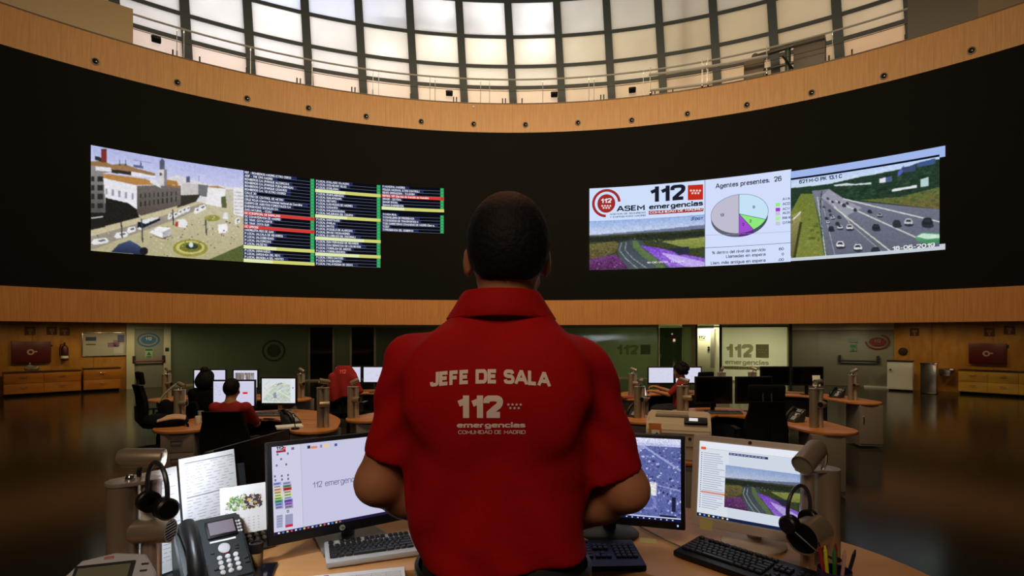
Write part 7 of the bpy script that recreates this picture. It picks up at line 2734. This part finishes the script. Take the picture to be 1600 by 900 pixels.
# collar: a folded band around the neck
b = MB()
n = 48
prof = [(.000, 1.560), (.004, 1.582), (.006, 1.590), (.012, 1.586), (.026, 1.562), (.040, 1.540), (.037, 1.536), (.020, 1.553), (.008, 1.57)]
vs, fs = [], []
for i in range(n):
    a = 2 * pi * i / n
    cx, sy = cos(a), sin(a)
    front = max(0, sy)
    for (off, z) in prof:
        rx = .067 + off * (.85 + .3 * abs(cx)); ry = .070 + off * .7
        zz = z - front * .045 - (abs(cx) ** 2) * (off * .22)
        vs.append((-.009 + rx * cx, -.014 + ry * sy, zz))
m_ = len(prof)
for i in range(n):
    j = (i + 1) % n
    for k in range(m_):
        k2 = (k + 1) % m_
        fs.append((i * m_ + k, j * m_ + k, j * m_ + k2, i * m_ + k2))
b.raw(vs, fs)
col_ = b.build('collar', m_red_polo_dk, shirt, angle=60)
# hair: close-cropped cap, thinner at the crown
s = SDF((-.11, -.14, 1.57), (.12, .13, 1.82), .005)
s.ell((.005, 0, 1.69), (.0815, .102, .104), 0)
s.ell((.005, -.012, 1.704), (.0805, .089, .083), .015)
s.ell((.005, -.032, 1.675), (.0785, .0785, .089), .02)
s.warp(lambda x, y, z: .0012 * np.sin(x * 400) * np.sin(z * 380 + y * 300))
s.cut(lambda x, y, z: np.interp(y, [-.12, -.06, -.02, .02, .05, .09, .12], [1.608, 1.606, 1.632, 1.655, 1.69, 1.745, 1.77]) + .10 * np.clip(np.abs(x - .005) - .045, 0, 1) * (y < -.02) - z)
m_scalp = M('hair_thinning', (18, 13, 11), .7, scale=90, var=.5, bump=.4, spec=.25)
nt = m_scalp.node_tree
bs = nt.nodes['Principled BSDF']
tc = nt.nodes.new('ShaderNodeTexCoord'); mp = nt.nodes.new('ShaderNodeVectorMath'); mp.operation = 'DISTANCE'
nt.links.new(tc.outputs['Object'], mp.inputs[0]); mp.inputs[1].default_value = (.003, -.03, 1.80)
rp = nt.nodes.new('ShaderNodeMapRange'); rp.inputs[1].default_value = .03; rp.inputs[2].default_value = .085; rp.inputs[3].default_value = .32; rp.inputs[4].default_value = 0
nt.links.new(mp.outputs['Value'], rp.inputs[0])
mx = nt.nodes.new('ShaderNodeMix'); mx.data_type = 'RGBA'
nt.links.new(rp.outputs[0], mx.inputs[0])
old = bs.inputs['Base Color'].links[0].from_socket
nt.links.new(old, mx.inputs[6]); mx.inputs[7].default_value = lin((130, 78, 52)) + [1]
nt.links.new(mx.outputs[2], bs.inputs['Base Color'])
s.build('hair', m_scalp, man)
# eyes
for sx in (-1, 1):
    b = MB(); b.ell((.005 + sx * .03, .081, 1.654), (.0115, .0115, .0095), 16); b.build('eye', m_white, man)
# trousers, belt, shoes
s = SDF((-.30, -.22, .05), (.30, .22, 1.08), .011)
s.loft([(.84, -.175, .17, -.135, .13), (.95, -.182, .172, -.132, .135), (1.0, -.176, .166, -.116, .134), (1.05, -.172, .160, -.108, .128)], 0)
for sx in (-1, 1):
    s.cone((sx * .09 - .005, -.005, .88), (sx * .105, .015, .50), .105, .082, .03); s.cone((sx * .105, .015, .50), (sx * .11, -.008, .09), .08, .068, .02)
s.cut(lambda x, y, z: .075 - z)
s.build('trousers', m_trouser, man)
b = MB()
vs, fs = [], []
for i in range(40):
    a = 2 * pi * i / 40
    for (g, z) in ((.004, .988), (.012, .99), (.012, 1.026), (.004, 1.028)):
        ca, sa = cos(a), sin(a)
        rx, ry = .172 + g, .125 + g
        e = (abs(ca) ** 2.4 + abs(sa) ** 2.4) ** (-1 / 2.4)
        vs.append((-.005 + rx * ca * e, .008 + ry * sa * e, z))
for i in range(40):
    j = (i + 1) % 40
    for k in range(4):
        fs.append((i * 4 + k, j * 4 + k, j * 4 + (k + 1) % 4, i * 4 + (k + 1) % 4))
b.raw(vs, fs); b.build('belt', m_shoe, man)
b = MB(); b.box((-.006, -.136, .965), (.085, .02, .12), .008); b.build('back_pouch', M('khaki_canvas', (146, 116, 84), .8), man)
for sx in (-1, 1):
    s = SDF((sx * .12 - .1, -.12, -.01), (sx * .12 + .1, .26, .14), .009)
    s.cone((sx * .11, -.045, .045), (sx * .128, .16, .035), .05, .042, .02); s.cone((sx * .11, -.02, .05), (sx * .11, -.015, .11), .055, .052, .02)
    s.cut(lambda x, y, z: .003 - z)
    s.build('shoe', m_shoe, man)

# lettering printed on the back: flat text wrapped onto the shirt
from mathutils.bvhtree import BVHTree
BV = BVHTree.FromPolygons([v.co.copy() for v in shirt.data.vertices], [tuple(p.vertices) for p in shirt.data.polygons])


def shirt_px(x, y):
    """local point on the shirt hit by the line through photograph pixel x, y (used for spacing the print)"""
    e = Vector((0, 0, EYE)) - Vector((MX, MY, MZ))
    h = BV.ray_cast(e, Vector(((x - 800) / F, 1, -(y - HORIZON) / F)).normalized())
    return h[0]


def print_text(name, s_, x0, x1, yb, cap, bold, arch=0.0):
    """text between shirt positions seen at pixels x0..x1 with baseline yb and cap height cap (pixels)"""
    v, f = text2d(s_, bold, 2)
    w_ = v[:, 0].max()
    bm = bmesh.new()
    vv = [bm.verts.new((p[0] / w_, p[1] / .7, 0)) for p in v]
    for q_ in f:
        try:
            bm.faces.new([vv[i] for i in q_])
        except ValueError:
            pass
    bmesh.ops.triangulate(bm, faces=bm.faces)
    for _ in range(2):
        bmesh.ops.subdivide_edges(bm, edges=[e for e in bm.edges if e.calc_length() > .05], cuts=1)
        bmesh.ops.triangulate(bm, faces=[fc for fc in bm.faces if len(fc.verts) > 3])
    A = shirt_px(x0, yb); Bq = shirt_px(x1, yb)
    X0, X1, Z0 = A.x, Bq.x, (A.z + Bq.z) / 2
    sc_ = cap * (MY - .13) / F
    for vt_ in bm.verts:
        t_, h_ = vt_.co.x, vt_.co.y
        x = X0 + (X1 - X0) * t_
        z = Z0 + h_ * sc_ + arch * (1 - (2 * t_ - 1) ** 2)
        h = BV.ray_cast(Vector((x, -1, z)), Vector((0, 1, 0)))
        y = h[0].y - .0009 if h[0] else -.13
        vt_.co = (x, y, z)
    me = bpy.data.meshes.new(name)
    bm.to_mesh(me); bm.free()
    me.materials.append(m_print)
    o = bpy.data.objects.new(name, me); COL.objects.link(o); o.parent = shirt
    return o


print_text('printed_title', 'JEFE DE SALA', 672, 861, 604.5, 22, .045, .0065)
print_text('printed_number', '112', 712, 786, 653, 35, .05)
print_text('printed_word', 'emergencias', 714, 821, 668, 8.5, .035)
print_text('printed_word', 'COMUNIDAD DE MADRID', 716, 821, 678, 6.0, .012)
b = MB()
for n_, yy in ((4, 632), (3, 637.5)):
    for i in range(n_):
        xx = 804 + (i - (n_ - 1) / 2) * 6.4
        p = shirt_px(xx, yy)
        s_ = .0030
        pts = []
        for q_ in range(10):
            x = p.x + s_ * (1 if q_ % 2 == 0 else .45) * sin(pi * q_ / 5); z = p.z + s_ * (1 if q_ % 2 == 0 else .45) * cos(pi * q_ / 5)
            pts.append((x, BV.ray_cast(Vector((x, -1, z)), Vector((0, 1, 0)))[0].y - .0018, z))
        b.raw(pts, [tuple(range(10))])
b.build('printed_star', m_print, shirt)


# ---------------------------------------------------------------- seated people
def seated(label, loc, rz, top, hair, skin, hairstyle, arms='desk', h=.014, lean=0.0):
    o = thing('person', label, 'person', loc, rz)
    H0 = Vector((0, lean, 0))
    hc = Vector((0, .0 + lean, 1.235))
    s = SDF((-.42, -.36, -.02), (.42, .78, 1.40), h)
    s.ell(hc + Vector((0, 0, .02)), (.075, .094, .095), 0); s.ell(hc + Vector((0, -.025, .01)), (.072, .07, .08), .02); s.ell(hc + Vector((0, .035, -.055)), (.055, .062, .078), .03)
    face(s, hc - Vector((0, 0, .01)))
    for sx in (-1, 1):
        s.ell(hc + Vector((sx * .078, 0, -.01)), (.012, .022, .032), .008)
    s.cone(hc + Vector((0, -.015, -.05)), (0, -.035 + lean, 1.08), .052, .058, .03)
    TO = [(.50, -.16, .16, -.13, .12), (.62, -.16, .16, -.12, .12), (.75, -.155, .155, -.11, .11), (.9, -.17, .17, -.12, .10), (1.0, -.165, .165, -.11, .07), (1.05, -.12, .12, -.09, .04), (1.09, -.06, .06, -.07, .02)]
    TO = [(z, a, b_, c_ + lean * (z - .5) * 1.6, d_ + lean * (z - .5) * 1.6) for z, a, b_, c_, d_ in TO]
    s.loft(TO, .03, p=2.2)
    J = {}
    for sx in (-1, 1):
        sh = Vector((sx * .175, -.03 + lean, 1.01))
        if arms == 'desk':
            el = Vector((sx * .24, .12 + lean, .80)); wr = Vector((sx * .13, .40 + lean, .81)); dr2 = Vector((-sx * .2, 1, 0))
        else:
            el = Vector((sx * .22, .16 + lean, .82)); wr = Vector((sx * .10, .44 + lean, .86 + (.06 if sx > 0 else 0))); dr2 = Vector((-sx * .3, 1, .1))
        J[sx] = (sh, el, wr)
        s.cone(sh, el, .052, .042, .02); s.cone(el, wr, .041, .028, .02)
        hand(s, wr, dr2, Vector((-sx, 0, .3)))
        s.cone((sx * .09, 0, .54), (sx * .11, .43, .52), .085, .062, .03); s.cone((sx * .11, .43, .52), (sx * .11, .42, .10), .056, .04, .02); s.cone((sx * .11, .40, .05), (sx * .12, .58, .035), .04, .03, .02)
    s.build('body', skin, o)
    s = SDF((-.36, -.36, .46), (.36, .40, 1.14), h)
    s.loft([(z, a - .014, b_ + .014, c_ - .014, d_ + .014) for z, a, b_, c_, d_ in TO], 0, p=2.2)
    for sx in (-1, 1):
        sh, el, wr = J[sx]
        s.cone(sh, sh + (el - sh) * (.85 if arms != 'long' else 1), .072, .056, .035)
    s.cut(lambda x, y, z: .5 - z)
    s.build('shirt', top, o)
    s = SDF((-.3, -.22, .05), (.3, .6, .72), h)
    s.loft([(.46, -.17, .17, -.14, .13), (.6, -.17, .17, -.13, .13)], 0)
    for sx in (-1, 1):
        s.cone((sx * .09, 0, .55), (sx * .11, .43, .525), .1, .078, .03); s.cone((sx * .11, .43, .525), (sx * .11, .42, .1), .074, .06, .02)
    s.cut(lambda x, y, z: .08 - z)
    s.build('trousers', m_trouser, o)
    for sx in (-1, 1):
        b = MB(); b.ell((sx * .115, .49, .045), (.05, .14, .045), 16); b.build('shoe', m_shoe, o)
    s = SDF((-.22, -.28, 1.0), (.22, .26, 1.48), .010)
    if hairstyle == 'short':
        s.ell(hc + Vector((0, 0, .024)), (.084, .104, .103), 0); s.ell(hc + Vector((0, -.03, .005)), (.082, .082, .095), .02)
        c0 = hc
        s.cut(lambda x, y, z: c0.z + np.interp(y, [-.12, -.05, .0, .05, .1], [-.135, -.13, -.06, .02, .07]) - z)
    elif hairstyle == 'bun':
        s.ell(hc + Vector((0, -.005, .02)), (.105, .12, .11), 0); s.ell(hc + Vector((0, -.05, -.05)), (.135, .10, .13), .03); s.ell(hc + Vector((0, -.05, .12)), (.058, .058, .05), .015)
        c0 = hc
        s.cut(lambda x, y, z: c0.z + np.interp(y, [-.14, -.02, .03, .08, .11], [-.18, -.16, -.06, .03, .07]) - z)
    else:
        rr = np.random.default_rng(4)
        s.ell(hc + Vector((0, -.01, .03)), (.12, .13, .115), 0)
        for k in range(150):
            v_ = rr.normal(size=3); v_ /= np.linalg.norm(v_)
            if v_[1] > .55 or v_[2] < -.75:
                continue
            p = np.array(hc) + np.array([0, -.01, .03]) + v_ * np.array([.125, .13, .12])
            s.ell(p, [rr.uniform(.016, .028)] * 3, .006)
        c0 = hc
        s.cut(lambda x, y, z: c0.z + np.interp(y, [-.16, -.02, .04, .09, .12], [-.14, -.10, -.03, .04, .07]) - z)
    s.build('hair', hair, o, relax=0)
    return o


m_red_far = M('red_shirt_far', (136, 9, 14), .85, scale=40)
seated('person in a red shirt seated at the left desk, seen from behind', (-3.32, 6.52, 0), .03, m_red_far, m_hair2, m_skin, 'short')
seated('person in dark clothes with hair tied up, seated at the rear left', (-4.50, 8.1, 0), .05, m_dark_top, m_hair2, m_skin2, 'bun')
seated('person with curly dark hair in a red shirt, turned to the left, rear right', (2.98, 9.75, 0), 1.15, m_red_far, m_hair2, m_skin, 'curly', 'hold')
# white stripe of the hooded top
o = thing('shoulder_bag', 'dark bag with a pale strap hanging on the chair of the person in dark clothes', 'bag', (-4.70, 7.47, .90), .2)
s = SDF((-.16, -.1, -.25), (.16, .1, .15), .014)
s.ell((0, 0, -.05), (.1, .06, .15), .02); s.ell((.02, 0, -.12), (.11, .07, .08), .03)
s.build('pouch', m_fabric, o)
b = MB(); b.tube([(-.08, 0, .05), (-.03, 0, .15), (.05, .03, .24), (.12, .05, .30)], .012, 8); b.build('strap', M('pale_strap', (150, 160, 140), .7), o)
# red jacket hung over a chair
o = thing('red_jacket', 'red jacket with pale 112 lettering hung over an office chair', 'jacket', (-2.9, 9.48, 0), 0)
s = SDF((-.36, -.24, .55), (.36, .30, 1.42), .013)
s.loft([(.72, -.30, .27, -.10, .06), (.85, -.29, .27, -.11, .1), (.98, -.26, .26, -.11, .12), (1.1, -.23, .25, -.10, .12), (1.2, -.19, .21, -.09, .12), (1.28, -.15, .16, -.07, .10), (1.335, -.11, .11, -.05, .08)], 0, p=2.6)
s.cone((-.19, -.04, 1.15), (-.27, -.04, .74), .06, .06, .03); s.cone((.2, -.04, 1.12), (.3, -.03, .9), .06, .055, .03)
s.warp(lambda x, y, z: .012 * np.sin(x * 34 + 4 * z) * np.clip((1.25 - z) / .3, 0, 1))
s.cut(lambda x, y, z: (.74 + .06 * np.sin(x * 9 + 1)) - z)
jk = s.build('shell', m_red_far, o, relax=2)
v, f = text2d('112', .04)
BJ = BVHTree.FromPolygons([q_.co.copy() for q_ in jk.data.vertices], [tuple(p.vertices) for p in jk.data.polygons])
pts = []
for p in v:
    x, z = -.05 + p[0] * .085, 1.205 + p[1] * .1
    hh = BJ.ray_cast(Vector((x, -1, z)), Vector((0, 1, 0)))
    pts.append((x, (hh[0].y if hh[0] else -.1) - .008, z))
MB().raw(pts, f).build('lettering', M('coral_print', (226, 90, 80), .8), o)
